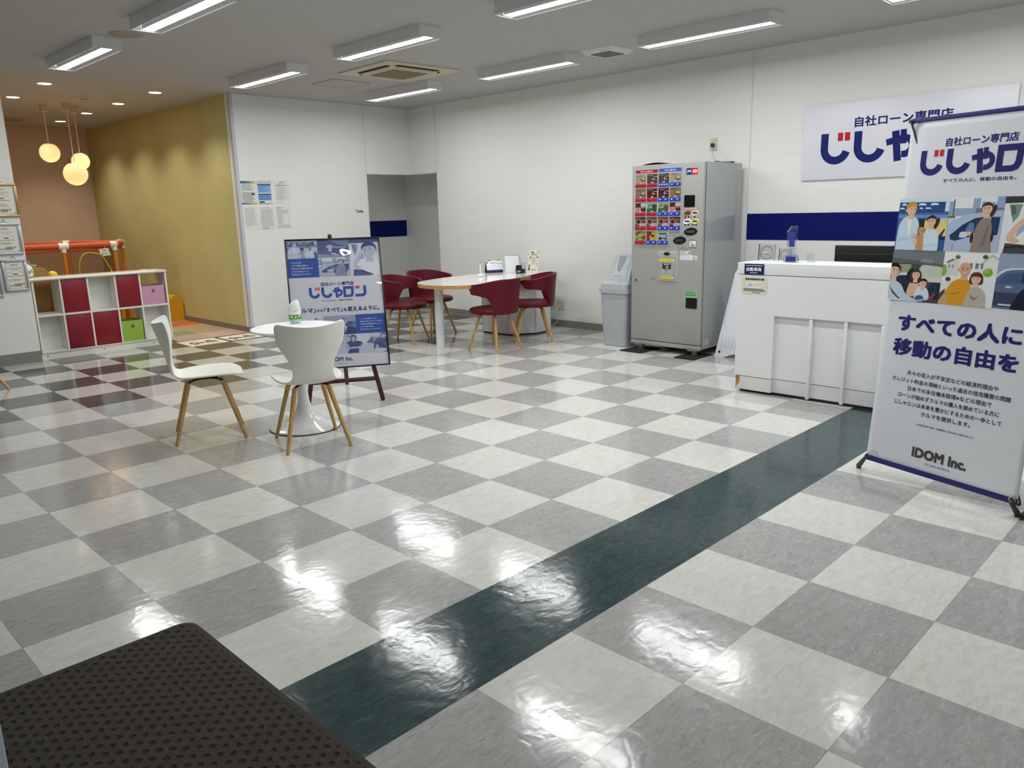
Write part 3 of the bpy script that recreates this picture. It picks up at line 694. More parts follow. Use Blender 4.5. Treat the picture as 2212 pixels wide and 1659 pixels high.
# ---- burgundy armchair
def red_chair(label, loc, rz, bot=(0.195, 0.205), sink=0.0):
    t = thing('tub_chair', label, 'chair', loc, rz, 'burgundy tub chairs on wooden legs')
    b = MB(); n, m = 40, 14
    def seat_pt(th, rr, z):
        c, s = math.cos(th), math.sin(th); e = 2.6
        k = (abs(c/0.235)**e+abs(s/0.245)**e)**(-1/e)
        return (k*c*rr, k*s*rr+0.005, z)
    prof = [(0.001, 0.442), (0.5, 0.442), (0.8, 0.446), (0.92, 0.446), (0.98, 0.437), (1.0, 0.419), (0.985, 0.401), (0.93, 0.391), (0.6, 0.388), (0.001, 0.388)]
    b.grid(lambda i, j: seat_pt(2*PI*j/n, *prof[i]), len(prof)-1, n); bmesh.ops.remove_doubles(b.bm, verts=b.bm.verts, dist=1e-4)
    obj('seat', b, REDLEATHER, t, world=False, smooth=70)
    b = MB(); nu, nv = 56, 12; PH = math.radians(118)
    def sm(a, lo, hi):
        q = max(0.0, min(1.0, (a-lo)/(hi-lo))); return q*q*(3-2*q)
    def fn(i, j):
        ph = -PH+2*PH*i/nu; a = abs(ph); u = a/PH
        top = 0.752-0.055*sm(a, 0.35, 1.9)-0.055*sm(u, 0.86, 1.0)**2
        bot = 0.402+0.175*sm(a, 0.62, 1.12)+0.02*sm(a, 1.1, 1.6)+0.055*sm(u, 0.86, 1.0)**2
        v = j/nv; z = bot+(top-bot)*v
        lean = 0.93+0.10*(z-0.40)/0.35+0.02*sm(z, 0.62, 0.75)
        rx, ry = 0.268, 0.262
        x = rx*math.sin(ph)*lean; y = -ry*math.cos(ph)*lean+0.01
        if a > PI/2: x *= 1.0-0.10*sm(a, PI/2, PH)
        if j == 0 and a < 0.62: y += 0.02
        return (x, y, z)
    b.grid(fn, nu, nv)
    o = obj('backrest', b, REDLEATHER, t, world=False, smooth=70)
    md = o.modifiers.new('padding', 'SOLIDIFY'); md.thickness = 0.030; md.offset = 0
    md = o.modifiers.new('soft_edge', 'BEVEL'); md.width = 0.011; md.segments = 3; md.limit_method = 'ANGLE'; md.angle_limit = math.radians(50)
    under_frame(t, 0.388, 0.108, 0.034); add_legs(t, 0.366, 0.107, bot)
    return t
r0 = red_chair('burgundy tub chair with its back to the camera, right in front of the desk', (3.790, 3.352, 0), math.radians(3))
G = 'burgundy tub chairs on wooden legs'
dup(r0, (4.458, 3.431, 0), math.radians(139-90), 'burgundy tub chair beside the white cabinet base, nearest the wall sockets', G)
dup(r0, (3.520, 4.540, 0), math.radians(-65-90), 'burgundy tub chair half hidden behind the poster easel', G)
dup(r0, (4.120, 4.775, 0), math.radians(-90-90), 'burgundy tub chair behind the white column, on the far side of the desk', G)
red_chair('chair at the far left edge, only one wooden leg in the picture', (-0.52, 5.66, 0), math.radians(0), (0.288, 0.304))
# ---- teardrop desk
t = thing('consultation_desk', 'glossy white teardrop desk with wooden edge and cabinet base', 'table', (4.2, 3.95, 0))
out = [(3.72+0.455*math.cos(math.radians(a)), 3.80+0.455*math.sin(math.radians(a))) for a in range(112, 262, 6)]
out += [(3.74, 3.352), (3.95, 3.42), (4.362, 3.566), (4.75, 3.632), (5.13, 3.694), (5.21, 3.73), (5.25, 3.80), (5.25, 4.33), (5.21, 4.39), (5.10, 4.41), (4.50, 4.392), (3.95, 4.338), (3.73, 4.285)]
out = out[::-1] if sum(out[i-1][0]*out[i][1]-out[i][0]*out[i-1][1] for i in range(len(out))) < 0 else out
b = MB(); b.prism(out, 0.6615, 0.698); obj('edge_band', b, EDGE, t, smooth=30)
b = MB(); b.prism(out, 0.6982, 0.700); obj('tabletop', b, mat('desk_white_gloss', (240, 240, 238), rough=0.06, var=0.01), t, smooth=30)
b = MB(); b.cyl((3.505, 3.905, 0.022), (3.505, 3.905, 0.661), 0.047, seg=32); obj('column', b, mat('column_white', (226, 228, 230), rough=0.3, bump=0.1, bscale=80), t)
b = MB(); b.lathe([(0, 0.0), (0.046, 0.0), (0.049, 0.006), (0.048, 0.0215), (0, 0.0215)], (3.505, 3.905, 0)); obj('column_foot', b, WHITEGLOSS, t)
hexp = [(4.51, 4.30), (4.515, 3.87), (4.78, 3.68), (5.05, 3.685), (5.20, 3.87), (5.20, 4.25), (5.05, 4.37), (4.72, 4.37)]
def inset(P, d):
    cx, cy = sum(p[0] for p in P)/len(P), sum(p[1] for p in P)/len(P)
    return [(cx+(x-cx)*(1-d), cy+(y-cy)*(1-d)) for x, y in P]
b = MB(); b.prism(hexp, 0.018, 0.661); obj('cabinet_base', b, mat('cabinet_white', (222, 222, 224), rough=0.35, var=0.015), t)
b = MB(); b.prism(inset(hexp, 0.02), 0.0, 0.0178); obj('plinth', b, BLACK, t)
for (x, y) in hexp[:5]:
    b = MB(); b.box(x-0.0025, y-0.0025, 0.02, x+0.0025, y+0.0025, 0.66); obj('panel_joint', b, mat('joint_grey', (176, 176, 178)), t)
ZT = 0.7003
# things on the desk
t = thing('pen_stand', 'white pen on a ball-shaped stand on the glossy desk', 'pen', (4.25, 4.035, ZT))
b = MB(); b.lathe([(0, 0), (0.020, 0), (0.030, 0.005), (0.033, 0.014), (0.028, 0.026), (0.016, 0.034), (0.008, 0.037), (0, 0.037)]); obj('base', b, WHITEGLOSS, t, world=False)
b = MB(); b.lathe([(0.0, 0.038), (0.007, 0.038), (0.0075, 0.06), (0.0065, 0.148), (0.005, 0.156)]); obj('pen', b, WHITEGLOSS, t, world=False)
b = MB(); b.lathe([(0.004, 0.1565), (0.005, 0.158), (0.004, 0.168), (0, 0.169)], seg=12); obj('pen_end', b, mat('dark_grey_plastic', (70, 70, 72)), t, world=False)
def cam_right(): return Vector((math.cos(YAW), -math.sin(YAW), 0))
# desk calendar
cl, cr_ = Vector((4.655, 4.345, ZT)), Vector((4.848, 4.265, ZT)); du = (cr_-cl).normalized(); nb = Vector((-du.y, du.x, 0)); W = (cr_-cl).length
t = thing('desk_calendar', 'tent-shaped desk calendar standing on the glossy desk', 'calendar', tuple((cl+cr_)/2))
Hc = 0.142; apex = nb*0.045+Vector((0, 0, Hc))
b = MB(); b.recalc = True
A, B_, C_ = cl, cl+apex, cl+nb*0.09
for q in ([A, A+du*W, B_+du*W, B_], [B_, B_+du*W, C_+du*W, C_], [C_, C_+du*W, A+du*W, A], [A, B_, C_], [A+du*W, B_+du*W, C_+du*W]): b.face(q)
bmesh.ops.remove_doubles(b.bm, verts=b.bm.verts, dist=1e-5); obj('stand', b, mat('calendar_navy', (18, 22, 40), rough=0.5), t, smooth=0)
up = apex.normalized(); nf = -du.cross(up).normalized() if (du.cross(up)).dot(CAM-cl) < 0 else du.cross(up).normalized()
S = apex.length; a = Art(cl+nf*0.001, du, up, nf); a.rect((245, 245, 248), 0.002, 0.036, W-0.002, S); a.rect((52, 84, 140), 0.002, 0.022, W-0.002, 0.036)
a.rect((196, 60, 60), 0.006, S-0.030, 0.028, S-0.012); a.rect((190, 80, 70), 0.05, S-0.038, 0.10, S-0.033); a.rect((70, 60, 160), 0.11, S-0.038, W-0.006, S-0.033)
a.greek((120, 122, 140), 0.05, S-0.028, 0.15, S-0.014, 2, 0.4)
for i in range(4):
    for j in range(7):
        d_ = i*7+j-2
        if 0 < d_ < 32: a.text((120, 120, 135) if j else (200, 90, 90), str(d_), 0.012+j*0.0265, S-0.057-i*0.0165, 0.022+j*0.0265, S-0.048-i*0.0165, 0.01)
a.build('month_sheet', t)
b = MB()
for k in (0.2, 0.8): b.obox(cl+du*(W*k)+apex+Vector((0, 0, 0.003)), 0.04, 0.008, 0.008, Matrix((du, nb, (0, 0, 1))).transposed())
obj('binding_ring', b, mat('binding_grey', (110, 110, 112), rough=0.3, metal=0.6), t)
# file holder with papers
cl, cr_ = Vector((4.745, 4.115, ZT+0.004)), Vector((4.862, 3.955, ZT+0.004)); du = (cr_-cl).normalized(); nb = Vector((-du.y, du.x, 0)); nb = nb if nb.dot(CAM-cl) < 0 else -nb
W = (cr_-cl).length
t = thing('file_stand', 'white paper file leaning in a clear stand on the desk', 'file', tuple((cl+cr_)/2))
up = (Vector((0, 0, 1))+du*-0.10+nb*0.12).normalized()
M3 = Matrix((du, nb, up)).transposed()
b = MB(); b.obox(cl+du*0.085+up*0.102+nb*0.012, 0.17, 0.006, 0.202, M3); obj('paper_file', b, mat('paper_white', (232, 233, 236), rough=0.7), t, smooth=0)
b = MB(); b.obox(cl+du*0.10+up*0.108+nb*0.024, 0.17, 0.010, 0.210, M3); obj('rear_file', b, mat('file_grey', (168, 172, 180), rough=0.5), t, smooth=0)
b = MB(); b.obox(cl+du*0.20+up*0.06+nb*0.03, 0.06, 0.04, 0.12, M3); obj('grey_insert', b, mat('insert_grey', (176, 180, 188), rough=0.4), t, smooth=0)
b = MB(); b.obox(cl+du*0.205+up*0.02+nb*0.035, 0.05, 0.05, 0.05, M3); obj('black_insert', b, BLACK, t, smooth=0)
bc = Vector((4.825, 3.975, ZT))-nb*0.03
t = thing('phone_dock', 'small black plastic stand in front of the white file on the desk', 'stand', tuple(bc))
b = MB(); P = rrect(-0.036, 0.002, 0.036, 0.098, 0.016)
hole = rrect(-0.022, 0.012, 0.022, 0.034, 0.006)
M4 = Matrix((du, Vector((0, 0, 1)), nb)).transposed().to_4x4(); M4.translation = bc
b.prism(P, 0.0, 0.012, M=M4); obj('upright', b, BLACK, t)
b = MB(); b.prism(hole, -0.0015, -0.0002, M=M4); obj('window', b, mat('dock_window_grey', (150, 150, 152), rough=0.3), t)
b = MB(); b.obox(bc+Vector((0, 0, 0.001))+nb*0.02, 0.07, 0.06, 0.0018, Matrix((du, nb, (0, 0, 1))).transposed()); obj('foot', b, BLACK, t)
# leaflet stand
cl, cr_ = Vector((4.885, 3.905, ZT)), Vector((4.950, 3.800, ZT)); du = (cr_-cl).normalized(); nb = Vector((-du.y, du.x, 0)); nb = nb if nb.dot(CAM-cl) < 0 else -nb
W = 0.125
t = thing('leaflet_stand', 'cream leaflet with small figures in an upright stand, rightmost on the desk', 'leaflet', tuple((cl+cr_)/2))
up = (Vector((0, 0, 1))+nb*0.10+du*0.13).normalized(); S = 0.272; M3 = Matrix((du, nb, up)).transposed()
b = MB(); b.obox(cl+du*W/2+up*S/2+nb*0.004, W, 0.004, S, M3); obj('card', b, mat('leaflet_cream', (232, 226, 212), rough=0.5), t, smooth=0)
a = Art(cl-nb*0.0005+nb*0.0015, du, up, -nb)
br = (92, 70, 52)
a.poly(br, [(0.038+0.018*math.cos(q), S-0.033+0.014*math.sin(q)) for q in [PI*k/8 for k in range(9)]]+[(0.028, S-0.036), (0.048, S-0.036)]); a.poly((50, 46, 46), [(0.098, S-0.028), (0.108, S-0.010), (0.118, S-0.030), (0.108, S-0.024)])
a.greek((150, 130, 96), 0.024, S-0.058, 0.096, S-0.044, 1, 0.8, 0.0)
a.rect((214, 190, 150), 0.02, S-0.064, 0.1, S-0.062)
for cx, cy, hc, bc_ in ((0.022, S-0.09, (58, 44, 40), (206, 190, 140)), (0.102, S-0.088, (120, 52, 44), (214, 196, 170)), (0.018, S-0.185, (70, 36, 36), (90, 52, 48)), (0.104, S-0.165, (196, 150, 110), (208, 186, 150))):
    a.ell((232, 200, 170), cx, cy-0.004, 0.008, 0.010); a.ell(hc, cx, cy+0.003, 0.0105, 0.009); a.poly(bc_, [(cx-0.008, cy-0.014), (cx+0.008, cy-0.014), (cx+0.010, cy-0.036), (cx-0.010, cy-0.036)])
a.rect((176, 184, 198), 0.042, S-0.165, 0.080, S-0.110); a.ell((60, 56, 52), 0.018, 0.042, 0.009, 0.010)
a.greek((190, 150, 140), 0.035, 0.028, 0.11, 0.052, 2, 0.5); a.greek((170, 160, 150), 0.045, S-0.105, 0.085, S-0.085, 3)
a.build('print', t)
b = MB(); b.obox(cl+du*W/2+nb*0.022+Vector((0, 0, 0.003)), W, 0.06, 0.005, Matrix((du, nb, (0, 0, 1))).transposed()); obj('foot', b, CLEAR, t, smooth=0)

# ================================================================== easel with framed poster
EF = Vector((1.382, 2.547, 0)); ED = Vector((.863, -.5055, 0)); EN = Vector((.5055, .863, 0)); TH = 0.295
EU = Vector((0, 0, 1))*math.cos(TH)+EN*math.sin(TH)
def ep(s, t_, off=0.0): return EF+ED*s+EU*t_+EN*off*math.cos(TH)+Vector((0, 0, -off*math.sin(TH)))
t = thing('easel', 'dark red wooden easel holding the framed poster', 'easel', tuple(EF))
front = EN*math.cos(TH)-Vector((0, 0, 1))*math.sin(TH)          # points away from the camera, out of the poster's back
for s in (-1, 1):
    b = MB(); b.bar(ep(s*0.285, 0.012, 0.02), ep(s*0.045, 1.285, 0.02), 0.034, 0.024, up=front); obj('leg', b, MAHOG, t)
    b = MB(); b.cyl(ep(s*0.285, 0.0, 0.02)-Vector((0, 0, 0.002)), ep(s*0.285, 0.0135, 0.02), 0.012, seg=12); obj('rubber_foot', b, RUBBER, t)
    b = MB(); b.cyl(ep(s*0.238, 0.262, 0.008), ep(s*0.238, 0.262, -0.045), 0.012, seg=12); obj('support_peg', b, BLACK, t)
b = MB(); b.bar(ep(-0.25, 0.185, 0.020), ep(0.25, 0.185, 0.020), 0.034, 0.020, up=front); obj('crossbar', b, MAHOG, t)
rf = Vector((1.793, 3.15, 0)); b = MB(); b.bar(rf+Vector((0, 0, 0.012)), ep(0.0, 1.22, 0.045), 0.034, 0.024, up=front); obj('rear_leg', b, MAHOG, t)
b = MB(); b.cyl(rf, rf+Vector((0, 0, 0.0125)), 0.012, seg=12); obj('rubber_foot', b, RUBBER, t)
b = MB(); b.obox(ep(0, 1.265, 0.026), 0.12, 0.03, 0.05, Matrix((ED, front, EU)).transposed(), 0.004); obj('head_block', b, MAHOG, t)
b = MB(); b.obox(ep(-0.02, 1.322, -0.005), 0.030, 0.045, 0.030, Matrix((ED, front, EU)).transposed(), 0.004); obj('top_clip', b, BLACK, t)
O = ep(-0.366, 0.280, -0.02); PW, PHh = 0.729, 1.027; nrm = -front
t = thing('framed_poster', 'blue and white car loan poster in a thin black frame on the easel', 'poster', tuple(O+ED*PW/2))
M3 = Matrix((ED, front, EU)).transposed()
b = MB(); fw = 0.011
for (s0, s1, t0, t1) in ((0, PW, 0, fw), (0, PW, PHh-fw, PHh), (0, fw, fw, PHh-fw), (PW-fw, PW, fw, PHh-fw)):
    b.obox(O+ED*((s0+s1)/2)+EU*((t0+t1)/2)+front*0.007, s1-s0, 0.020, t1-t0, M3, 0.0015)
obj('frame', b, mat('frame_navy_black', (14, 16, 34), rough=0.25), t)
b = MB(); b.obox(O+ED*PW/2+EU*PHh/2+front*0.012, PW-2*fw, 0.006, PHh-2*fw, M3); obj('backing_board', b, mat('poster_paper', (214, 215, 222), rough=0.5, var=0.01), t, smooth=0)
def tint_blue(c):
    l = 0.3*c[0]+0.59*c[1]+0.11*c[2]; q = l/255
    return (26+q*196+0.12*(c[0]-l), 44+q*178+0.06*(c[1]-l), 100+q*128)
A = Art(O+front*0.009, ED, EU, nrm)
POSTER = (A, t)
# ================================================================== printed pictures shared by the easel poster and the banner
SK, SK2, HAIR = (226, 184, 160), (204, 158, 134), (48, 36, 34)
class Pic:
    """picture inside rectangle x0..x1, y0..y1 of an Art sheet, drawn in 0..1 units"""
    def __init__(s, A, x0, y0, x1, y1):
        s.A, s.x0, s.y0, s.w, s.h = A, x0, y0, x1-x0, y1-y0; A.cr = (x0, y0, x1, y1); A.layer = 1; s.asp = s.w/s.h
    def q(s, p): return (s.x0+p[0]*s.w, s.y0+p[1]*s.h)
    def p(s, c, pts): s.A.poly(c, [s.q(a) for a in pts])
    def r(s, c, a, b, d, e): s.p(c, [(a, b), (d, b), (d, e), (a, e)])
    def e(s, c, x, y, rx, ry, rot=0, n=22):
        s.p(c, ellipse(x, y, rx, ry, n, rot))
    def c(s, c, pts, n=5, close=True):                   # smooth closed outline
        P = [Vector((a[0], a[1], 0)) for a in pts]
        if close: P = [P[-1]]+P+[P[0], P[1]]; Q = catmull(P, n)[n:-n]
        else: Q = catmull(P, n)
        s.p(c, [(v.x, v.y) for v in Q])
    def line(s, c, pts, wd):
        s.A.stroke(c, [s.q(a) for a in pts], wd*s.h) if not s.A.cr or all(0 <= a[0] <= 1 and 0 <= a[1] <= 1 for a in pts) else None
    def face(s, x, y, r, hair=HAIR, skin=SK, turn=0.0, smile=True, style='short', glasses=False):
        k = r/s.asp
        if style == 'long': s.c(hair, [(x-1.15*k, y+0.4*r), (x, y+1.3*r), (x+1.15*k, y+0.4*r), (x+1.2*k, y-1.5*r), (x+0.6*k, y-1.7*r), (x-0.6*k, y-1.7*r), (x-1.2*k, y-1.5*r)])
        if style == 'tail': s.e(hair, x+1.1*k, y-0.3*r, 0.4*k, 1.1*r, -0.3)
        if style == 'bob': s.c(hair, [(x-1.2*k, y-0.2*r), (x-0.9*k, y+0.9*r), (x, y+1.25*r), (x+0.9*k, y+0.9*r), (x+1.25*k, y-0.2*r), (x+0.9*k, y-0.9*r), (x-0.9*k, y-0.9*r)])
        s.p(skin, [(x-0.42*k, y-0.5*r), (x+0.42*k, y-0.5*r), (x+0.5*k, y-1.55*r), (x-0.5*k, y-1.55*r)])
        if style in ('short', 'bald', 'beanie'): s.e(skin, x-0.98*k*(1 if turn >= 0 else -1), y-0.05*r, 0.16*k, 0.26*r)
        s.c(skin, [(x-0.86*k, y+0.3*r), (x-0.5*k, y+0.98*r), (x+0.5*k, y+0.98*r), (x+0.86*k, y+0.3*r), (x+0.68*k, y-0.55*r), (x+turn*0.3*k, y-1.05*r), (x-0.68*k, y-0.55*r)])
        if style in ('short', 'long', 'tail'): s.c(hair, [(x-0.98*k, y-0.05*r), (x-0.9*k, y+0.75*r), (x, y+1.22*r), (x+0.9*k, y+0.75*r), (x+0.98*k, y-0.05*r), (x+0.72*k, y+0.45*r), (x+0.1*k, y+0.62*r), (x-0.72*k, y+0.45*r)])
        if style == 'bob': s.c(hair, [(x-1.0*k, y+0.1*r), (x-0.6*k, y+0.95*r), (x+0.6*k, y+0.95*r), (x+1.0*k, y+0.1*r), (x+0.5*k, y+0.42*r), (x-0.5*k, y+0.42*r)])
        if style == 'beanie': s.c((198, 148, 66), [(x-0.95*k, y+0.15*r), (x-0.95*k, y+0.9*r), (x-0.2*k, y+1.45*r), (x+0.65*k, y+1.2*r), (x+0.9*k, y+0.55*r), (x, y+0.62*r)])
        ex = x+turn*0.22*k
        for sg in (-1, 1):
            s.e((54, 40, 38), ex+sg*0.34*k, y+0.10*r, 0.13*k, 0.06*r, 0, 10); s.p(hair, [(ex+sg*0.16*k, y+0.30*r), (ex+sg*0.52*k, y+0.27*r), (ex+sg*0.52*k, y+0.33*r), (ex+sg*0.16*k, y+0.37*r)])
            if glasses: s.line((40, 40, 52), [(ex+sg*0.12*k, y+0.22*r), (ex+sg*0.6*k, y+0.22*r), (ex+sg*0.6*k, y-0.06*r), (ex+sg*0.12*k, y-0.06*r), (ex+sg*0.12*k, y+0.22*r)], 0.06*r)
        s.p(SK2, [(ex, y+0.05*r), (ex+(0.14+0.1*turn)*k, y-0.24*r), (ex-0.1*k, y-0.24*r)])
        if smile: s.p((250, 244, 240), [(ex-0.3*k, y-0.44*r), (ex+0.3*k, y-0.44*r), (ex+0.14*k, y-0.62*r), (ex-0.14*k, y-0.62*r)]); s.line((176, 92, 88), [(ex-0.32*k, y-0.42*r), (ex-0.12*k, y-0.64*r), (ex+0.12*k, y-0.64*r), (ex+0.32*k, y-0.42*r)], 0.07*r)
        else: s.line((176, 92, 88), [(ex-0.25*k, y-0.5*r), (ex+0.25*k, y-0.5*r)], 0.07*r)
def pic_couple(A, *R):
    P = Pic(A, *R); P.r((206, 222, 240), 0, 0.55, 1, 1); P.r((70, 106, 160), 0, 0, 1, 0.74); P.r((46, 74, 132), 0, 0.72, 0.92, 0.92)
    for a, b in ((0.04, 0.16), (0.38, 0.56), (0.62, 0.80)): P.p((214, 228, 242), [(a, 0.86), (b, 0.86), (b-0.04, 0.90), (a+0.03, 0.90)])
    for a, b in ((0.02, 0.12), (0.42, 0.5), (0.54, 0.66)): P.p((214, 228, 242), [(a, 0.79), (b, 0.79), (b-0.03, 0.82), (a, 0.82)])
    P.p((46, 74, 132), [(0.80, 0.92), (0.86, 0.91), (0.92, 0.80), (0.86, 0.78)]); P.r((110, 146, 196), 0, 0.62, 1, 0.68)
    P.r((40, 44, 58), 0.42, 0.32, 0.60, 0.60); P.p((226, 206, 130), [(0.56, 0.58), (1, 0.58), (1, 0.28), (0.56, 0.28)]); P.r((168, 190, 214), 0.72, 0.58, 1, 0.62)
    P.p((30, 46, 82), [(0.88, 0.30), (0.96, 0.42), (0.98, 0.41), (0.92, 0.26), (1, 0.27), (1, 0.20), (0.88, 0.22)]); P.r((52, 90, 150), 0.86, 0, 1, 0.2)
    P.c((196, 214, 236), [(0.02, 0.0), (0.03, 0.30), (0.06, 0.52), (0.16, 0.64), (0.30, 0.66), (0.42, 0.58), (0.46, 0.40), (0.44, 0.18), (0.42, -0.05), (0.02, -0.05)])
    P.p((232, 240, 248), [(0.20, 0.63), (0.30, 0.62), (0.28, 0.3), (0.24, 0.3)]); P.p((176, 198, 226), [(0.04, 0.22), (0.28, 0.24), (0.28, 0.20), (0.05, 0.17)])
    P.face(0.27, 0.77, 0.115, turn=1.0, style='beanie', hair=(120, 90, 50))
    P.c((206, 222, 240), [(0.52, -0.05), (0.54, 0.24), (0.60, 0.38), (0.72, 0.42), (0.84, 0.34), (0.88, 0.16), (0.84, -0.05)])
    P.p((186, 206, 230), [(0.60, 0.10), (0.82, 0.14), (0.82, 0.11), (0.6, 0.06)])
    P.face(0.70, 0.55, 0.10, turn=-0.5, style='tail', hair=(52, 40, 44))
    P.c((198, 146, 96), [(0.46, 0.0), (0.45, 0.16), (0.48, 0.30), (0.56, 0.34), (0.58, 0.18), (0.58, 0.0)]); P.e((206, 154, 104), 0.52, 0.38, 0.062, 0.065); P.e((176, 120, 76), 0.46, 0.38, 0.022, 0.05); P.e((176, 120, 76), 0.575, 0.38, 0.020, 0.045)
    for a, b in ((0.505, 0.385), (0.545, 0.385), (0.53, 0.355)): P.e((40, 28, 26), a, b, 0.009, 0.009, n=8)
    P.e(SK, 0.38, 0.28, 0.07, 0.035, 0.5); P.e(SK, 0.43, 0.16, 0.04, 0.06)
def car_side(P, body=(176, 190, 212), dark=(40, 58, 98)):
    P.c(body, [(-0.1, 0.0), (-0.1, 0.36), (0.06, 0.46), (0.24, 0.64), (0.48, 0.70), (1.1, 0.70), (1.1, -0.1), (-0.1, -0.1)], 4)
    P.c((168, 192, 222), [(0.0, 0.44), (0.10, 0.58), (0.36, 0.63), (0.24, 0.54), (0.12, 0.42)], 3)
    P.p(dark, [(0.08, 0.30), (0.30, 0.50), (0.52, 0.62), (0.66, 0.64), (0.66, 0.34), (0.20, 0.20), (0.10, 0.22)]); P.p(dark, [(0.80, 0.64), (0.96, 0.64), (0.95, 0.32), (0.80, 0.30)])
    P.c((98, 130, 176), [(0.36, 0.34), (0.42, 0.52), (0.50, 0.52), (0.52, 0.34)], 3)
    P.line((120, 136, 168), [(0.16, 0.0), (0.16, 0.16)], 0.012)
def pic_woman_car(A, *R, hill=True):
    P = Pic(A, *R); P.r((226, 230, 238), 0, 0.6, 1, 1); P.r((150, 168, 196), 0, 0.66, 1, 0.80)
    for a, b, h in ((0.44, 0.57, 0.98), (0.60, 0.66, 0.92), (0.78, 0.84, 0.90), (0.86, 1.0, 1.0), (0, 0.08, 0.93)): P.r((142, 168, 204), a, 0.74, b, h)
    P.r((118, 124, 140), 0.5, 0.66, 1, 0.80); P.r((90, 84, 84), 0.08, 0.62, 0.10, 0.97); P.r((140, 100, 80), 0, 0.62, 0.14, 0.66)
    car_side(P); P.c((206, 212, 226), [(0.26, 0.28), (0.28, 0.36), (0.36, 0.37), (0.42, 0.35), (0.40, 0.27), (0.30, 0.26)], 3)
    P.p((222, 186, 164), [(0.38, 0.36), (0.44, 0.38), (0.54, 0.34), (0.54, 0.28), (0.44, 0.30), (0.38, 0.32)])
    P.c((146, 130, 124), [(0.52, -0.06), (0.53, 0.22), (0.56, 0.48), (0.66, 0.62), (0.76, 0.62), (0.83, 0.48), (0.85, 0.20), (0.86, -0.06)])
    P.p((128, 112, 108), [(0.66, 0.10), (0.74, 0.12), (0.80, 0.48), (0.76, 0.50)]); P.e((42, 44, 54), 0.50, 0.26, 0.03, 0.10); P.e((42, 44, 54), 0.86, 0.28, 0.025, 0.09)
    P.face(0.71, 0.78, 0.105, turn=-0.6, style='tail', hair=(66, 48, 44))
def pic_family(A, *R):
    P = Pic(A, *R); P.r((70, 76, 84), 0, 0, 1, 1); P.p((116, 122, 128), [(0, 1), (1, 1), (1, 0.72), (0.6, 0.80), (0, 0.84)]); P.p((92, 98, 104), [(0, 0.84), (0.6, 0.80), (1, 0.74), (1, 0.66), (0.5, 0.74), (0, 0.74)])
    P.c((132, 138, 144), [(0.58, 0.78), (0.60, 0.84), (0.78, 0.83), (0.80, 0.76)], 3); P.p((150, 158, 120), [(0.14, 0.72), (0.40, 0.72), (0.38, 0.46), (0.14, 0.46)])
    P.p((206, 214, 222), [(0.14, 0.54), (0.32, 0.56), (0.36, 0.50), (0.16, 0.46)]); P.c((190, 202, 186), [(0.56, 0.44), (0.58, 0.68), (0.70, 0.72), (1.1, 0.66), (1.1, 0.44)], 4); P.r((214, 206, 196), 0.6, 0.40, 1, 0.50)
    P.c((36, 48, 62), [(0.12, 0.2), (0.14, 0.46), (0.30, 0.50), (0.40, 0.46), (0.46, 0.2)], 4); P.c((30, 34, 42), [(0.32, 0.44), (0.36, 0.60), (0.44, 0.64), (0.48, 0.5), (0.44, 0.40)], 4); P.c((36, 52, 66), [(0.78, 0.12), (0.80, 0.34), (0.94, 0.40), (1.05, 0.36), (1.05, 0.1)], 4)
    P.c((226, 178, 152), [(0.38, 0.10), (0.40, 0.34), (0.48, 0.44), (0.58, 0.40), (0.60, 0.16)], 4); P.face(0.515, 0.52, 0.095, style='long', hair=(74, 50, 44))
    P.c((206, 220, 238), [(0.54, 0.06), (0.56, 0.26), (0.66, 0.32), (0.78, 0.24), (0.80, 0.06)], 4); P.face(0.675, 0.36, 0.085, hair=(34, 30, 34), smile=False)
    P.c((60, 98, 150), [(0.56, 0.02), (0.58, 0.12), (0.70, 0.12), (0.72, 0.0)], 4)
    P.c((188, 206, 222), [(-0.05, 0.06), (-0.05, 0.36), (0.06, 0.40), (0.24, 0.32), (0.36, 0.14), (0.60, 0.02), (0.50, -0.05)], 4); P.p((54, 74, 92), [(0.0, 0.30), (0.06, 0.22), (0.18, 0.10), (0.28, 0.02), (0.22, 0.03), (0.08, 0.14)])
    P.face(0.075, 0.58, 0.13, turn=1.0, hair=(30, 26, 30)); P.c(SK, [(0.56, 0.03), (0.68, 0.02), (0.76, 0.10), (0.70, 0.06)], 3); P.p((150, 60, 66), [(0.80, 0.08), (0.92, 0.22), (0.94, 0.16), (0.84, 0.04)])
    P.r((222, 228, 236), 0, 0, 0.3, 0.03)
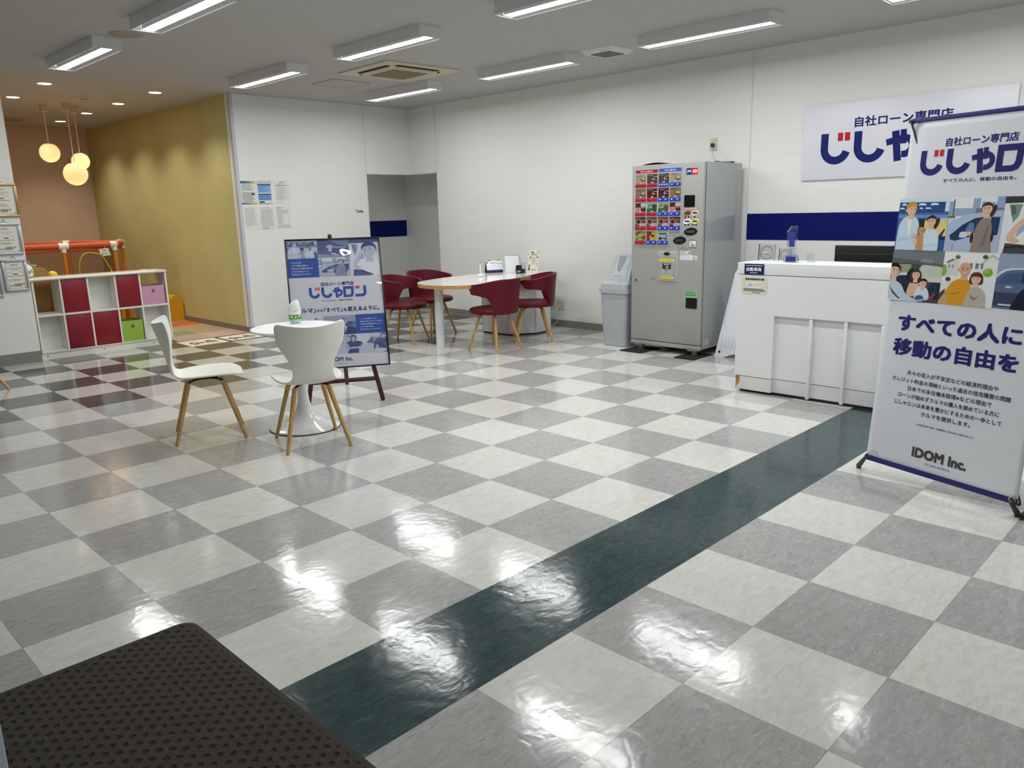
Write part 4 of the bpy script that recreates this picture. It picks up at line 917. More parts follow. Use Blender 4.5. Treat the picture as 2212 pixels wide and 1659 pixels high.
def pic_seniors(A, *R):
    P = Pic(A, *R); P.r((238, 238, 238), 0, 0, 1, 1); P.r((222, 222, 224), 0, 0.0, 1, 0.46); P.p((214, 210, 208), [(0.06, 0.54), (0.06, 0.80), (0.18, 0.86), (0.30, 0.82), (0.30, 0.54)]); P.p((120, 112, 130), [(0.05, 0.80), (0.17, 0.87), (0.22, 0.85), (0.08, 0.78)])
    P.p((228, 226, 222), [(0.68, 0.62), (0.68, 0.78), (0.88, 0.96), (1, 0.88), (1, 0.58), (0.7, 0.56)]); P.p((190, 184, 176), [(0.66, 0.77), (0.88, 0.97), (1, 0.90), (1, 0.87), (0.88, 0.93), (0.69, 0.76)])
    for a, b in ((0.5, 0.55), (0.60, 0.66), (0.70, 0.74)): P.r((120, 126, 140), a, 0.70, b, 0.80)
    for a in (0.10, 0.17): P.r((140, 144, 156), a, 0.70, a+0.03, 0.75)
    P.e((120, 170, 52), 0.84, 0.64, 0.09, 0.08, n=9); P.e((150, 196, 72), 0.82, 0.67, 0.05, 0.05, n=7); P.e((130, 176, 62), 0.02, 0.64, 0.06, 0.12, n=9); P.e((96, 128, 60), 0.26, 0.90, 0.05, 0.04, n=8); P.e((70, 100, 60), 0.76, 0.92, 0.05, 0.04, n=8)
    P.r((240, 240, 242), 0.5, 0.48, 1, 0.54); P.r((228, 230, 240), 0.7, 0.0, 1, 0.48); P.e((60, 60, 72), 0.13, 0.48, 0.05, 0.04); P.p((90, 60, 70), [(0, 0.2), (0.10, 0.3), (0.10, 0.1), (0, 0.04)])
    P.p((206, 156, 124), [(-0.06, -0.05), (0.10, 0.22), (0.18, 0.18), (0.08, -0.05)])
    P.c((216, 152, 40), [(0.10, 0.18), (0.18, 0.38), (0.30, 0.48), (0.48, 0.50), (0.56, 0.40), (0.54, 0.10), (0.52, -0.06), (0.14, -0.06), (0.18, 0.16)]); P.p((190, 126, 30), [(0.22, 0.22), (0.40, 0.26), (0.40, 0.235), (0.25, 0.19)])
    P.face(0.425, 0.67, 0.125, skin=(214, 166, 138), style='bald', turn=0.3, hair=(90, 74, 66))
    P.c((186, 176, 166), [(0.50, -0.06), (0.52, 0.20), (0.58, 0.34), (0.72, 0.36), (0.84, 0.26), (0.88, 0.06), (0.84, -0.06)]); P.c((132, 120, 112), [(0.58, 0.22), (0.63, 0.13), (0.70, 0.14), (0.72, 0.22), (0.67, 0.16)], 3)
    P.face(0.655, 0.51, 0.105, style='bob', hair=(92, 52, 38), turn=-0.3)
def pic_dark_suit(A, *R, fx=0.72):
    P = Pic(A, *R); P.r((150, 164, 190), 0, 0, 1, 1); P.c((92, 108, 140), [(-0.1, 0.0), (-0.1, 0.52), (0.16, 0.70), (0.5, 0.74), (1.1, 0.72), (1.1, -0.05)], 4)
    P.c((206, 214, 226), [(-0.05, 0.50), (0.16, 0.68), (0.5, 0.72), (1.05, 0.70), (1.05, 0.74), (0.5, 0.755), (0.14, 0.72), (-0.05, 0.56)], 3)
    P.p((70, 92, 134), [(0.0, 0.46), (0.18, 0.64), (0.42, 0.66), (0.42, 0.48), (0, 0.44)]); P.p((44, 58, 92), [(0.44, 0.66), (0.9, 0.66), (0.9, 0.48), (0.44, 0.48)]); P.r((60, 70, 92), 0, 0.04, 1, 0.30); P.r((200, 210, 222), 0.1, 0.06, 0.4, 0.09); P.e((196, 200, 210), 0.24, 0.40, 0.06, 0.02)
    x = fx
    P.c((30, 36, 58), [(x-0.36, -0.06), (x-0.30, 0.26), (x-0.16, 0.42), (x+0.12, 0.44), (x+0.34, 0.30), (x+0.4, -0.06)]); P.p((232, 236, 244), [(x-0.10, 0.43), (x+0.10, 0.43), (x+0.04, 0.12), (x, 0.10)]); P.p((56, 66, 110), [(x-0.025, 0.42), (x+0.025, 0.42), (x+0.04, 0.16), (x, 0.10), (x-0.03, 0.16)])
    P.face(x, 0.66, 0.17, hair=(120, 122, 128), glasses=True, turn=-0.4); P.c(SK, [(x-0.16, 0.16), (x-0.12, 0.34), (x-0.04, 0.44), (x-0.02, 0.36), (x-0.04, 0.20)], 4)
def pic_arm_car(A, *R, fx=0.74):
    P = Pic(A, *R); P.r((228, 230, 236), 0, 0, 1, 1); P.p((58, 58, 62), [(0, 0.88), (1, 0.90), (1, 1), (0, 1)]); P.p((124, 150, 128), [(0.08, 0.86), (0.30, 0.86), (0.26, 0.66), (0.18, 0.54)]); P.p((90, 104, 100), [(0.10, 0.84), (0.18, 0.84), (0.22, 0.70), (0.14, 0.66)])
    P.p((150, 176, 214), [(0.30, 0.50), (0.46, 0.62), (0.5, 0.30), (0.26, 0.3)])
    x = fx
    P.c((244, 244, 248), [(x-0.50, 0.20), (x-0.36, 0.40), (x-0.16, 0.46), (x+0.2, 0.44), (x+0.4, 0.2), (x+0.4, -0.05), (x-0.42, -0.05)])
    P.c(SK, [(0.10, 0.26), (0.18, 0.44), (0.36, 0.64), (0.42, 0.62), (0.28, 0.40), (0.24, 0.30), (0.34, 0.22), (0.22, 0.18)], 4)
    P.p((72, 70, 74), [(0.08, 0.0), (0.10, 0.18), (0.40, 0.16), (0.64, 0.06), (0.7, 0.0)]); P.line((40, 40, 46), [(0.10, 0.10), (0.30, 0.13), (0.55, 0.08), (0.75, 0.02)], 0.03)
    P.face(x, 0.68, 0.20, hair=(40, 32, 32), turn=-0.9)
def pic_window_driver(A, *R):
    P = Pic(A, *R); P.r((64, 66, 84), 0, 0, 1, 1); P.c((88, 120, 178), [(0.3, 1.0), (0.55, 0.84), (0.9, 0.62), (1.05, 0.6), (1.05, 1.05), (0.3, 1.05)], 4); P.p((196, 208, 226), [(0.48, 0.62), (0.92, 0.58), (0.92, 0.54), (0.5, 0.57)]); P.r((70, 66, 70), 0.45, 0.2, 0.95, 0.55)
    P.p((124, 146, 190), [(0, 0.12), (0, 0.24), (0.5, 0.12), (1, 0.08), (1, 0), (0, 0)]); P.c((62, 84, 136), [(0.16, 0.2), (0.2, 0.36), (0.36, 0.38), (0.46, 0.2)], 3); P.c(SK, [(0.40, 0.22), (0.52, 0.26), (0.70, 0.12), (0.5, 0.14)], 3)
    P.face(0.40, 0.62, 0.18, hair=(50, 44, 50), turn=0.4)
def pic_standing(A, *R):
    P = Pic(A, *R); P.r((196, 206, 226), 0, 0, 1, 1)
    rr = random.Random(5)
    for k in range(16): P.e(rr.choice([(128, 152, 190), (160, 182, 210), (210, 218, 232)]), rr.random()*0.5, 0.35+rr.random()*0.6, 0.05, 0.07, n=8)
    P.r((226, 228, 236), 0.42, 0.3, 0.9, 1); P.c((196, 206, 222), [(0.5, -0.05), (0.6, 0.3), (0.8, 0.44), (1.1, 0.4), (1.1, -0.05)], 4); P.p((70, 92, 130), [(0.80, 0.5), (0.98, 0.8), (1, 0.8), (1, 0.45)])
    P.p((40, 54, 96), [(0.28, 0), (0.34, 0.26), (0.60, 0.26), (0.58, 0)]); P.c((46, 62, 106), [(0.30, 0.24), (0.26, 0.54), (0.42, 0.66), (0.58, 0.62), (0.70, 0.52), (0.62, 0.24)], 4); P.p(SK, [(0.24, 0.5), (0.30, 0.52), (0.34, 0.3), (0.64, 0.34), (0.70, 0.5), (0.74, 0.46), (0.66, 0.24), (0.30, 0.22)])
    P.face(0.46, 0.80, 0.13, style='bob', hair=(40, 34, 44), turn=0.0)
def pic_two_drivers(A, *R):
    P = Pic(A, *R); P.r((140, 158, 190), 0, 0, 1, 1); P.r((206, 216, 230), 0.0, 0.78, 0.5, 1); P.p((60, 80, 122), [(0, 0.5), (0.3, 0.72), (0.6, 0.74), (0.6, 0.5)]); P.c((54, 66, 106), [(0.6, 0.5), (0.66, 0.72), (0.82, 0.78), (1.05, 0.7), (1.05, 0.5)], 4); P.face(0.80, 0.86, 0.10, hair=(36, 32, 40), turn=-0.5)
    P.r((70, 88, 128), 0, 0, 1, 0.5); P.c((44, 52, 80), [(0.3, 0.46), (0.5, 0.5), (0.9, 0.3), (0.7, 0.2), (0.3, 0.24)], 4); P.c((216, 208, 226), [(0.02, 0.0), (0.1, 0.2), (0.4, 0.22), (0.9, 0.16), (0.9, 0.06), (0.5, 0)], 4); P.face(0.26, 0.34, 0.10, style='bob', hair=(44, 36, 44))

# ---- easel poster print
A, PT = POSTER
A.tint = tint_blue
pic_couple(A, 0.011, 0.875, 0.243, 1.016); pic_window_driver(A, 0.243, 0.875, 0.486, 1.016); pic_woman_car(A, 0.243, 0.726, 0.486, 0.875); pic_arm_car(A, 0.486, 0.722, 0.718, 1.016, fx=0.66)
pic_seniors(A, 0.011, 0.262, 0.245, 0.408); pic_dark_suit(A, 0.245, 0.262, 0.490, 0.414, fx=0.62); pic_family(A, 0.011, 0.112, 0.245, 0.262); pic_standing(A, 0.33, 0.112, 0.612, 0.262); pic_two_drivers(A, 0.612, 0.106, 0.718, 0.262); pic_woman_car(A, 0.245, 0.112, 0.33, 0.262)
A.cr = None; A.layer = 2
A2 = Art(O+front*0.009, ED, EU, nrm); A2.layer = 2
BL2 = (44, 78, 158)
A2.rect(BL2, 0.011, 0.724, 0.243, 0.875); A2.rect(BL2, 0.490, 0.262, 0.718, 0.414)
for s_, x0, x1, y in (('じしゃロンは', 0.039, 0.113, 0.836), ('クルマの購入を通して', 0.041, 0.165, 0.814), ('誰かのために頑張るあなたが', 0.042, 0.198, 0.791), ('これからを変えていく', 0.040, 0.165, 0.768), ('お手伝いをいたします。', 0.039, 0.178, 0.745)): A2.text((226, 232, 244), s_, x0, y, x1, y+0.0125, 0.012)
A2.text(NAVY, '自社ローン専門店', 0.248, 0.651, 0.5, 0.681, 0.03)
logo(A2, 0.154, 0.556, 0.438, 0.086, BL2, (206, 74, 104))
A2.text(NAVY, 'すべての人に、移動の自由を。', 0.247, 0.530, 0.489, 0.541, 0.02)
for s_, x0, x1, y0, y1, bd in (('「クルマ」', 0.022, 0.192, 0.447, 0.485, 0.03), ('から', 0.200, 0.247, 0.450, 0.470, 0.03), ('「すべて」', 0.256, 0.396, 0.443, 0.480, 0.03), ('を', 0.405, 0.430, 0.446, 0.468, 0.03), ('変えるように。', 0.436, 0.683, 0.443, 0.481, 0.035)): A2.text(NAVY, s_, x0, y0, x1, y1, bd)
for i, (s_, x1) in enumerate((('じしゃロン独自審査システムで', 0.655), ('信販会社に依存しないクルマの購入と', 0.698), ('支払実績を信用機関に貯めることで', 0.692), ('これからの購入実績を', 0.624), ('有利に近づけることができます。', 0.678))): A2.text((222, 228, 242), s_, 0.521, 0.372-i*0.0208, x1, 0.382-i*0.0208, 0.012)
A2.text((58, 62, 120), 'IDOM Inc.', 0.262, 0.055, 0.445, 0.089, 0.02)
A2.text((110, 112, 130), '(C) 2025 IDOM.Inc', 0.325, 0.034, 0.404, 0.041, 0.01)
A.build('photo_collage', PT); A2.build('lettering', PT)
SHEET = clear_mat('poster_cover_sheet', (0.97, 0.97, 0.975), wav=0.012, ws=4.2, base=0.0)
b = MB(); b.recalc = False; n = 2
q = [O+ED*s+EU*t_-front*0.0005 for s, t_ in ((0.010, 0.010), (PW-0.010, 0.010), (PW-0.010, PHh-0.010), (0.010, PHh-0.010))]
b.obox(O+ED*PW/2+EU*PHh/2+front*0.0035, PW-0.021, 0.0012, PHh-0.021, M3); obj('clear_cover', b, SHEET, PT, smooth=0)
# ================================================================== banner stand
BLc = Vector((2.316, -1.019, 0.08)); BD = Vector((-0.300, -0.954, 0)); BN = Vector((0.954, -0.300, 0)); BUp = Vector((0.0767, -0.0241, 0.99676)); BW, BHt = 0.793, 1.75
bn = BUp.cross(BD)
bn = bn if bn.dot(CAM-BLc) > 0 else -bn
bn.normalize()
def bp(u, v, o=0.0): return BLc+BD*u+BUp*v+bn*o
t = thing('banner_stand', 'tall white banner at the right printed with photos of people and cars', 'banner', (2.197, -1.397, 0))
def sag(u, v):
    k = 0.5-0.5*math.cos(2*PI*u/BW)
    cu = 0.0
    if u < 0.08: cu = -0.012*(1-u/0.08)*(0.25+0.75*v/BHt)
    return cu
b = MB(); b.recalc = True
b.grid(lambda i, j: bp(BW*i/30, BHt*j/40, sag(BW*i/30, BHt*j/40)), 30, 40)
o = obj('fabric', b, mat('banner_fabric', (234, 236, 243), rough=0.55, var=0.01, bump=0.05, bscale=500), t, smooth=60)
md = o.modifiers.new('cloth_thickness', 'SOLIDIFY'); md.thickness = 0.0012; md.offset = 0
for nm, v0, v1 in (('lower_hem', -0.004, 0.024), ('upper_hem', BHt-0.012, BHt+0.010)):
    b = MB(); b.obox(bp(BW/2, (v0+v1)/2, 0.0), BW, 0.007, v1-v0, Matrix((BD, bn, BUp)).transposed(), 0.002); obj(nm, b, mat('hem_navy', (46, 42, 112), rough=0.5), t)
hub = bp(BW/2, 0.72, -0.05)
ROD = mat('graphite_rod', (58, 58, 60), rough=0.4)
for (u, v) in ((0.006, BHt-0.004), (BW-0.006, BHt-0.004)):
    b = MB(); b.tube([hub, hub+(bp(u, v)-hub)*0.6-bn*0.02, bp(u, v, 0.006)], 0.005, 8, smooth=6); b.tube([bp(u, v, -0.01), bp(u, v, 0.014)], 0.009, 10); obj('upper_arm', b, ROD, t)
for sgn, fp in ((0, Vector((2.372, -0.966, 0.0))), (1, Vector((2.145, -1.770, 0.0)))):
    u = 0.012 if sgn == 0 else BW-0.022
    ft = fp+Vector((0, 0, 0.014)); top = bp(u, 0.012, 0.018)
    b = MB(); b.tube([hub, bp(u, 0.06, -0.02), bp(u, 0.012, -0.006)], 0.005, 8, smooth=6); obj('lower_arm', b, ROD, t)
    b = MB(); b.cyl(top, ft, 0.009, 0.014, seg=14); b.cyl(ft, fp, 0.014, 0.012, seg=14); obj('foot', b, mat('foot_rubber_grey', (66, 66, 66), rough=0.6), t)
    b = MB(); b.lathe([(0.010, -0.002), (0.016, -0.002), (0.016, 0.002), (0.010, 0.002), (0.010, -0.002)], seg=20)
    for v_ in b.bm.verts: v_.co = bp(u, 0.016, 0.0055)+BD*v_.co.x+BUp*v_.co.y+bn*v_.co.z
    obj('eyelet', b, CHROME, t)
rp = Vector((2.75, -1.57, 0.0)); b = MB(); b.tube([hub, hub+Vector((0.2, -0.06, -0.35)), rp+Vector((0, 0, 0.012))], 0.006, 8, smooth=6); b.cyl(rp+Vector((0, 0, 0.03)), rp, 0.012, seg=12); obj('rear_leg', b, ROD, t)
b = MB(); b.cyl(hub-bn*0.02, hub+bn*0.02, 0.03, seg=16); obj('hub', b, BLACK, t)
A = Art(bp(0, 0, 0.0009), BD, BUp, bn); NV = (44, 40, 110)
def bpic(fn, *R, **k): fn(A, *R, **k)
bpic(pic_couple, 0.002, 1.117, 0.268, 1.372); bpic(pic_woman_car, 0.268, 1.117, 0.528, 1.370); bpic(pic_arm_car, 0.528, 1.117, 0.791, 1.369)
bpic(pic_family, 0.002, 0.862, 0.279, 1.117); bpic(pic_seniors, 0.279, 0.864, 0.541, 1.117); bpic(pic_dark_suit, 0.541, 0.868, 0.791, 1.117)
A.cr = None
A.build('photo_collage', t)
A = Art(bp(0, 0, 0.0009), BD, BUp, bn)
A.text(NV, '自社ローン専門店', 0.203, 1.611, 0.543, 1.651, 0.035)
logo(A, 0.082, 1.479, 0.632, 0.120, NV, (200, 40, 66))
A.text(NV, 'すべての人に、移動の自由を。', 0.214, 1.442, 0.560, 1.460, 0.02)
for s_, x0, x1, y0, y1 in (('すべての人に', 0.082, 0.698, 0.708, 0.796), ('移動の自由を', 0.073, 0.700, 0.584, 0.672)): A.text(NV, s_, x0, y0, x1, y1, 0.045)
for s_, x0, x1, y0, y1 in (('月々の収入が不安定などの経済的理由や', 0.170, 0.631, 0.490, 0.514), ('クレジット料金の滞納といった過去の信用履歴の問題', 0.093, 0.693, 0.451, 0.475), ('日本での永住権未取得※などの理由で', 0.186, 0.612, 0.412, 0.436),
                            ('ローンが組めずクルマの購入を諦めている方に', 0.139, 0.653, 0.373, 0.397), ('じしゃロンは未来を豊かにするための一歩として', 0.123, 0.669, 0.334, 0.358), ('クルマを提供します。', 0.276, 0.528, 0.295, 0.319)): A.text((44, 42, 84), s_, x0, y0, x1, y1, 0.014)
A.text((60, 58, 96), '※ 永住権未取得の場合、在留期間中に返済が終わる契約に限ります。', 0.257, 0.246, 0.558, 0.256, 0.01)
A.text((74, 72, 76), 'IDOM Inc.', 0.258, 0.083, 0.541, 0.135, 0.05); A.text((84, 84, 92), '(C) 2025 IDOM.Inc', 0.335, 0.054, 0.467, 0.067, 0.004)
A.build('lettering', t)
b = MB(); b.obox(bp(0.045, 0.042, 0.0012), 0.04, 0.0006, 0.03, Matrix((BD, bn, BUp)).transposed()); obj('corner_sticker', b, mat('sticker_pale', (214, 216, 226), rough=0.3), t, smooth=0)
# second banner: only its front foot and hem corner reach into the frame
t = thing('banner_stand', 'second banner, only its grey foot and navy hem corner showing at the right edge', 'banner', (2.14, -1.86, 0))
Q0 = Vector((2.196, -1.818, 0.075)); QD = Vector((0.25, -0.968, 0)).normalized(); QN = Vector((-0.968, -0.25, 0)).normalized(); QU = (Vector((0, 0, 1))-QN*0.08).normalized()
M3 = Matrix((QD, QN, QU)).transposed()
b = MB(); b.obox(Q0+QD*0.39+QU*0.87, 0.78, 0.0015, 1.70, M3); obj('fabric', b, mat('banner_fabric', (226, 228, 236)), t)
b = MB(); b.obox(Q0+QD*0.39+QU*0.008, 0.78, 0.006, 0.034, M3); obj('lower_hem', b, mat('hem_navy', (46, 42, 112)), t)
ft = Vector((2.118, -1.795, 0)); b = MB(); b.cyl(Q0+QD*0.012+QN*0.012+QU*0.01, ft+Vector((0, 0, 0.014)), 0.007, 0.0135, seg=14); b.cyl(ft+Vector((0, 0, 0.014)), ft, 0.0135, 0.011, seg=14); obj('foot', b, mat('foot_rubber_grey', (66, 66, 66)), t)
f2 = Q0+QD*0.77+QN*0.08; f2.z = 0; b = MB(); b.cyl(Q0+QD*0.768+QN*0.012+QU*0.01, f2+Vector((0, 0, 0.014)), 0.007, 0.0135, seg=14); b.cyl(f2+Vector((0, 0, 0.014)), f2, 0.0135, 0.011, seg=14); obj('foot', b, mat('foot_rubber_grey', (66, 66, 66)), t)
hub2 = Q0+QD*0.39+QU*0.7-QN*0.04; r2 = Q0+QD*0.39-QN*0.5; r2.z = 0
b = MB(); b.tube([r2, hub2, Q0+QD*0.01+QU*0.02-QN*0.01], 0.005, 8); b.tube([hub2, Q0+QD*0.77+QU*0.02-QN*0.01], 0.005, 8); b.tube([Q0+QD*0.01+QU*1.715-QN*0.004, hub2, Q0+QD*0.77+QU*1.715-QN*0.004], 0.005, 8); obj('support_rods', b, ROD, t)

# ================================================================== wall sign and reception counter
t = thing('wall_sign', 'white wall signboard with navy and red lettering behind the counter', 'sign', (XR, -0.018, 1.97))
b = MB(); b.box(XR-0.026, -0.865, 1.640, XR-0.0065, 0.829, 2.298, 0.001); obj('board', b, mat('sign_lavender_white', (224, 224, 234), rough=0.35, var=0.01), t)
A = Art((XR-0.0262, 0, 0), (0, -1, 0), (0, 0, 1), (-1, 0, 0)); NS = (16, 30, 98)
A.text(NS, '自社ローン専門店', -0.37, 2.078, 0.418, 2.166, 0.035)
logo(A, -0.662, 1.770, 1.39, 0.272, NS, (176, 32, 44))
A.build('lettering', t)
CW = mat('counter_white', (236, 237, 237), rough=0.45, var=0.012, scale=3)
t = thing('reception_counter', 'white reception counter with a recessed ribbed front', 'counter', (3.9, -0.3, 0))
CY0, CY1, CX, CB = -1.15, 0.490, 3.632, 4.02
b = MB(); b.box(CX-0.004, CY0, 0.918, CB, CY1, 1.004, 0.002); obj('top_ledge', b, CW, t)
b = MB()
RYc = 0.180; RD = 0.035
b.box(CX, RYc, 0.128, CB-0.01, CY1-0.004, 0.913); b.box(CX, CY0+0.004, 0.615, CB-0.01, RYc, 0.913); b.box(CX+RD, CY0+0.004, 0.128, CB-0.01, RYc, 0.615)
obj('body', b, CW, t, smooth=0)
b = MB(); b.box(CX+0.004, CY0+0.01, 0.9132, CB-0.02, CY1-0.01, 0.9178); obj('shadow_gap', b, mat('gap_grey', (120, 120, 122)), t, smooth=0)
for yy in (-0.102, -0.354, -0.606, -0.858):
    b = MB(); b.box(CX+0.004, yy-0.011, 0.012, CX+RD-0.0005, yy+0.011, 0.6145, 0.002); obj('rib', b, CW, t)
b = MB()
b.face([(CX, CY1-0.085, 0.122), (CX, RYc, 0.122), (CX, RYc, 0.02), (CX, CY1-0.012, 0.02)])
b.box(CX+0.0006, RYc+0.001, 0.02, CX+0.02, CY1-0.05, 0.1225); b.box(CX+RD, CY0+0.02, 0.02, CX+RD+0.02, RYc-0.001, 0.1225); b.box(CX+0.02, RYc-0.0008, 0.02, CX+RD, RYc+0.02, 0.1225)
obj('kick_board', b, mat('counter_kick', (226, 227, 227), rough=0.45), t, smooth=0)
b = MB(); b.box(CX+0.021, CY1-0.30, 0.02, CX+0.05, CY1-0.006, 0.1275); obj('bare_wood_corner', b, EDGE, t, smooth=0)
b = MB(); b.box(CX+0.03, CY0+0.03, 0.0, CB-0.05, CY1-0.04, 0.0195); obj('recessed_base', b, RUBBER, t, smooth=0)
FA = lambda x: Art((x, 0, 0), (0, -1, 0), (0, 0, 1), (-1, 0, 0))
t = thing('name_plate', 'small navy plate with white characters on the counter ledge', 'plate', (CX-0.005, 0.353, 0.952))
b = MB(); b.box(CX-0.008, 0.274, 0.919, CX-0.0042, 0.432, 0.997, 0.001); obj('plate', b, mat('plate_navy', (18, 20, 84), rough=0.25), t)
A = FA(CX-0.008); A.text((236, 238, 246), '自動車商', -0.416, 0.943, -0.293, 0.972, 0.03); A.greek((200, 206, 230), -0.420, 0.981, -0.285, 0.988, 1, 0.8, 0.0); A.greek((190, 196, 226), -0.386, 0.928, -0.326, 0.935, 1, 0.8, 0.0); A.build('lettering', t)
t = thing('sticker', 'cream sticker with a car symbol under the navy plate on the counter front', 'sticker', (CX-0.001, 0.348, 0.83))
b = MB(); M4 = Matrix(((0, 0, -1, CX-0.0005), (-1, 0, 0, 0), (0, 1, 0, 0), (0, 0, 0, 1))); b.prism(rrect(-0.452, 0.768, -0.243, 0.898, 0.014), 0.0, 0.0014, M=M4); obj('backing', b, mat('sticker_cream', (226, 222, 206), rough=0.4), t)
A = FA(CX-0.002); A.text((36, 34, 32), '監修済約款採用店舗', -0.424, 0.874, -0.270, 0.890, 0.04)
A.poly((198, 196, 186), rrect(-0.418, 0.815, -0.278, 0.868, 0.026)); A.poly((226, 222, 206), rrect(-0.4165, 0.8165, -0.2795, 0.8665, 0.0245))
A.poly((164, 190, 202), [(-0.402, 0.828), (-0.402, 0.842), (-0.395, 0.846), (-0.390, 0.855), (-0.374, 0.855), (-0.369, 0.846), (-0.362, 0.842), (-0.362, 0.828)]); A.poly((226, 222, 206), [(-0.391, 0.846), (-0.388, 0.852), (-0.376, 0.852), (-0.373, 0.846)])
A.greek((196, 196, 190), -0.350, 0.828, -0.294, 0.854, 2, 0.6, 0.0)
A.greek((60, 56, 52), -0.436, 0.790, -0.256, 0.812, 2, 0.55, 0.1); A.greek((90, 86, 80), -0.37, 0.778, -0.296, 0.785, 1, 0.7, 0.0); A.build('lettering', t)
# awards on the counter
CZ = 1.0045
def award(label, y, x, s, rz):
    t = thing('acrylic_award', label, 'award', (x, y, CZ), rz, 'clear award plaques on the counter')
    M = Matrix.Rotation(math.radians(12), 3, 'Y')
    b = MB(); b.obox((0.012*s, 0, 0.066*s), 0.016*s, 0.116*s, 0.124*s, M); obj('clear_block', b, CLEAR, t, world=False, smooth=0)
    for q, nm in ((1, 'left'), (-1, 'right')):
        b = MB(); b.obox((0.012*s, q*0.0605*s, 0.066*s), 0.017*s, 0.005*s, 0.124*s, M); obj('edge_strip', b, mat('award_edge_dark', (44, 46, 66), rough=0.2) if q > 0 else mat('award_edge_grey', (140, 142, 148), rough=0.2), t, world=False, smooth=0)
    up = Vector((math.sin(math.radians(12)), 0, math.cos(math.radians(12)))); nr = Vector((-math.cos(math.radians(12)), 0, math.sin(math.radians(12))))
    A = Art(Vector((0.012*s, 0, 0.066*s))+nr*(0.0092*s), (0, -1, 0), up, nr); DG = (96, 98, 106)
    for k in range(26):
        a = math.radians(-60+300*k/25); A.ell(DG, 0.046*s*math.cos(a+PI/2+PI/6*0), 0.050*s*math.sin(a+PI/2)-0.006*s, 0.0075*s, 0.0032*s, 8, a+PI/2+0.7)
    A.stroke((206, 110, 130), [(-0.022*s, 0.020*s), (-0.006*s, 0.052*s), (-0.010*s, 0.026*s), (0.010*s, 0.050*s), (0.008*s, 0.026*s), (0.024*s, 0.042*s)], 0.0028*s)
    for k in (-1, 0, 1): A.ell((200, 120, 134), k*0.012*s, 0.013*s, 0.002*s, 0.002*s, 8)
    A.rect((110, 112, 120), -0.034*s, -0.008*s, 0.034*s, 0.005*s); A.greek((232, 232, 236), -0.031*s, -0.005*s, 0.031*s, 0.002*s, 1, 0.8, 0.0); A.greek((120, 122, 130), -0.015*s, -0.024*s, 0.015*s, -0.012*s, 1, 0.9, 0.0)
    A.build('engraving', t, world=False)
award('larger clear award plaque, leftmost on the counter', 0.375, 3.86, 1.0, math.radians(18))
award('smaller clear award plaque between the larger one and the crystal trophy', 0.245, 3.90, 0.74, math.radians(14))
t = thing('crystal_trophy', 'tall crystal trophy with a blue core and blue faceted base on the counter', 'trophy', (3.81, 0.150, CZ), math.radians(12))
CRY = clear_mat('crystal', (0.90, 0.94, 0.99), base=0.10); BLUEG = mat('crystal_blue', (26, 44, 158), rough=0.08, var=0.02, coat=0.5)
b = MB(); b.prism(rrect(-0.040, -0.052, 0.040, 0.052, 0.004, 1), 0, 0.012, M=None); b.prism(rrect(-0.040, -0.052, 0.040, 0.052, 0.004, 1), 0.012, 0.052, top=rrect(-0.028, -0.036, 0.028, 0.036, 0.003, 1)); obj('crystal_base', b, CRY, t, world=False, smooth=0)
b = MB(); b.box(-0.032, -0.036, 0.004, -0.022, 0.036, 0.044); obj('blue_block', b, BLUEG, t, world=False, smooth=0)
b = MB(); lo = [(-0.022, -0.030), (0.022, -0.030), (0.022, 0.026), (-0.022, 0.030)]; up_ = [(-0.026, -0.034), (0.026, -0.034), (0.026, 0.038), (-0.026, 0.038)]; b.prism(lo, 0.053, 0.225, top=up_)
bb = bmesh.new(); V = [bb.verts.new(p) for p in ((-0.026, -0.034, 0.225), (0.026, -0.034, 0.225), (0.026, 0.038, 0.225), (-0.026, 0.038, 0.225), (-0.012, -0.036, 0.272), (0.012, -0.036, 0.272), (0.012, 0.012, 0.268), (-0.012, 0.012, 0.268))]
for f in ((0, 1, 5, 4), (1, 2, 6, 5), (2, 3, 7, 6), (3, 0, 4, 7), (4, 5, 6, 7)): bb.faces.new([V[i] for i in f])
b.add(bb); obj('crystal_column', b, CRY, t, world=False, smooth=0)
b = MB(); b.box(-0.006, -0.016, 0.115, 0.006, 0.022, 0.224); obj('blue_core', b, BLUEG, t, world=False, smooth=0)
t = thing('acrylic_card_stand', 'small clear card stand just right of the crystal trophy', 'card stand', (3.90, 0.045, CZ))
b = MB(); b.box(-0.001, -0.028, 0, 0.001, 0.028, 0.062); b.box(0, -0.028, 0, 0.035, 0.028, 0.002); obj('clear_sheet', b, CLEAR, t, world=False, smooth=0)
t = thing('monitor', 'black computer monitor standing behind the reception counter', 'monitor', (4.35, -0.30, 0))
b = MB(); b.box(4.20, -0.60, 0.80, 4.235, -0.012, 1.113, 0.004); obj('rear_shell', b, mat('monitor_black', (14, 14, 15), rough=0.35), t)
b = MB(); b.box(4.236, -0.595, 0.806, 4.242, -0.017, 1.107); obj('screen', b, mat('screen_off', (8, 8, 9), rough=0.1), t)
b = MB(); b.tube([(4.199, -0.60, 1.062), (4.1985, -0.3, 1.050), (4.199, -0.013, 1.056)], 0.0016, 6, smooth=6); obj('shell_line', b, mat('monitor_line', (70, 70, 72), rough=0.3), t)
b = MB(); b.box(4.18, -0.36, 0.735, 4.20, -0.24, 0.98); b.box(4.11, -0.43, 0.7205, 4.29, -0.17, 0.735, 0.003); obj('stand', b, mat('monitor_black', (14, 14, 15)), t)
t = thing('work_desk', 'plain white work desk hidden behind the reception counter carrying the monitor', 'desk', (4.4, -0.35, 0))
b = MB(); b.box(4.03, -1.1, 0.70, 4.65, 0.30, 0.72); obj('desktop', b, CW, t)
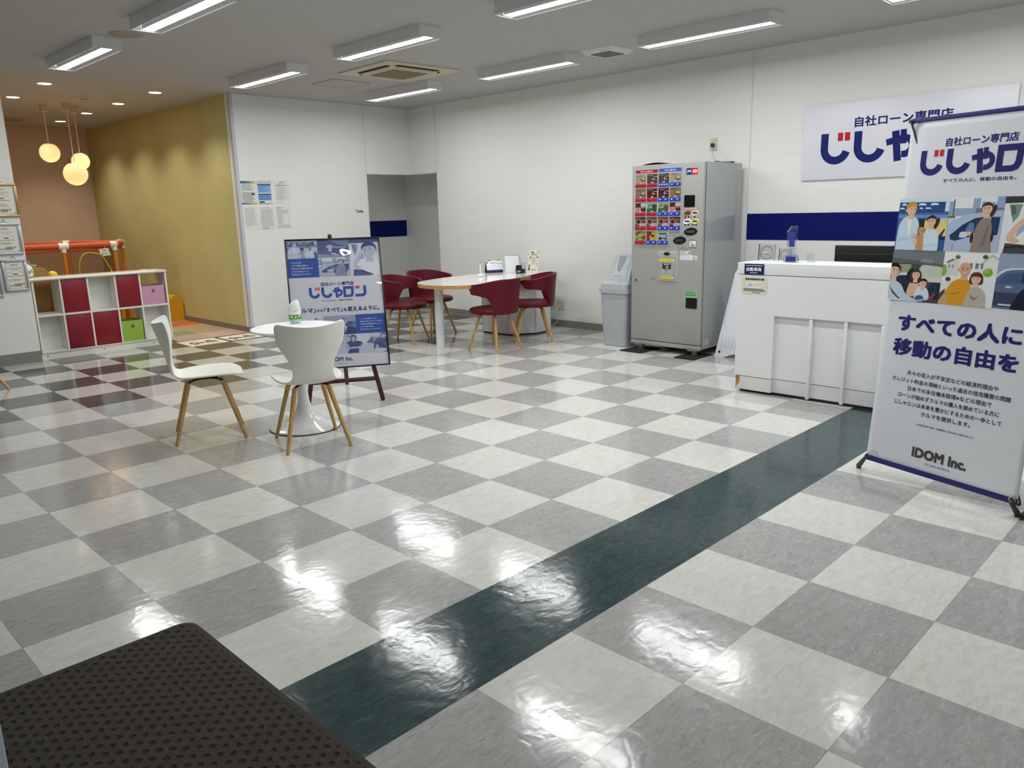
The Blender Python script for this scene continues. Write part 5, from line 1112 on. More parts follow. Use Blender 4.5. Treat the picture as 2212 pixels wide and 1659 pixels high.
for y in (-1.08, 0.26): b = MB(); b.box(4.05, y, 0, 4.62, y+0.02, 0.70); obj('side_panel', b, CW, t)
# folding sign panel behind the counter
t = thing('folded_sign_board', 'white folded plastic sign board leaning between vending machine and counter', 'sign board', (4.92, 1.30, 0))
SB = mat('signboard_white', (226, 229, 238), rough=0.25, var=0.01)
def sbp(y, z, o=0.0):
    k = (z/1.0); return Vector((4.80+0.30*k*0.4+o, y, z))
pf = [(1.335, 0.0), (1.318, 0.10), (1.20, 0.80), (1.175, 0.845), (1.13, 0.862), (0.62, 0.862), (0.60, 0.84), (0.60, 0.0), (0.68, 0.0), (0.76, 0.035), (0.96, 0.05), (1.14, 0.04), (1.24, 0.0)]
b = MB(); n = len(pf)
F_ = [b.bm.verts.new(sbp(y, z)) for y, z in pf]; Bk = [b.bm.verts.new(sbp(y, z, 0.028)) for y, z in pf]
b.bm.faces.new(F_); b.bm.faces.new(Bk[::-1])
for i in range(n): b.bm.faces.new((F_[i], F_[(i+1) % n], Bk[(i+1) % n], Bk[i]))
obj('panel', b, SB, t)
b = MB()
for k in range(9):
    y = 1.27-k*0.035; b.bar(sbp(y, 0.09, -0.003), sbp(y-0.012, 0.21, -0.003), 0.02, 0.004, up=(0, 1, 0))
b.bar(sbp(1.262, 0.30, -0.003), sbp(1.185, 0.80, -0.003), 0.008, 0.006, up=(0, 1, 0)); b.bar(sbp(1.15, 0.805, -0.002), sbp(0.66, 0.805, -0.002), 0.006, 0.05, up=(0, 0, 1))
obj('moulded_rib', b, SB, t)
b = MB(); b.obox(sbp(1.285, 0.050, -0.0015), 0.003, 0.020, 0.020); obj('corner_mark', b, BLACK, t)
# ================================================================== vending machine
VX, VY0, VY1 = 4.650, 1.418, 2.222
VM = mat('vending_grey', (164, 165, 160), rough=0.38, var=0.02, scale=2); VMS = mat('vending_side_grey', (158, 161, 163), rough=0.14, var=0.02, scale=2, coat=0.4)
t = thing('vending_machine', 'tall grey cup drink vending machine against the right wall', 'vending machine', (5.0, 1.82, 0))
b = MB(); b.box(VX+0.045, VY0, 0.066, 5.36, VY1, 1.832, 0.006); obj('cabinet', b, VMS, t)
b = MB(); b.box(VX, VY0, 0.113, VX+0.0435, VY1, 1.832, 0.008, 3); obj('door', b, VM, t)
b = MB(); b.box(VX+0.004, VY0, 0.066, VX+0.0435, VY1, 0.108, 0.004); obj('kick_strip', b, VM, t)
b = MB(); b.box(VX+0.0437, VY0-0.0006, 0.07, VX+0.0448, VY1+0.0006, 1.828); obj('door_seam', b, mat('seam_dark', (40, 40, 42)), t)
for y in (1.50, 2.13):
    for x in (4.70, 5.28):
        b = MB(); b.box(x-0.05, y-0.05, 0.052, x+0.05, y+0.05, 0.0655); b.lathe([(0, 0.0105), (0.034, 0.0105), (0.034, 0.020), (0.016, 0.022), (0.016, 0.030), (0.028, 0.031), (0.028, 0.040), (0.014, 0.041), (0.014, 0.052), (0, 0.052)], (x, y, 0), seg=20); obj('levelling_foot', b, mat('foot_steel', (168, 162, 150), rough=0.3, metal=0.8), t)
A = FA(VX-0.0003)
b = MB(); M4 = Matrix(((0, 0, -1, VX), (-1, 0, 0, 0), (0, 1, 0, 0), (0, 0, 0, 1)))
pan = [(-2.192, 1.800), (-2.192, 1.072), (-1.779, 1.072), (-1.779, 1.200), (-1.650, 1.200), (-1.650, 1.800)]
b.prism(pan, 0.0003, 0.004, M=M4); obj('product_panel', b, mat('panel_frame', (186, 188, 190), rough=0.25), t)
A = FA(VX-0.0042); A.rect((166, 26, 42), -2.176, 1.756, -1.917, 1.787); A.rect((52, 88, 176), -1.905, 1.757, -1.654, 1.790)
A.text((240, 226, 226), 'あたたかいお飲みもの', -2.12, 1.763, -1.975, 1.779, 0.02); A.text((226, 232, 246), 'つめたいお飲みもの', -1.845, 1.765, -1.715, 1.781, 0.02); A.build('header_strips', t)
cols = [(-2.176, -2.054), (-2.041, -1.922), (-1.909, -1.789), (-1.777, -1.657)]
tops = [1.7455, 1.608, 1.471, 1.336, 1.200]
def drink(A, x0, y0, x1, y1, st):
    P = Pic(A, x0, y0, x1, y1)
    bgs = {'brown': (104, 84, 76), 'cream': (206, 184, 160), 'tan': (164, 138, 108), 'maroon': (110, 32, 40), 'pink': (196, 150, 152), 'tea': (206, 220, 214), 'choc': (92, 56, 48), 'cocoa': (120, 84, 70), 'corn': (158, 166, 70), 'soup': (190, 60, 48), 'pale': (196, 222, 208)}
    P.r(bgs[st], 0, 0, 1, 1)
    if st in ('brown', 'maroon'):
        P.c((224, 218, 210), [(0.5, 0.42), (0.62, 0.66), (0.98, 0.72), (1.04, 0.5), (0.6, 0.36)], 3); P.e((52, 34, 28), 0.82, 0.55, 0.22, 0.10); P.line((230, 220, 214), [(0.12, 0.84), (0.6, 0.86)], 0.04)
    elif st in ('cream', 'tan'):
        P.e((150, 104, 66), 0.72, 0.48, 0.28, 0.2); P.e((232, 222, 206), 0.74, 0.52, 0.2, 0.12); P.line((96, 78, 64), [(0.1, 0.82), (0.62, 0.84)], 0.05)
        for k in range(4): P.e((92, 60, 40), 0.55+k*0.1, 0.28, 0.05, 0.04, 0.5, 8)
    elif st == 'pink':
        P.r((110, 34, 46), 0, 0.5, 0.5, 1); P.e((222, 168, 182), 0.3, 0.26, 0.42, 0.3); P.e((240, 236, 236), 0.76, 0.82, 0.26, 0.2); P.r((110, 40, 50), 0.55, 0.1, 1, 0.46)
    elif st == 'tea':
        P.p((60, 140, 62), [(0, 0), (0.6, 0), (0.55, 0.46), (0, 0.42)]); P.c((118, 176, 70), [(0.08, 0.5), (0.16, 0.82), (0.46, 0.88), (0.36, 0.6)], 3)
        P.p((70, 90, 78) if x0 < -1.95 else (126, 96, 60), [(0.54, 0.05), (0.5, 0.75), (0.98, 0.78), (0.96, 0.05)]); P.e((46, 66, 56) if x0 < -1.95 else (160, 150, 130), 0.74, 0.77, 0.24, 0.09)
    elif st in ('choc', 'cocoa'):
        P.e((206, 160, 152), 0.3, 0.5, 0.3, 0.36); P.e((92, 50, 44), 0.3, 0.52, 0.2, 0.22); P.e((226, 210, 206), 0.74, 0.2, 0.3, 0.18); P.line((226, 200, 190), [(0.55, 0.72), (0.95, 0.72)], 0.05); P.line((226, 200, 190), [(0.55, 0.58), (0.9, 0.58)], 0.03)
    elif st == 'corn':
        P.e((206, 200, 96), 0.45, 0.5, 0.5, 0.2, 0.3); P.p((92, 124, 56), [(0.0, 0.6), (0.3, 1), (0.6, 1), (0.2, 0.5)]); P.p((96, 110, 52), [(0.5, 0.3), (1, 0.6), (1, 0.1)])
    elif st == 'soup':
        P.p((226, 202, 80), [(0.55, 1), (1, 1), (1, 0), (0.35, 0), (0.4, 0.5)]); P.e((60, 44, 36), 0.62, 0.5, 0.16, 0.13); P.e((44, 40, 34), 0.42, 0.7, 0.10, 0.10); P.p((240, 230, 150), [(0.3, 0.3), (0.42, 0.62), (0.5, 0.36)])
    elif st == 'pale':
        P.e((84, 56, 48), 0.26, 0.22, 0.2, 0.14); P.e((156, 112, 76), 0.7, 0.2, 0.26, 0.12); P.line((40, 44, 44), [(0.12, 0.72), (0.85, 0.74)], 0.12); P.e((80, 130, 190), 0.86, 0.5, 0.09, 0.1)
    P.e((240, 240, 240), 0.5, 0.09, 0.13, 0.08); A.cr = None
grid_ = [['cream', 'brown', 'brown', 'cream'], ['tan', 'maroon', 'maroon', 'tan'], ['pink', 'tea', 'tea', 'pink'], ['choc', 'cocoa', 'cocoa', 'choc'], ['corn', 'soup', 'pale']]
BTNR, BTNB = mat('button_red', (186, 36, 52), rough=0.25, coat=0.3), mat('button_blue', (38, 66, 186), rough=0.25, coat=0.3)
LEDB = emat('button_lamp_blue', (0.45, 0.6, 1.0), 0.7); BDK = mat('button_dark', (70, 18, 24), rough=0.4)
for ri, row in enumerate(grid_):
    for ci, st in enumerate(row):
        x0, x1 = cols[ci]; y1 = tops[ri]; y0 = y1-0.0875
        A = FA(VX-0.0043); A.tint = lambda q: tuple(v*0.74 for v in q); drink(A, x0, y0, x1, y1, st); A.build('drink_picture', t)
        blue = ci >= 2 or (ri == 4 and ci == 1)
        b = MB(); b.box(VX-0.014, -x1, y0-0.036, VX-0.0042, -x0, y0-0.001, 0.003); p_ = obj('button_bar', b, BTNB if blue else BTNR, t)
        for fx in ((0.22, 0.74) if not (ri == 0 and ci in (1, 2)) else (0.14, 0.38, 0.62, 0.86)):
            b = MB(); xm = -(x0+(x1-x0)*fx); b.box(VX-0.0165, xm-0.007, y0-0.022, VX-0.0142, xm+0.007, y0-0.0145, 0.001); obj('button', b, LEDB if blue else BDK, p_)
A = FA(VX-0.0003); A.rect((24, 40, 128), -1.604, 1.720, -1.545, 1.779); A.rect((206, 32, 52), -1.545, 1.720, -1.483, 1.779); A.text((240, 240, 246), 'JVS', -1.597, 1.735, -1.553, 1.763, 0.03); A.text((250, 240, 240), 'APEX', -1.539, 1.735, -1.488, 1.763, 0.03); A.build('maker_badge', t)
b = MB(); b.prism(rrect(-1.6185, 1.426, -1.506, 1.534, 0.006), 0.0003, 0.005, M=M4); obj('display_window', b, mat('window_black', (16, 16, 18), rough=0.12), t)
A = FA(VX-0.0003); A.poly((206, 60, 66), rrect(-1.6195, 1.4055, -1.466, 1.4175, 0.004)); A.greek((250, 236, 236), -1.612, 1.4085, -1.476, 1.4145, 1, 0.9, 0.05); A.build('red_caption', t)
for cx, cy, c, dark in ((-1.581, 1.369, (150, 100, 66), 1), (-1.502, 1.370, (226, 204, 176), 1), (-1.583, 1.293, (238, 238, 240), 1), (-1.500, 1.293, (240, 226, 120), 1)):
    A = FA(VX-0.0003); A.ell(c, cx, cy, 0.043, 0.024, 28, 0.25); A.rect((24, 22, 24), cx-0.027, cy-0.007, cx+0.027, cy+0.006); A.greek((70, 60, 50), cx-0.016, cy+0.009, cx+0.016, cy+0.015, 1, 0.8, 0)
    A.build('ingredient_plate', t)
for cx, cy in ((-1.604, 1.333), (-1.569, 1.334), (-1.503, 1.336), (-1.602, 1.261), (-1.569, 1.263), (-1.519, 1.265), (-1.486, 1.264)):
    b = MB(); b.cyl((VX-0.0002, -cx, cy), (VX-0.004, -cx, cy), 0.0085, 0.0075, 14); obj('round_button', b, mat('button_maroon', (62, 20, 26), rough=0.25), t)
for cx, cy, rx, ry in ((-1.543, 1.198, 0.074, 0.036), (-1.662, 1.115, 0.073, 0.037)):
    b = MB(); b.prism(ellipse(cx, cy, rx, ry, 36, 0.08), 0.0003, 0.006, top=ellipse(cx, cy, rx-0.004, ry-0.004, 36, 0.08), M=M4); o_ = obj('oval_display', b, mat('oval_black', (24, 26, 34), rough=0.15), t)
    A = FA(VX-0.0062)
    if cy > 1.15:
        A.text((96, 104, 116), '8888', -1.575, 1.186, -1.497, 1.212, 0.0); A.rect((150, 158, 168), -1.592, 1.192, -1.586, 1.206)
    else: A.text((86, 92, 106), '販売中', -1.702, 1.098, -1.622, 1.131, 0.0)
    A.build('display_digits', o_)
for cx, cy in ((-1.725, 1.174), (-1.651, 1.175)):
    b = MB(); b.cyl((VX-0.0003, -cx, cy), (VX-0.006, -cx, cy), 0.013, 0.011, 18); b.cyl((VX-0.0062, -cx, cy-0.004), (VX-0.008, -cx, cy-0.004), 0.008, 0.008, 12); obj('lock_cap', b, VM, t)
A = FA(VX-0.0003); A.poly((22, 24, 44), rrect(-1.558, 1.045, -1.480, 1.121, 0.004)); A.rect((236, 238, 240), -1.554, 1.052, -1.484, 1.114); A.greek((90, 92, 100), -1.55, 1.086, -1.50, 1.110, 3, 0.4); A.greek((70, 72, 80), -1.542, 1.056, -1.492, 1.082, 2, 0.7, 0.0); A.build('licence_label', t)
b = MB(); b.tube([(VX-0.006, 1.655, 1.046), (VX-0.016, 1.645, 1.054), (VX-0.014, 1.62, 1.050), (VX-0.010, 1.59, 1.040), (VX-0.006, 1.566, 1.044)], 0.0065, 8, smooth=4); b.cyl((VX, 1.655, 1.050), (VX-0.010, 1.655, 1.050), 0.009, 0.008, 12); obj('coin_return_lever', b, CHROME, t)
b = MB(); b.prism(rrect(-1.897, 0.719, -1.676, 1.008, 0.006), 0.0003, 0.010, top=rrect(-1.892, 0.724, -1.681, 1.003, 0.006), M=M4); sl = obj('cup_door_frame', b, mat('slot_silver', (190, 192, 192), rough=0.3, metal=0.2), t)
b = MB(); b.prism(rrect(-1.886, 0.735, -1.6935, 0.956, 0.004), 0.0102, 0.013, M=M4); obj('cup_door', b, mat('slot_grey', (164, 166, 164), rough=0.3), sl)
b = MB(); b.prism(ellipse(-1.795, 0.985, 0.036, 0.016), 0.0102, 0.0125, M=M4); obj('finger_hole', b, BLACK, sl)
b = MB(); b.prism(ellipse(-1.795, 0.985, 0.048, 0.024), 0.0101, 0.0118, M=M4); obj('handle_rim', b, mat('slot_silver', (190, 192, 192)), sl)
A = FA(VX-0.0132); A.poly((232, 212, 62), rrect(-1.876, 0.911, -1.709, 0.937, 0.003)); A.text((64, 56, 26), 'できあがると自動で扉が開きます', -1.870, 0.918, -1.716, 0.930, 0.02)
A.rect((54, 56, 60), -1.842, 0.838, -1.745, 0.894); A.text((230, 230, 232), '取出口', -1.824, 0.877, -1.763, 0.891, 0.02); A.p = None
A.poly((214, 214, 216), [(-1.798, 0.846), (-1.798, 0.866), (-1.778, 0.866), (-1.776, 0.846)]); A.rect((54, 56, 60), -1.794, 0.848, -1.786, 0.860)
A.rect((196, 198, 196), -1.843, 0.777, -1.744, 0.836); A.rect((170, 172, 170), -1.841, 0.779, -1.746, 0.834); A.greek((90, 90, 92), -1.82, 0.822, -1.77, 0.832, 1, 0.8, 0); A.greek((96, 96, 98), -1.836, 0.782, -1.75, 0.818, 3, 0.25)
A.poly((236, 210, 46), rrect(-1.864, 0.744, -1.714, 0.767, 0.003)); A.greek((120, 100, 30), -1.858, 0.749, -1.72, 0.762, 2, 0.5); A.build('cup_door_labels', sl)
A = FA(VX-0.0003); A.rect((228, 230, 230), -1.652, 0.985, -1.546, 1.018); A.greek((90, 90, 96), -1.648, 0.990, -1.58, 1.012, 3, 0.4); A.rect((70, 70, 74), -1.567, 0.990, -1.553, 1.005)
A.rect((232, 234, 234), -1.654, 0.932, -1.512, 0.978); A.greek((130, 130, 136), -1.650, 0.936, -1.516, 0.974, 4, 0.35); A.rect((206, 208, 186), -1.501, 0.931, -1.463, 0.976); A.greek((150, 152, 132), -1.497, 0.936, -1.467, 0.956, 2, 0.4, 0); A.build('notice_labels', t)
A = FA(VX-0.0003); A.poly((132, 190, 130), rrect(-1.588, 0.574, -1.452, 0.640, 0.004)); A.greek((40, 70, 130), -1.582, 0.610, -1.460, 0.632, 2, 0.5); A.greek((40, 90, 50), -1.578, 0.588, -1.462, 0.606, 1, 0.5); A.build('green_notice', t)
b = MB(); b.prism(rrect(-1.574, 0.470, -1.453, 0.571, 0.006), 0.0003, 0.005, M=M4); obj('coin_cup', b, mat('window_black', (16, 16, 18)), t)
b = MB(); b.cyl((VX-0.0003, 2.162, 0.719), (VX-0.012, 2.162, 0.719), 0.015, 0.012, 20); obj('door_lock', b, CHROME, t)
A = FA(VX-0.0003); A.rect((132, 134, 132), -1.992, 0.725, -1.933, 0.748); A.build('grey_label', t)
b = MB(); b.prism(rrect(-2.175, 0.922, -2.077, 1.008, 0.003), 0.0003, 0.0012, M=M4); obj('cover_plate', b, VM, t)
A = Art((0, VY0-0.0003, 0), (1, 0, 0), (0, 0, 1), (0, -1, 0)); A.rect((206, 208, 208), 4.735, 0.112, 4.816, 0.157); A.greek((50, 50, 54), 4.738, 0.115, 4.813, 0.155, 3, 0.5); A.build('rating_plate', t)
b = MB(); b.tube([(5.15, 1.55, 1.834), (5.20, 1.62, 1.87), (5.30, 1.72, 1.94), (5.385, 1.775, 2.018)], 0.006, 8, smooth=6); obj('power_cord', b, mat('cord_pale', (196, 192, 180), rough=0.5), t)
b = MB(); b.tube([(4.98, 1.50, 1.838), (5.10, 1.54, 1.846), (5.2, 1.55, 1.842), (5.24, 1.44, 1.840)], 0.008, 8, smooth=5); obj('black_cable', b, BLACK, t)
b = MB(); b.box(5.372, 1.757, 2.006, 5.402, 1.787, 2.046, 0.005); obj('plug', b, BLACK, t)
tag(obj('floor_pad', MB().box(4.49, 1.375, 0.0, 4.85, 1.60, 0.0104, 0.002), RUBBER), 'black square pad under the front right foot of the vending machine', 'floor pad', 'black pads under the vending machine')
tag(obj('floor_pad', MB().box(4.49, 1.985, 0.0, 4.85, 2.245, 0.0104, 0.002), RUBBER), 'black square pad under the front left foot of the vending machine', 'floor pad', 'black pads under the vending machine')
tag(obj('floor_pad', MB().box(5.16, 1.375, 0.0, 5.38, 2.22, 0.0104, 0.002), RUBBER), 'black pad along the wall under the rear feet of the vending machine', 'floor pad', 'black pads under the vending machine')
b = MB(); b.recalc = True; b.grid(lambda i, j: (4.75+0.30*i/6, 1.86+0.32*j/8, 1.836+0.018*math.sin(j/8*PI)*(1-i/6*0.5)), 6, 8); o = obj('leaflet', b, mat('leaflet_dark_red', (96, 34, 36), rough=0.5)); md = o.modifiers.new('paper', 'SOLIDIFY'); md.thickness = 0.003; md.offset = 1; tag(o, 'dark sheet lying flat on top of the vending machine', 'sheet')
# ---- sockets
def socket(label, y, z, w, h, nplug):
    t = thing('wall_socket', label, 'socket', (XR-0.0005, y, z), 0, 'beige wall sockets')
    b = MB(); b.box(-0.009, -w/2, -h/2, 0, w/2, h/2, 0.003); obj('plate', b, IVORY, t, world=False)
    b = MB(); 
    for k in range(2 if w > 0.1 else 1):
        yy = (-w/4+k*w/2) if w > 0.1 else 0
        for q in (-1, 1):
            b.box(-0.0102, yy-0.007, q*h*0.20-0.006, -0.0091, yy-0.005, q*h*0.20+0.006); b.box(-0.0102, yy+0.005, q*h*0.20-0.006, -0.0091, yy+0.007, q*h*0.20+0.006)
    obj('slots', b, mat('slot_shadow', (96, 90, 74)), t, world=False)
    return t
socket('single beige wall socket high above the vending machine', 1.776, 2.037, 0.075, 0.125, 1)
s1 = socket('single beige wall socket low beside the white cabinet base', 3.975, 0.277, 0.078, 0.122, 1)
s2 = socket('double beige wall socket low on the wall, right of the single one', 3.840, 0.272, 0.118, 0.122, 1)
def cordset(label, pts, plug):
    t = thing('power_cord', label, 'cord', tuple(plug), 0, 'white cords at the low sockets')
    b = MB(); b.box(plug[0]-0.028, plug[1]-0.013, plug[2]-0.022, plug[0], plug[1]+0.013, plug[2]+0.018, 0.005); obj('plug', b, mat('cord_cream', (222, 220, 206), rough=0.4), t)
    b = MB(); b.tube(pts, 0.0045, 8, smooth=8); obj('cable', b, mat('cord_cream', (222, 220, 206)), t)
cordset('white cord hanging from the double socket and curving along the floor', [(5.385, 3.868, 0.235), (5.37, 3.862, 0.16), (5.375, 3.86, 0.08), (5.36, 3.90, 0.03), (5.33, 3.98, 0.006), (5.27, 4.1, 0.006), (5.24, 4.2, 0.006)], (XR-0.0112, 3.868, 0.250))
cordset('white cord running from the single socket behind the cabinet base', [(5.385, 3.985, 0.262), (5.36, 4.0, 0.22), (5.35, 4.03, 0.12), (5.34, 4.06, 0.02), (5.30, 4.2, 0.006)], (XR-0.0112, 3.98, 0.272))
# ---- push bin
t = thing('push_bin', 'light grey plastic cup recycling bin left of the vending machine', 'bin', (4.83, 2.45, 0))
bx0, bx1, by0, by1 = 4.66, 5.02, 2.29, 2.655
def rr3(i, r=0.045): return rrect(bx0+i, by0+i, bx1-i, by1-i, r, 6)
b = MB(); b.prism(rr3(0.030), 0.004, 0.565, top=rr3(0.008)); obj('body', b, GREYPLASTIC, t)
b = MB(); b.prism(rr3(0.038), 0.0, 0.0038); obj('base_rim', b, mat('bin_base_dark', (70, 72, 76)), t)
b = MB(); b.prism(rr3(-0.006), 0.562, 0.60, top=rr3(-0.006)); obj('collar', b, GREYPLASTIC, t)
b = MB(); b.prism(rr3(0.004), 0.6005, 0.655, top=rr3(0.010)); b.prism(rr3(0.010), 0.655, 0.69, top=[(max(x, bx0+0.09), y) for x, y in rr3(0.02)]); obj('lid', b, GREYPLASTIC, t)
b = MB(); hd = [(bx0+0.09, by0+0.03), (bx1-0.02, by0+0.03), (bx1-0.02, by1-0.03), (bx0+0.09, by1-0.03)]; ht = [(bx0+0.20, by0+0.05), (bx1-0.03, by0+0.05), (bx1-0.03, by1-0.085), (bx0+0.20, by1-0.085)]
b.prism(hd, 0.69, 0.945, top=ht); hood = obj('hood', b, GREYPLASTIC, t, smooth=0)
sl = Vector((0.11, 0, 0.255)).normalized(); nb_ = Vector((-0.255, 0, 0.11)).normalized(); org = Vector((bx0+0.09, 0, 0.69))
A = Art(org+nb_*0.0005, (0, -1, 0), sl, nb_, rough=0.4)
A.poly((150, 155, 160), [(-2.54, 0.01), (-2.39, 0.01), (-2.375, 0.04), (-2.37, 0.268), (-2.545, 0.268), (-2.55, 0.04)]); A.poly((176, 181, 186), [(-2.536, 0.013), (-2.393, 0.013), (-2.379, 0.042), (-2.374, 0.265), (-2.541, 0.265), (-2.546, 0.042)])
A.poly((120, 125, 130), [(-2.515, 0.268), (-2.515, 0.16), (-2.50, 0.11), (-2.482, 0.095), (-2.462, 0.11), (-2.435, 0.20), (-2.43, 0.268)]); A.poly((142, 147, 152), [(-2.507, 0.268), (-2.507, 0.165), (-2.495, 0.122), (-2.482, 0.11), (-2.468, 0.122), (-2.445, 0.20), (-2.44, 0.268)])
A.text((120, 124, 130), '空カップ入口', -2.522, 0.030, -2.425, 0.058, 0.03); A.build('cup_slot_face', t)
b = MB(); b.tube([(bx0+0.012, 2.42, 0.0+0.62), (bx0+0.05, 2.40, 0.685)], 0.002, 6); obj('lid_line', b, mat('bin_line', (140, 145, 150)), t)

# ================================================================== papers and certificates on the back wall
FB = lambda y: Art((0, y, 0), (1, 0, 0), (0, 0, 1), (0, -1, 0))
def sheet(label, x0, z0, x1, z1, fn, tilt=0.0):
    t = thing('notice_sheet', label, 'notice', ((x0+x1)/2, YB-0.0005, (z0+z1)/2), 0, 'paper notices pinned beside the play corner')
    b = MB(); b.box(x0, YB-0.0022, z0, x1, YB-0.0008, z1); obj('paper', b, mat('notice_paper', (224, 224, 221), rough=0.6, var=0.01), t, smooth=0)
    A = FB(YB-0.0022); fn(A, x0, z0, x1-x0, z1-z0); A.build('print', t)
def n1(A, x, z, w_, h):
    for zz, hh in ((z+h*0.885, h*0.115), (z, h*0.075)):
        for k in range(10): A.rect((62+k*15, 108+k*9, 178-k*8), x+w_*k/10, zz, x+w_*(k+1)/10, zz+hh)
    A.greek((66, 92, 140), x+w_*0.05, z+h*0.91, x+w_*0.7, z+h*0.96, 1, 0.7); A.greek((130, 130, 130), x+w_*0.06, z+h*0.58, x+w_*0.82, z+h*0.86, 9, 0.35); A.greek((110, 110, 110), x+w_*0.06, z+h*0.1, x+w_*0.9, z+h*0.52, 11, 0.4); A.rect((70, 76, 70), x+w_*0.7, z+h*0.40, x+w_*0.9, z+h*0.49)
def n2(A, x, z, w_, h):
    A.rect((120, 122, 126), x, z+h*0.985, x+w_, z+h); A.greek((90, 92, 98), x+w_*0.06, z+h*0.90, x+w_*0.95, z+h*0.93, 1, 0.8, 0.02); A.rect((30, 42, 96), x+w_*0.06, z+h*0.81, x+w_*0.92, z+h*0.86); A.rect((130, 166, 212), x+w_*0.06, z+h*0.49, x+w_*0.92, z+h*0.81); A.greek((80, 112, 162), x+w_*0.1, z+h*0.52, x+w_*0.85, z+h*0.79, 7, 0.4, 0.6)
    A.rect((24, 34, 84), x+w_*0.06, z+h*0.41, x+w_*0.92, z+h*0.45); A.rect((110, 142, 188), x+w_*0.06, z+h*0.17, x+w_*0.92, z+h*0.41); A.greek((82, 110, 156), x+w_*0.1, z+h*0.19, x+w_*0.88, z+h*0.38, 5, 0.35); A.rect((40, 50, 110), x+w_*0.1, z+h*0.07, x+w_*0.45, z+h*0.13); A.greek((110, 110, 114), x+w_*0.06, z+h*0.01, x+w_*0.95, z+h*0.05, 1, 0.7, 0)
def n3(A, x, z, w_, h):
    A.greek((80, 80, 80), x+w_*0.34, z+h*0.935, x+w_*0.6, z+h*0.96, 1, 0.9, 0); A.greek((140, 140, 140), x+w_*0.28, z+h*0.87, x+w_*0.66, z+h*0.90, 1, 0.6, 0); A.greek((110, 110, 110), x+w_*0.08, z+h*0.78, x+w_*0.9, z+h*0.83, 2, 0.7)
    for k in range(11): A.greek((150, 150, 150), x+w_*0.1, z+h*(0.70-k*0.052), x+w_*0.92, z+h*(0.735-k*0.052), 2, 0.4, 0.5)
    A.rect((160, 160, 160), x+w_*0.1, z+h*0.03, x+w_*0.92, z+h*0.12); A.rect((224, 224, 221), x+w_*0.11, z+h*0.036, x+w_*0.91, z+h*0.114); A.greek((150, 150, 150), x+w_*0.14, z+h*0.07, x+w_*0.5, z+h*0.09, 1, 0.8, 0)
def n4(A, x, z, w_, h): A.greek((162, 162, 164), x+w_*0.08, z+h*0.2, x+w_*0.95, z+h*0.96, 28, 0.4, 0.35); A.greek((120, 120, 120), x+w_*0.10, z+h*0.15, x+w_*0.4, z+h*0.19, 2, 0.5)
def n5(A, x, z, w_, h): A.greek((130, 130, 132), x+w_*0.2, z+h*0.94, x+w_*0.75, z+h*0.98, 2, 0.5, 0.1); A.greek((158, 158, 160), x+w_*0.06, z+h*0.14, x+w_*0.95, z+h*0.91, 28, 0.42, 0.2); A.greek((140, 136, 160), x+w_*0.08, z+h*0.02, x+w_*0.6, z+h*0.12, 5, 0.5)
def n6(A, x, z, w_, h): A.greek((140, 138, 158), x+w_*0.04, z+h*0.88, x+w_*0.6, z+h*0.99, 5, 0.5, 0.5); A.greek((160, 160, 160), x+w_*0.05, z+h*0.68, x+w_*0.9, z+h*0.85, 6, 0.45, 0.1); A.greek((164, 164, 166), x+w_*0.05, z+h*0.2, x+w_*0.55, z+h*0.66, 16, 0.45, 0.5); A.greek((168, 168, 168), x+w_*0.04, z+h*0.03, x+w_*0.95, z+h*0.17, 4, 0.5, 0.1)
sheet('notice with blue and yellow bands, upper left of six', 2.792, 1.582, 2.990, 1.862, n1); sheet('notice with two blue boxes, upper middle of six', 3.002, 1.580, 3.208, 1.864, n2); sheet('plain white notice with a boxed line at its foot, upper right of six', 3.243, 1.582, 3.458, 1.866, n3)
sheet('densely printed grey notice, lower left of six', 2.800, 1.276, 3.000, 1.552, n4); sheet('printed grey notice with a centred heading, lower middle of six', 3.014, 1.268, 3.215, 1.548, n5); sheet('printed grey notice with a half-width column, lower right of six', 3.240, 1.276, 3.440, 1.552, n6)
t = thing('wall_lettering', 'small dark Toilet lettering on the white wall beside the opening', 'sign', (4.50, YB-0.0005, 1.47))
A = FB(YB-0.0005); A.text((52, 52, 54), 'Toilet', 4.440, 1.451, 4.567, 1.492, 0.035); A.build('letters', t)
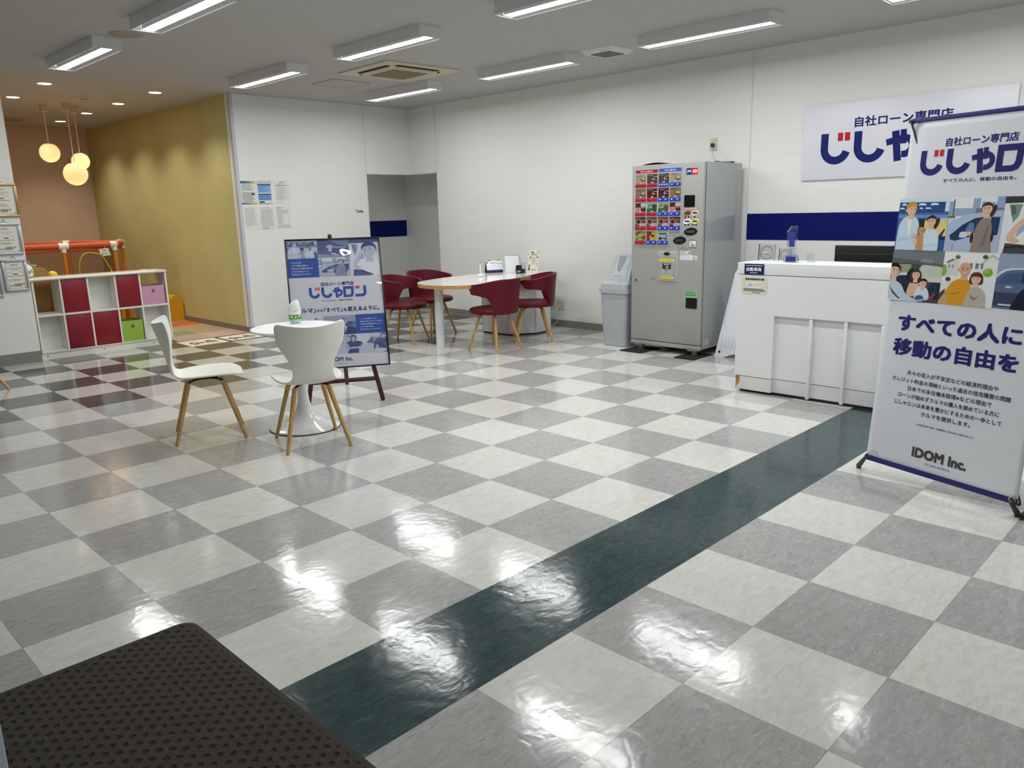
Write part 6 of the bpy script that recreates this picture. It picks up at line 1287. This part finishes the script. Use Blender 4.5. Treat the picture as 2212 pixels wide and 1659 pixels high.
def cert(label, x0, z0, x1, z1, fm, red):
    cx = (x0+x1)/2; t = thing('framed_certificate', label, 'certificate', (cx, YB-0.001, (z0+z1)/2), 0, 'framed certificates hanging on the left wall')
    b = MB(); f = 0.022; y0, y1 = YB-0.020, YB-0.001
    b.box(x0, y0, z0, x1, y1, z0+f, 0.003); b.box(x0, y0, z1-f, x1, y1, z1, 0.003); b.box(x0, y0, z0+f, x0+f, y1, z1-f, 0.003); b.box(x1-f, y0, z0+f, x1, y1, z1-f, 0.003); obj('frame', b, fm, t)
    b = MB(); b.box(x0+f, YB-0.010, z0+f, x1-f, YB-0.004, z1-f); obj('paper', b, mat('certificate_paper', (216, 214, 204), rough=0.4, var=0.01), t, smooth=0)
    A = FB(YB-0.0101); w_, h = x1-x0, z1-z0; G_ = (120, 118, 112)
    A.rect((168, 168, 166), x0+f+0.010, z0+f+0.010, x1-f-0.010, z1-f-0.010); A.rect((216, 214, 204), x0+f+0.013, z0+f+0.013, x1-f-0.013, z1-f-0.013)
    for q in (-1, 1): A.rect(G_, cx+q*(w_/2-f-0.016)-0.006, z0+f+0.010, cx+q*(w_/2-f-0.016)+0.006, z0+f+0.022)
    A.text((52, 50, 50), 'IDOM Inc.', cx-0.033, z1-f-0.040, cx+0.033, z1-f-0.026, 0.03); A.text(red, 'RECOMMENDED', cx-0.072, z1-f-0.072, cx+0.072, z1-f-0.060, 0.01); A.text(red, 'STORE', cx-0.030, z1-f-0.088, cx+0.030, z1-f-0.077, 0.01)
    for q in (-1, 1): A.stroke(G_, [(cx+q*0.030, z1-f-0.106), (cx+q*0.045, z1-f-0.100), (cx+q*0.055, z1-f-0.108), (cx+q*0.072, z1-f-0.112)], 0.0025)
    A.greek((58, 56, 56), cx-0.02, z1-f-0.128, cx+0.022, z1-f-0.117, 1, 0.9, 0); A.greek(G_, cx-0.075, z1-f-0.148, cx+0.075, z1-f-0.138, 1, 0.6, 0); A.stroke(G_, arc(cx, z1-f-0.150, 0.030, 210, 330, 8), 0.002)
    A.greek((150, 148, 142), cx-0.07, z0+f+0.078, cx+0.06, z0+f+0.105, 3, 0.4); A.greek((96, 94, 90), cx-0.02, z0+f+0.026, cx+0.045, z0+f+0.058, 3, 0.7, 0); A.greek((130, 128, 122), cx-0.072, z0+f+0.028, cx-0.026, z0+f+0.044, 2, 0.6, 0); A.rect((196, 110, 112), cx+0.052, z0+f+0.040, cx+0.072, z0+f+0.058)
    A.build('print', t)
    b = MB(); pk = Vector((cx, YB-0.006, z1+0.032)); b.tube([(cx-0.03, YB-0.006, z1-0.002), pk, (cx+0.03, YB-0.006, z1-0.002)], 0.0015, 6); b.cyl((cx, YB-0.0005, z1+0.032), (cx, YB-0.010, z1+0.032), 0.004, seg=8); obj('hanging_cord', b, mat('cord_dark', (60, 60, 62)), t)
SIL = mat('certificate_silver', (176, 178, 184), rough=0.32, metal=0.85, var=0.04); RD_ = (176, 140, 116); GY_ = (110, 106, 100)
cert('gold-framed certificate at the left edge, top of the column', 0.105, 1.488, 0.392, 1.815, GOLD, RD_); cert('silver-framed certificate in the middle of the column under the gold one', 0.100, 1.117, 0.372, 1.428, SIL, RD_); cert('lowest silver-framed certificate, hanging complete in view', 0.155, 0.748, 0.375, 1.068, SIL, GY_); cert('silver-framed certificate left of the lowest one, a sliver at the photo edge', -0.085, 0.70, 0.135, 1.022, SIL, GY_)
# ================================================================== play corner
SW = mat('shelf_white', (232, 231, 224), rough=0.4, var=0.012); RP = mat('shelf_door_red', (132, 18, 36), rough=0.3, var=0.015)
SY0, SY1 = 6.735, 7.03; SX0, SX1 = 0.396, 1.785
t = thing('cube_shelf', 'low white cube shelf with four red doors in front of the play corner', 'shelf', (1.09, 6.88, 0))
b = MB(); b.box(SX0, SY0+0.012, 0.0, SX1-0.035, SY1-0.01, 0.070); obj('plinth', b, SW, t, smooth=0)
xs = [0.4035, 0.668, 0.938, 1.222, 1.484, 1.768]
for i, x in enumerate(xs):
    b = MB(); b.box(x-(0.009 if i not in (0, 5) else 0.0), SY0, 0.071, x+(0.009 if i not in (0, 5) else 0.018), SY1, 0.833, 0.001); obj('upright', b, SW, t, smooth=0)
for za, zb in ((0.455, 0.475), (0.0712, 0.0835)):
    for i in range(5):
        b = MB(); b.box(xs[i]+(0.0185 if i == 0 else 0.0095), SY0+0.001, za, xs[i+1]-(0.0095 if i < 4 else 0.0005), SY1, zb); obj('shelf_board', b, SW, t, smooth=0)
b = MB(); b.box(SX0-0.006, SY0-0.012, 0.8335, SX1+0.006, SY1+0.01, 0.860, 0.004); obj('top_board', b, mat('shelf_top_cream', (226, 216, 206), rough=0.25, var=0.02, coat=0.3), t)
b = MB(); b.tube([(SX0-0.008, SY0-0.012, 0.847), (SX1-0.13, SY0-0.012, 0.847)], 0.0145, 10); obj('edge_bumper', b, mat('bumper_white', (226, 226, 218), rough=0.5), t)
def cell(i, j): return (xs[i]+(0.019 if i == 0 else 0.010), xs[i+1]-(0.010 if i < 4 else 0.001), 0.0842 if j == 0 else 0.4756, 0.4545 if j == 0 else 0.8328)
for i, j in ((1, 1), (3, 1), (1, 0), (2, 0)):
    x0, x1, z0, z1 = cell(i, j); b = MB(); b.box(x0, SY0+0.004, z0, x1, SY0+0.020, z1, 0.001); obj('door', b, RP, t)
for i, j in ((2, 1), (0, 0), (4, 0)):
    x0, x1, z0, z1 = cell(i, j); b = MB(); b.box(x0, SY1-0.10, z0, x1, SY1-0.09, z1); obj('back_panel', b, SW, t, smooth=0)
b = MB()
for x in (0.455, 1.02, 1.56): b.cyl((x, SY0+0.0118, 0.038), (x, SY0+0.009, 0.038), 0.006, seg=10)
obj('screw_cap', b, mat('screw_dark', (60, 56, 52)), t)
b = MB(); b.prism(rrect(1.545, SY0+0.10, 1.63, SY0+0.16, 0.02), 0.8602, 0.870); tag(obj('white_clip', b, mat('bumper_white', (226, 226, 218))), 'tiny white clip lying on the right end of the cube shelf', 'clip')
def fbox(label, x0, x1, z0, z1, col, name):
    t = thing('storage_box', label, 'storage box', ((x0+x1)/2, SY0+0.01, z0), 0, 'fabric storage boxes in the cube shelf'); m = mat(name, col, rough=0.75, var=0.03, bump=0.2, bscale=400)
    yb = SY0+0.24; b = MB(); y0 = SY0+0.012
    b.box(x0, y0, z0, x1, y0+0.004, z1); b.box(x0, y0+0.004, z0, x0+0.004, yb, z1); b.box(x1-0.004, y0+0.004, z0, x1, yb, z1); b.box(x0+0.004, yb-0.004, z0, x1-0.004, yb, z1); b.box(x0+0.004, y0+0.004, z0, x1-0.004, yb-0.004, z0+0.004); obj('box_body', b, m, t, smooth=0)
    cx = (x0+x1)/2+0.0; cz = z0+(z1-z0)*0.72
    b = MB()
    b.lathe([(0.0, -0.0005), (0.019, -0.0005), (0.019, 0.0), (0.0, 0.0)], seg=24)
    for v in b.bm.verts: v.co = (cx+v.co.x, y0-0.0002+v.co.z, cz+v.co.y)
    obj('finger_hole', b, mat('hole_brown', (112, 92, 70), rough=0.6), t)
    b = MB(); b.lathe([(0.019, -0.001), (0.0215, -0.001), (0.0215, 0.0), (0.019, 0.0), (0.019, -0.001)], seg=24)
    for v in b.bm.verts: v.co = (cx+v.co.x, y0-0.0002+v.co.z, cz+v.co.y)
    obj('hole_rim', b, mat('rim_'+name, tuple(int(q*0.92) for q in col), rough=0.5), t)
fbox('pink fabric storage box in the right end cube of the shelf, upper row', 1.500, 1.748, 0.4762, 0.690, (206, 150, 178), 'box_pink'); fbox('lime green fabric storage box in the lower row of the shelf', 1.238, 1.464, 0.0842, 0.318, (150, 186, 72), 'box_lime')
# carton, ball, star, round cushion
t = thing('cardboard_box', 'brown cardboard box standing behind the left end of the cube shelf', 'box', (0.55, 7.26, 0)); CB_ = mat('cardboard', (166, 128, 76), rough=0.85, var=0.05, bump=0.1)
b = MB(); pr = [(0.31, 0.0065), (0.70, 0.0065), (0.70, 0.845), (0.655, 0.945), (0.60, 0.955), (0.31, 0.955)]
M4b = Matrix(((1, 0, 0, 0), (0, 0, -1, 7.12), (0, 1, 0, 0), (0, 0, 0, 1))); b.prism(pr, -0.012, 0.0, M=M4b); obj('front_panel', b, CB_, t, smooth=0)
b = MB(); b.box(0.31, 7.1325, 0.0065, 0.322, 7.45, 0.9); b.box(0.688, 7.1325, 0.0065, 0.70, 7.45, 0.86); b.box(0.322, 7.438, 0.0065, 0.688, 7.45, 0.86); b.box(0.322, 7.1325, 0.0065, 0.688, 7.438, 0.0185); b.box(0.322, 7.1325, 0.78, 0.688, 7.438, 0.79); obj('carton_body', b, CB_, t, smooth=0)
b = MB(); b.bar((0.312, 7.1195, 0.915), (0.66, 7.1195, 0.915), 0.003, 0.002); obj('crease', b, mat('crease_brown', (130, 98, 56)), t)
b = MB(); n = 24; b.lathe([(0.055*math.cos(-PI/2+PI*i/12), 0.055*math.sin(-PI/2+PI*i/12)) for i in range(13)], (0.765, 7.30, 0.842), seg=24); bmesh.ops.remove_doubles(b.bm, verts=b.bm.verts, dist=1e-4)
t = thing('toy_ball', 'yellow toy ball peeping out beside the cardboard box', 'ball', (0.765, 7.30, 0.787)); obj('ball', b, mat('ball_yellow', (226, 190, 40), rough=0.4), t)
b = MB(); b.prism(rrect(0.71, 7.22, 0.83, 7.38, 0.02), 0.0065, 0.785); obj('stand', b, mat('stool_brown', (120, 92, 58), rough=0.6), t)
t = thing('toy_star', 'pale blue pointed plush toy on top of the cardboard box', 'toy', (0.53, 7.28, 0.79))
b = MB(); st = [(0.085*(1 if k % 2 == 0 else 0.5)*math.sin(k*PI/5), 0.085*(1 if k % 2 == 0 else 0.5)*math.cos(k*PI/5)) for k in range(10)]
Ms = Matrix(((1, 0, 0, 0.545), (0, 0, -1, 7.26), (0, 1, 0, 0.945), (0, 0, 0, 1))); b.prism(st, -0.03, 0.0, top=[(x*0.8, y*0.8) for x, y in st], M=Ms); b.prism([(x*0.8, y*0.8) for x, y in st], 0.0, 0.004, M=Ms); o = obj('star', b, mat('plush_blue', (120, 168, 180), rough=0.9, bump=0.5), t)
b = MB(); b.cyl((0.545, 7.275, 0.791), (0.545, 7.275, 0.87), 0.03, 0.02, seg=14); obj('body', b, mat('plush_blue', (120, 168, 180)), t)
t = thing('bean_cushion', 'white cushion with green leaf print at the left behind the certificates wall', 'cushion', (0.415, 7.08, 0.862))
b = MB(); b.lathe([(0, 0.0), (0.05, 0.0), (0.082, 0.025), (0.085, 0.07), (0.07, 0.12), (0.03, 0.15), (0, 0.155)], (0.398, 6.90, 0.8603), seg=28); obj('cushion', b, mat('cushion_white', (222, 222, 208), rough=0.9), t)
b = MB(); b.recalc = False
for k in range(7):
    a = math.radians(-95+k*22); z = 0.05+0.012*(k % 3); c = Vector((0.398+0.086*math.cos(a), 6.90+0.086*math.sin(a), 0.8603+z)); x, y, q = frame_of(Vector((math.cos(a), math.sin(a), 0))); b.face([c+q*0.001+x*(0.012*math.cos(w_*PI/5))+y*(0.020*math.sin(w_*PI/5)) for w_ in range(10)])
obj('leaf_print', b, mat('leaf_green', (128, 158, 98)), t)
# play pen of padded orange tubes
OR = mat('pen_orange_pad', (182, 76, 22), rough=0.6, var=0.06, scale=14, bump=0.2); ORP = mat('pen_orange_post', (192, 114, 36), rough=0.55, var=0.05); CLIP_ = mat('pen_clip_white', (220, 216, 204), rough=0.4)
t = thing('play_pen', 'orange padded play pen with mesh sides behind the cube shelf', 'play pen', (1.2, 8.5, 0))
ZP = 1.135; ring = [(0.30, 8.06), (1.135, 8.08), (1.735, 8.12), (2.05, 8.75), (1.55, 9.35), (0.55, 9.35)]
for i in range(len(ring)):
    p, q = Vector((*ring[i], ZP)), Vector((*ring[(i+1) % len(ring)], ZP)); d = (q-p).normalized()
    b = MB(); b.tube([p+d*0.03, q-d*0.03], 0.036, 14); obj('top_rail', b, OR, t)
    b = MB(); b.tube([(p.x, p.y, 0.0065), (p.x, p.y, ZP-0.03)], 0.026, 12); obj('post', b, ORP, t)
    b = MB(); b.cyl((p.x, p.y, ZP-0.075), (p.x, p.y, ZP+0.012), 0.032, seg=14); b.tube([p-(p-Vector((*ring[i-1], ZP))).normalized()*0.055, p, p+d*0.055], 0.041, 12); obj('corner_clip', b, CLIP_, t)
    b = MB(); b.tube([p+d*0.04-Vector((0, 0, 0.05)), (p+q)/2-Vector((0, 0, 0.062)), q-d*0.04-Vector((0, 0, 0.05))], 0.012, 8, smooth=4); obj('pad_hem', b, OR, t)
NET = clear_mat('pen_net', (0.74, 0.69, 0.63), base=-0.2)
b = MB(); b.recalc = False
for i in range(len(ring)):
    p, q = ring[i], ring[(i+1) % len(ring)]; b.face([(*p, 0.02), (*q, 0.02), (*q, ZP-0.04), (*p, ZP-0.04)])
obj('mesh_side', b, NET, t, smooth=0)
t = thing('paper_tag', 'white paper tag hanging from the play pen rail', 'tag', (1.60, 8.03, 1.04))
b = MB(); b.recalc = True; b.face([(1.520, 8.040, 1.086), (1.632, 8.045, 1.094), (1.652, 8.038, 1.004), (1.540, 8.032, 0.996)]); o = obj('card', b, mat('tag_paper', (216, 208, 196), rough=0.6), t, smooth=0); md = o.modifiers.new('card', 'SOLIDIFY'); md.thickness = 0.002
A = Art((1.54, 8.0325-0.002, 0.996), (1, 0.045, 0), (-0.20, 0.07, 0.977), (0.045, -1, 0.06)); A.greek((130, 120, 112), 0.03, 0.066, 0.08, 0.084, 1, 0.7, 0); A.greek((160, 150, 140), 0.03, 0.010, 0.10, 0.056, 4, 0.35); A.rect((110, 100, 94), 0.008, 0.012, 0.024, 0.036); A.build('print', t)
b = MB(); b.tube([(1.585, 8.045, 1.09), (1.60, 8.05, 1.115)], 0.0015, 6); obj('tie', b, CLIP_, t)
t = thing('yellow_rope', 'thin yellow looped skipping rope hanging inside the play pen', 'rope', (1.35, 8.0, 0.8))
b = MB(); b.tube([(1.245, 8.02, 0.55), (1.262, 8.02, 0.80), (1.275, 8.02, 0.93), (1.32, 8.02, 1.02), (1.39, 8.02, 1.048), (1.48, 8.02, 1.035), (1.545, 8.02, 1.0), (1.60, 8.02, 0.88), (1.635, 8.02, 0.80), (1.65, 8.02, 0.6)], 0.006, 8, smooth=6); obj('rope', b, mat('rope_yellow', (206, 160, 52), rough=0.6), t)
b = MB(); b.cyl((1.628, 8.02, 0.82), (1.642, 8.02, 0.72), 0.011, 0.014, seg=12); obj('handle', b, mat('rope_handle', (196, 170, 60), rough=0.5), t)
# child's sofa
t = thing('kids_sofa', "small mustard yellow child's sofa against the ochre wall", 'sofa', (2.42, 8.85, 0)); YS = mat('sofa_mustard', (204, 152, 20), rough=0.45, var=0.05, bump=0.1)
b = MB(); b.box(2.30, 8.64, 0.0065, 2.54, 9.1, 0.24, 0.02, 3); obj('seat', b, YS, t)
for x0, x1 in ((2.545, 2.732), (2.108, 2.295)):
    b = MB(); r = (x1-x0)/2; pr = [(x0, 0.0065), (x1, 0.0065), (x1, 0.375-r)]+[((x0+x1)/2+r*math.cos(math.radians(a)), 0.375-r+r*math.sin(math.radians(a))) for a in range(0, 181, 15)]+[(x0, 0.375-r)]
    Ma = Matrix(((1, 0, 0, 0), (0, 0, -1, 8.63), (0, 1, 0, 0), (0, 0, 0, 1))); b.prism(pr, -0.5, 0.0, M=Ma); bmesh.ops.remove_doubles(b.bm, verts=b.bm.verts, dist=1e-4); obj('armrest', b, YS, t)
b = MB(); b.box(2.30, 9.105, 0.0065, 2.54, 9.22, 0.34, 0.01); b.cyl((2.30, 9.13, 0.34), (2.54, 9.13, 0.34), 0.062, seg=20); obj('backrest', b, YS, t)
b = MB(); b.box(2.305, 8.70, 0.2405, 2.535, 9.09, 0.31, 0.03, 3); obj('seat_cushion', b, YS, t)
# patchwork carpet and the two printed mats
t = thing('patchwork_carpet', 'patchwork of coloured carpet squares covering the play corner floor', 'carpet', (1.5, 9.0, 0)); pal = [(176, 150, 134), (168, 146, 112), (150, 146, 108), (186, 158, 140), (160, 132, 112), (172, 160, 140)]
cm = [mat('carpet_%d' % i, c, rough=0.95, bump=0.6, bscale=300, var=0.08, scale=60) for i, c in enumerate(pal)]+[mat('carpet_orange', (196, 100, 44), rough=0.95, bump=0.6, bscale=300, var=0.08, scale=60), mat('carpet_green', (132, 142, 96), rough=0.95, bump=0.6, bscale=300, var=0.08, scale=60)]
b = MB(); rnd = random.Random(11); S_ = 0.45; xe = XAL-BT-0.001
for r in range(11):
    for c in range(6):
        x1 = xe-c*S_; x0 = max(0.31, x1-S_); y0 = 6.735+r*S_; y1 = min(y0+S_, YAB-0.002); y0 = max(y0, 7.045) if x0 < 1.80 else y0
        if x0 >= x1 or y0 >= y1: continue
        b.mi = {(0, 0): 3, (0, 1): 0, (1, 0): 1, (1, 1): 7, (2, 0): 1, (2, 1): 0, (0, 2): 1, (3, 0): 6, (3, 1): 6, (4, 0): 3}.get((r, c), rnd.randrange(6)); b.box(x0, y0, 0.0, x1, y1, 0.006)
obj('pile', b, cm, t, smooth=0)
def pmat(label, x0, y0, dark):
    w_ = 0.455; t = thing('floor_mat', label, 'mat', (x0+w_/2, y0+w_/2, 0), 0, 'white printed floor mats at the play corner step')
    b = MB(); b.prism(rrect(x0, y0, x0+w_, y0+w_-0.01, 0.01), 0.0, 0.004); obj('base', b, mat('mat_edge_dark', (56, 54, 52), rough=0.7) if dark else mat('mat_edge_cream', (206, 196, 168), rough=0.7), t)
    b = MB(); b.prism(rrect(x0+0.022, y0+0.022, x0+w_-0.022, y0+w_-0.032, 0.008), 0.0041, 0.0048); obj('face', b, mat('mat_white', (222, 214, 198), rough=0.6), t)
    A = Art((x0, y0, 0.0048), (1, 0, 0), (0, 1, 0), (0, 0, 1)); BRN = (122, 96, 78)
    A.ell(BRN, 0.12, 0.20, 0.055, 0.085); A.ell(BRN, 0.10, 0.11, 0.02, 0.03); A.ell((96, 78, 66), 0.20, 0.18, 0.025, 0.05); A.ell(BRN, 0.255, 0.17, 0.02, 0.045); A.ell((140, 104, 86), 0.315, 0.22, 0.045, 0.10); A.ell((96, 78, 66), 0.365, 0.17, 0.02, 0.05); A.ell((214, 206, 190), 0.12, 0.21, 0.018, 0.03); A.build('print', t)
pmat('cream-edged printed mat, left of the dark-edged one at the play corner', 1.790, 6.255, False); pmat('dark-edged printed mat at the foot of the ochre wall', 2.262, 6.245, True)
# ================================================================== entrance mat and panel at the lower left
def mat_carpet():
    m, N, L, p = nodes_mat('doormat_brown_weave'); p.inputs['Roughness'].default_value = 0.95; p.inputs['Specular IOR Level'].default_value = 0.1
    tc = N.new('ShaderNodeTexCoord'); mp = N.new('ShaderNodeMapping'); mp.inputs['Scale'].default_value = (1, 1, 1); L.new(tc.outputs['Object'], mp.inputs[0])
    nz0 = N.new('ShaderNodeTexNoise'); nz0.inputs['Scale'].default_value = 70; L.new(mp.outputs[0], nz0.inputs['Vector'])
    dv = N.new('ShaderNodeVectorMath'); dv.operation = 'SCALE'; dv.inputs['Scale'].default_value = 0.016; L.new(nz0.outputs['Color'], dv.inputs[0]); av = N.new('ShaderNodeVectorMath'); L.new(mp.outputs[0], av.inputs[0]); L.new(dv.outputs[0], av.inputs[1])
    sp = N.new('ShaderNodeSeparateXYZ'); L.new(av.outputs[0], sp.inputs[0])
    def mth(op, *a):
        n = N.new('ShaderNodeMath'); n.operation = op
        for i_, v in enumerate(a):
            if isinstance(v, (int, float)): n.inputs[i_].default_value = v
            else: L.new(v, n.inputs[i_])
        return n.outputs[0]
    PX_, PY_ = 0.047, 0.027
    vv = mth('DIVIDE', sp.outputs[0], PY_); uu = mth('ADD', mth('DIVIDE', sp.outputs[1], PX_), mth('MULTIPLY', mth('FLOORED_MODULO', mth('FLOOR', vv), 2.0), 0.5))
    dx = mth('MULTIPLY', mth('SUBTRACT', mth('FRACT', uu), 0.5), PX_); dy = mth('MULTIPLY', mth('SUBTRACT', mth('FRACT', vv), 0.5), PY_*1.15)
    rr = mth('SQRT', mth('ADD', mth('MULTIPLY', dx, dx), mth('MULTIPLY', dy, dy)))
    dot = N.new('ShaderNodeMapRange'); dot.interpolation_type = 'SMOOTHSTEP'; L.new(rr, dot.inputs['Value']); dot.inputs['From Min'].default_value = 0.005; dot.inputs['From Max'].default_value = 0.0135
    nz = N.new('ShaderNodeTexNoise'); nz.inputs['Scale'].default_value = 420; nz.inputs['Detail'].default_value = 4; L.new(mp.outputs[0], nz.inputs['Vector'])
    nw = N.new('ShaderNodeTexNoise'); nw.inputs['Scale'].default_value = 5; L.new(mp.outputs[0], nw.inputs['Vector'])
    def rgb(c): return (*lin(c), 1)
    r1 = N.new('ShaderNodeValToRGB'); L.new(nz.outputs['Fac'], r1.inputs[0]); r1.color_ramp.elements[0].color = rgb((54, 50, 45)); r1.color_ramp.elements[1].color = rgb((90, 85, 77)); r1.color_ramp.elements[0].position = 0.3; r1.color_ramp.elements[1].position = 0.75
    mx = N.new('ShaderNodeMix'); mx.data_type = 'RGBA'; L.new(dot.outputs[0], mx.inputs[0]); mx.inputs[6].default_value = rgb((50, 47, 42)); L.new(r1.outputs[0], mx.inputs[7])
    L.new(mx.outputs[2], p.inputs['Base Color'])
    ad = N.new('ShaderNodeMath'); ad.operation = 'MULTIPLY_ADD'; L.new(nz.outputs['Fac'], ad.inputs[0]); ad.inputs[1].default_value = 0.35; L.new(dot.outputs[0], ad.inputs[2])
    bp_ = N.new('ShaderNodeBump'); bp_.inputs['Strength'].default_value = 0.8; bp_.inputs['Distance'].default_value = 0.005; L.new(ad.outputs[0], bp_.inputs['Height']); L.new(bp_.outputs[0], p.inputs['Normal'])
    return m
t = thing('door_mat', 'dark brown woven entrance mat in the lower left corner', 'mat', (-1.6, -0.4, 0)); mx0, mx1, my0, my1 = -2.37, -0.868, -1.005, 0.197
b = MB(); b.prism(rrect(mx0, my0, mx1, my1, 0.06, 8), 0.0, 0.006, top=rrect(mx0+0.003, my0+0.003, mx1-0.003, my1-0.003, 0.06, 8)); obj('border', b, mat('mat_border', (66, 60, 54), rough=0.9, bump=0.5, bscale=300), t)
b = MB(); b.prism(rrect(mx0+0.020, my0+0.020, mx1-0.020, my1-0.020, 0.045, 8), 0.0061, 0.011, top=rrect(mx0+0.024, my0+0.024, mx1-0.024, my1-0.024, 0.045, 8)); obj('pile', b, mat_carpet(), t)
t = thing('leaning_panel', 'edge of a pale bluish upright panel at the very lower left corner', 'panel', (-1.89, -1.055, 0))
b = MB(); b.box(-2.12, -1.065, 0.02, -1.668, -1.045, 1.25, 0.003); obj('board', b, mat('panel_pale_blue', (206, 216, 232), rough=0.4, var=0.01), t)
b = MB(); b.box(-2.10, -1.09, 0.0, -2.04, -1.02, 0.0195); b.box(-1.76, -1.09, 0.0, -1.70, -1.02, 0.0195); obj('foot', b, BLACK, t)
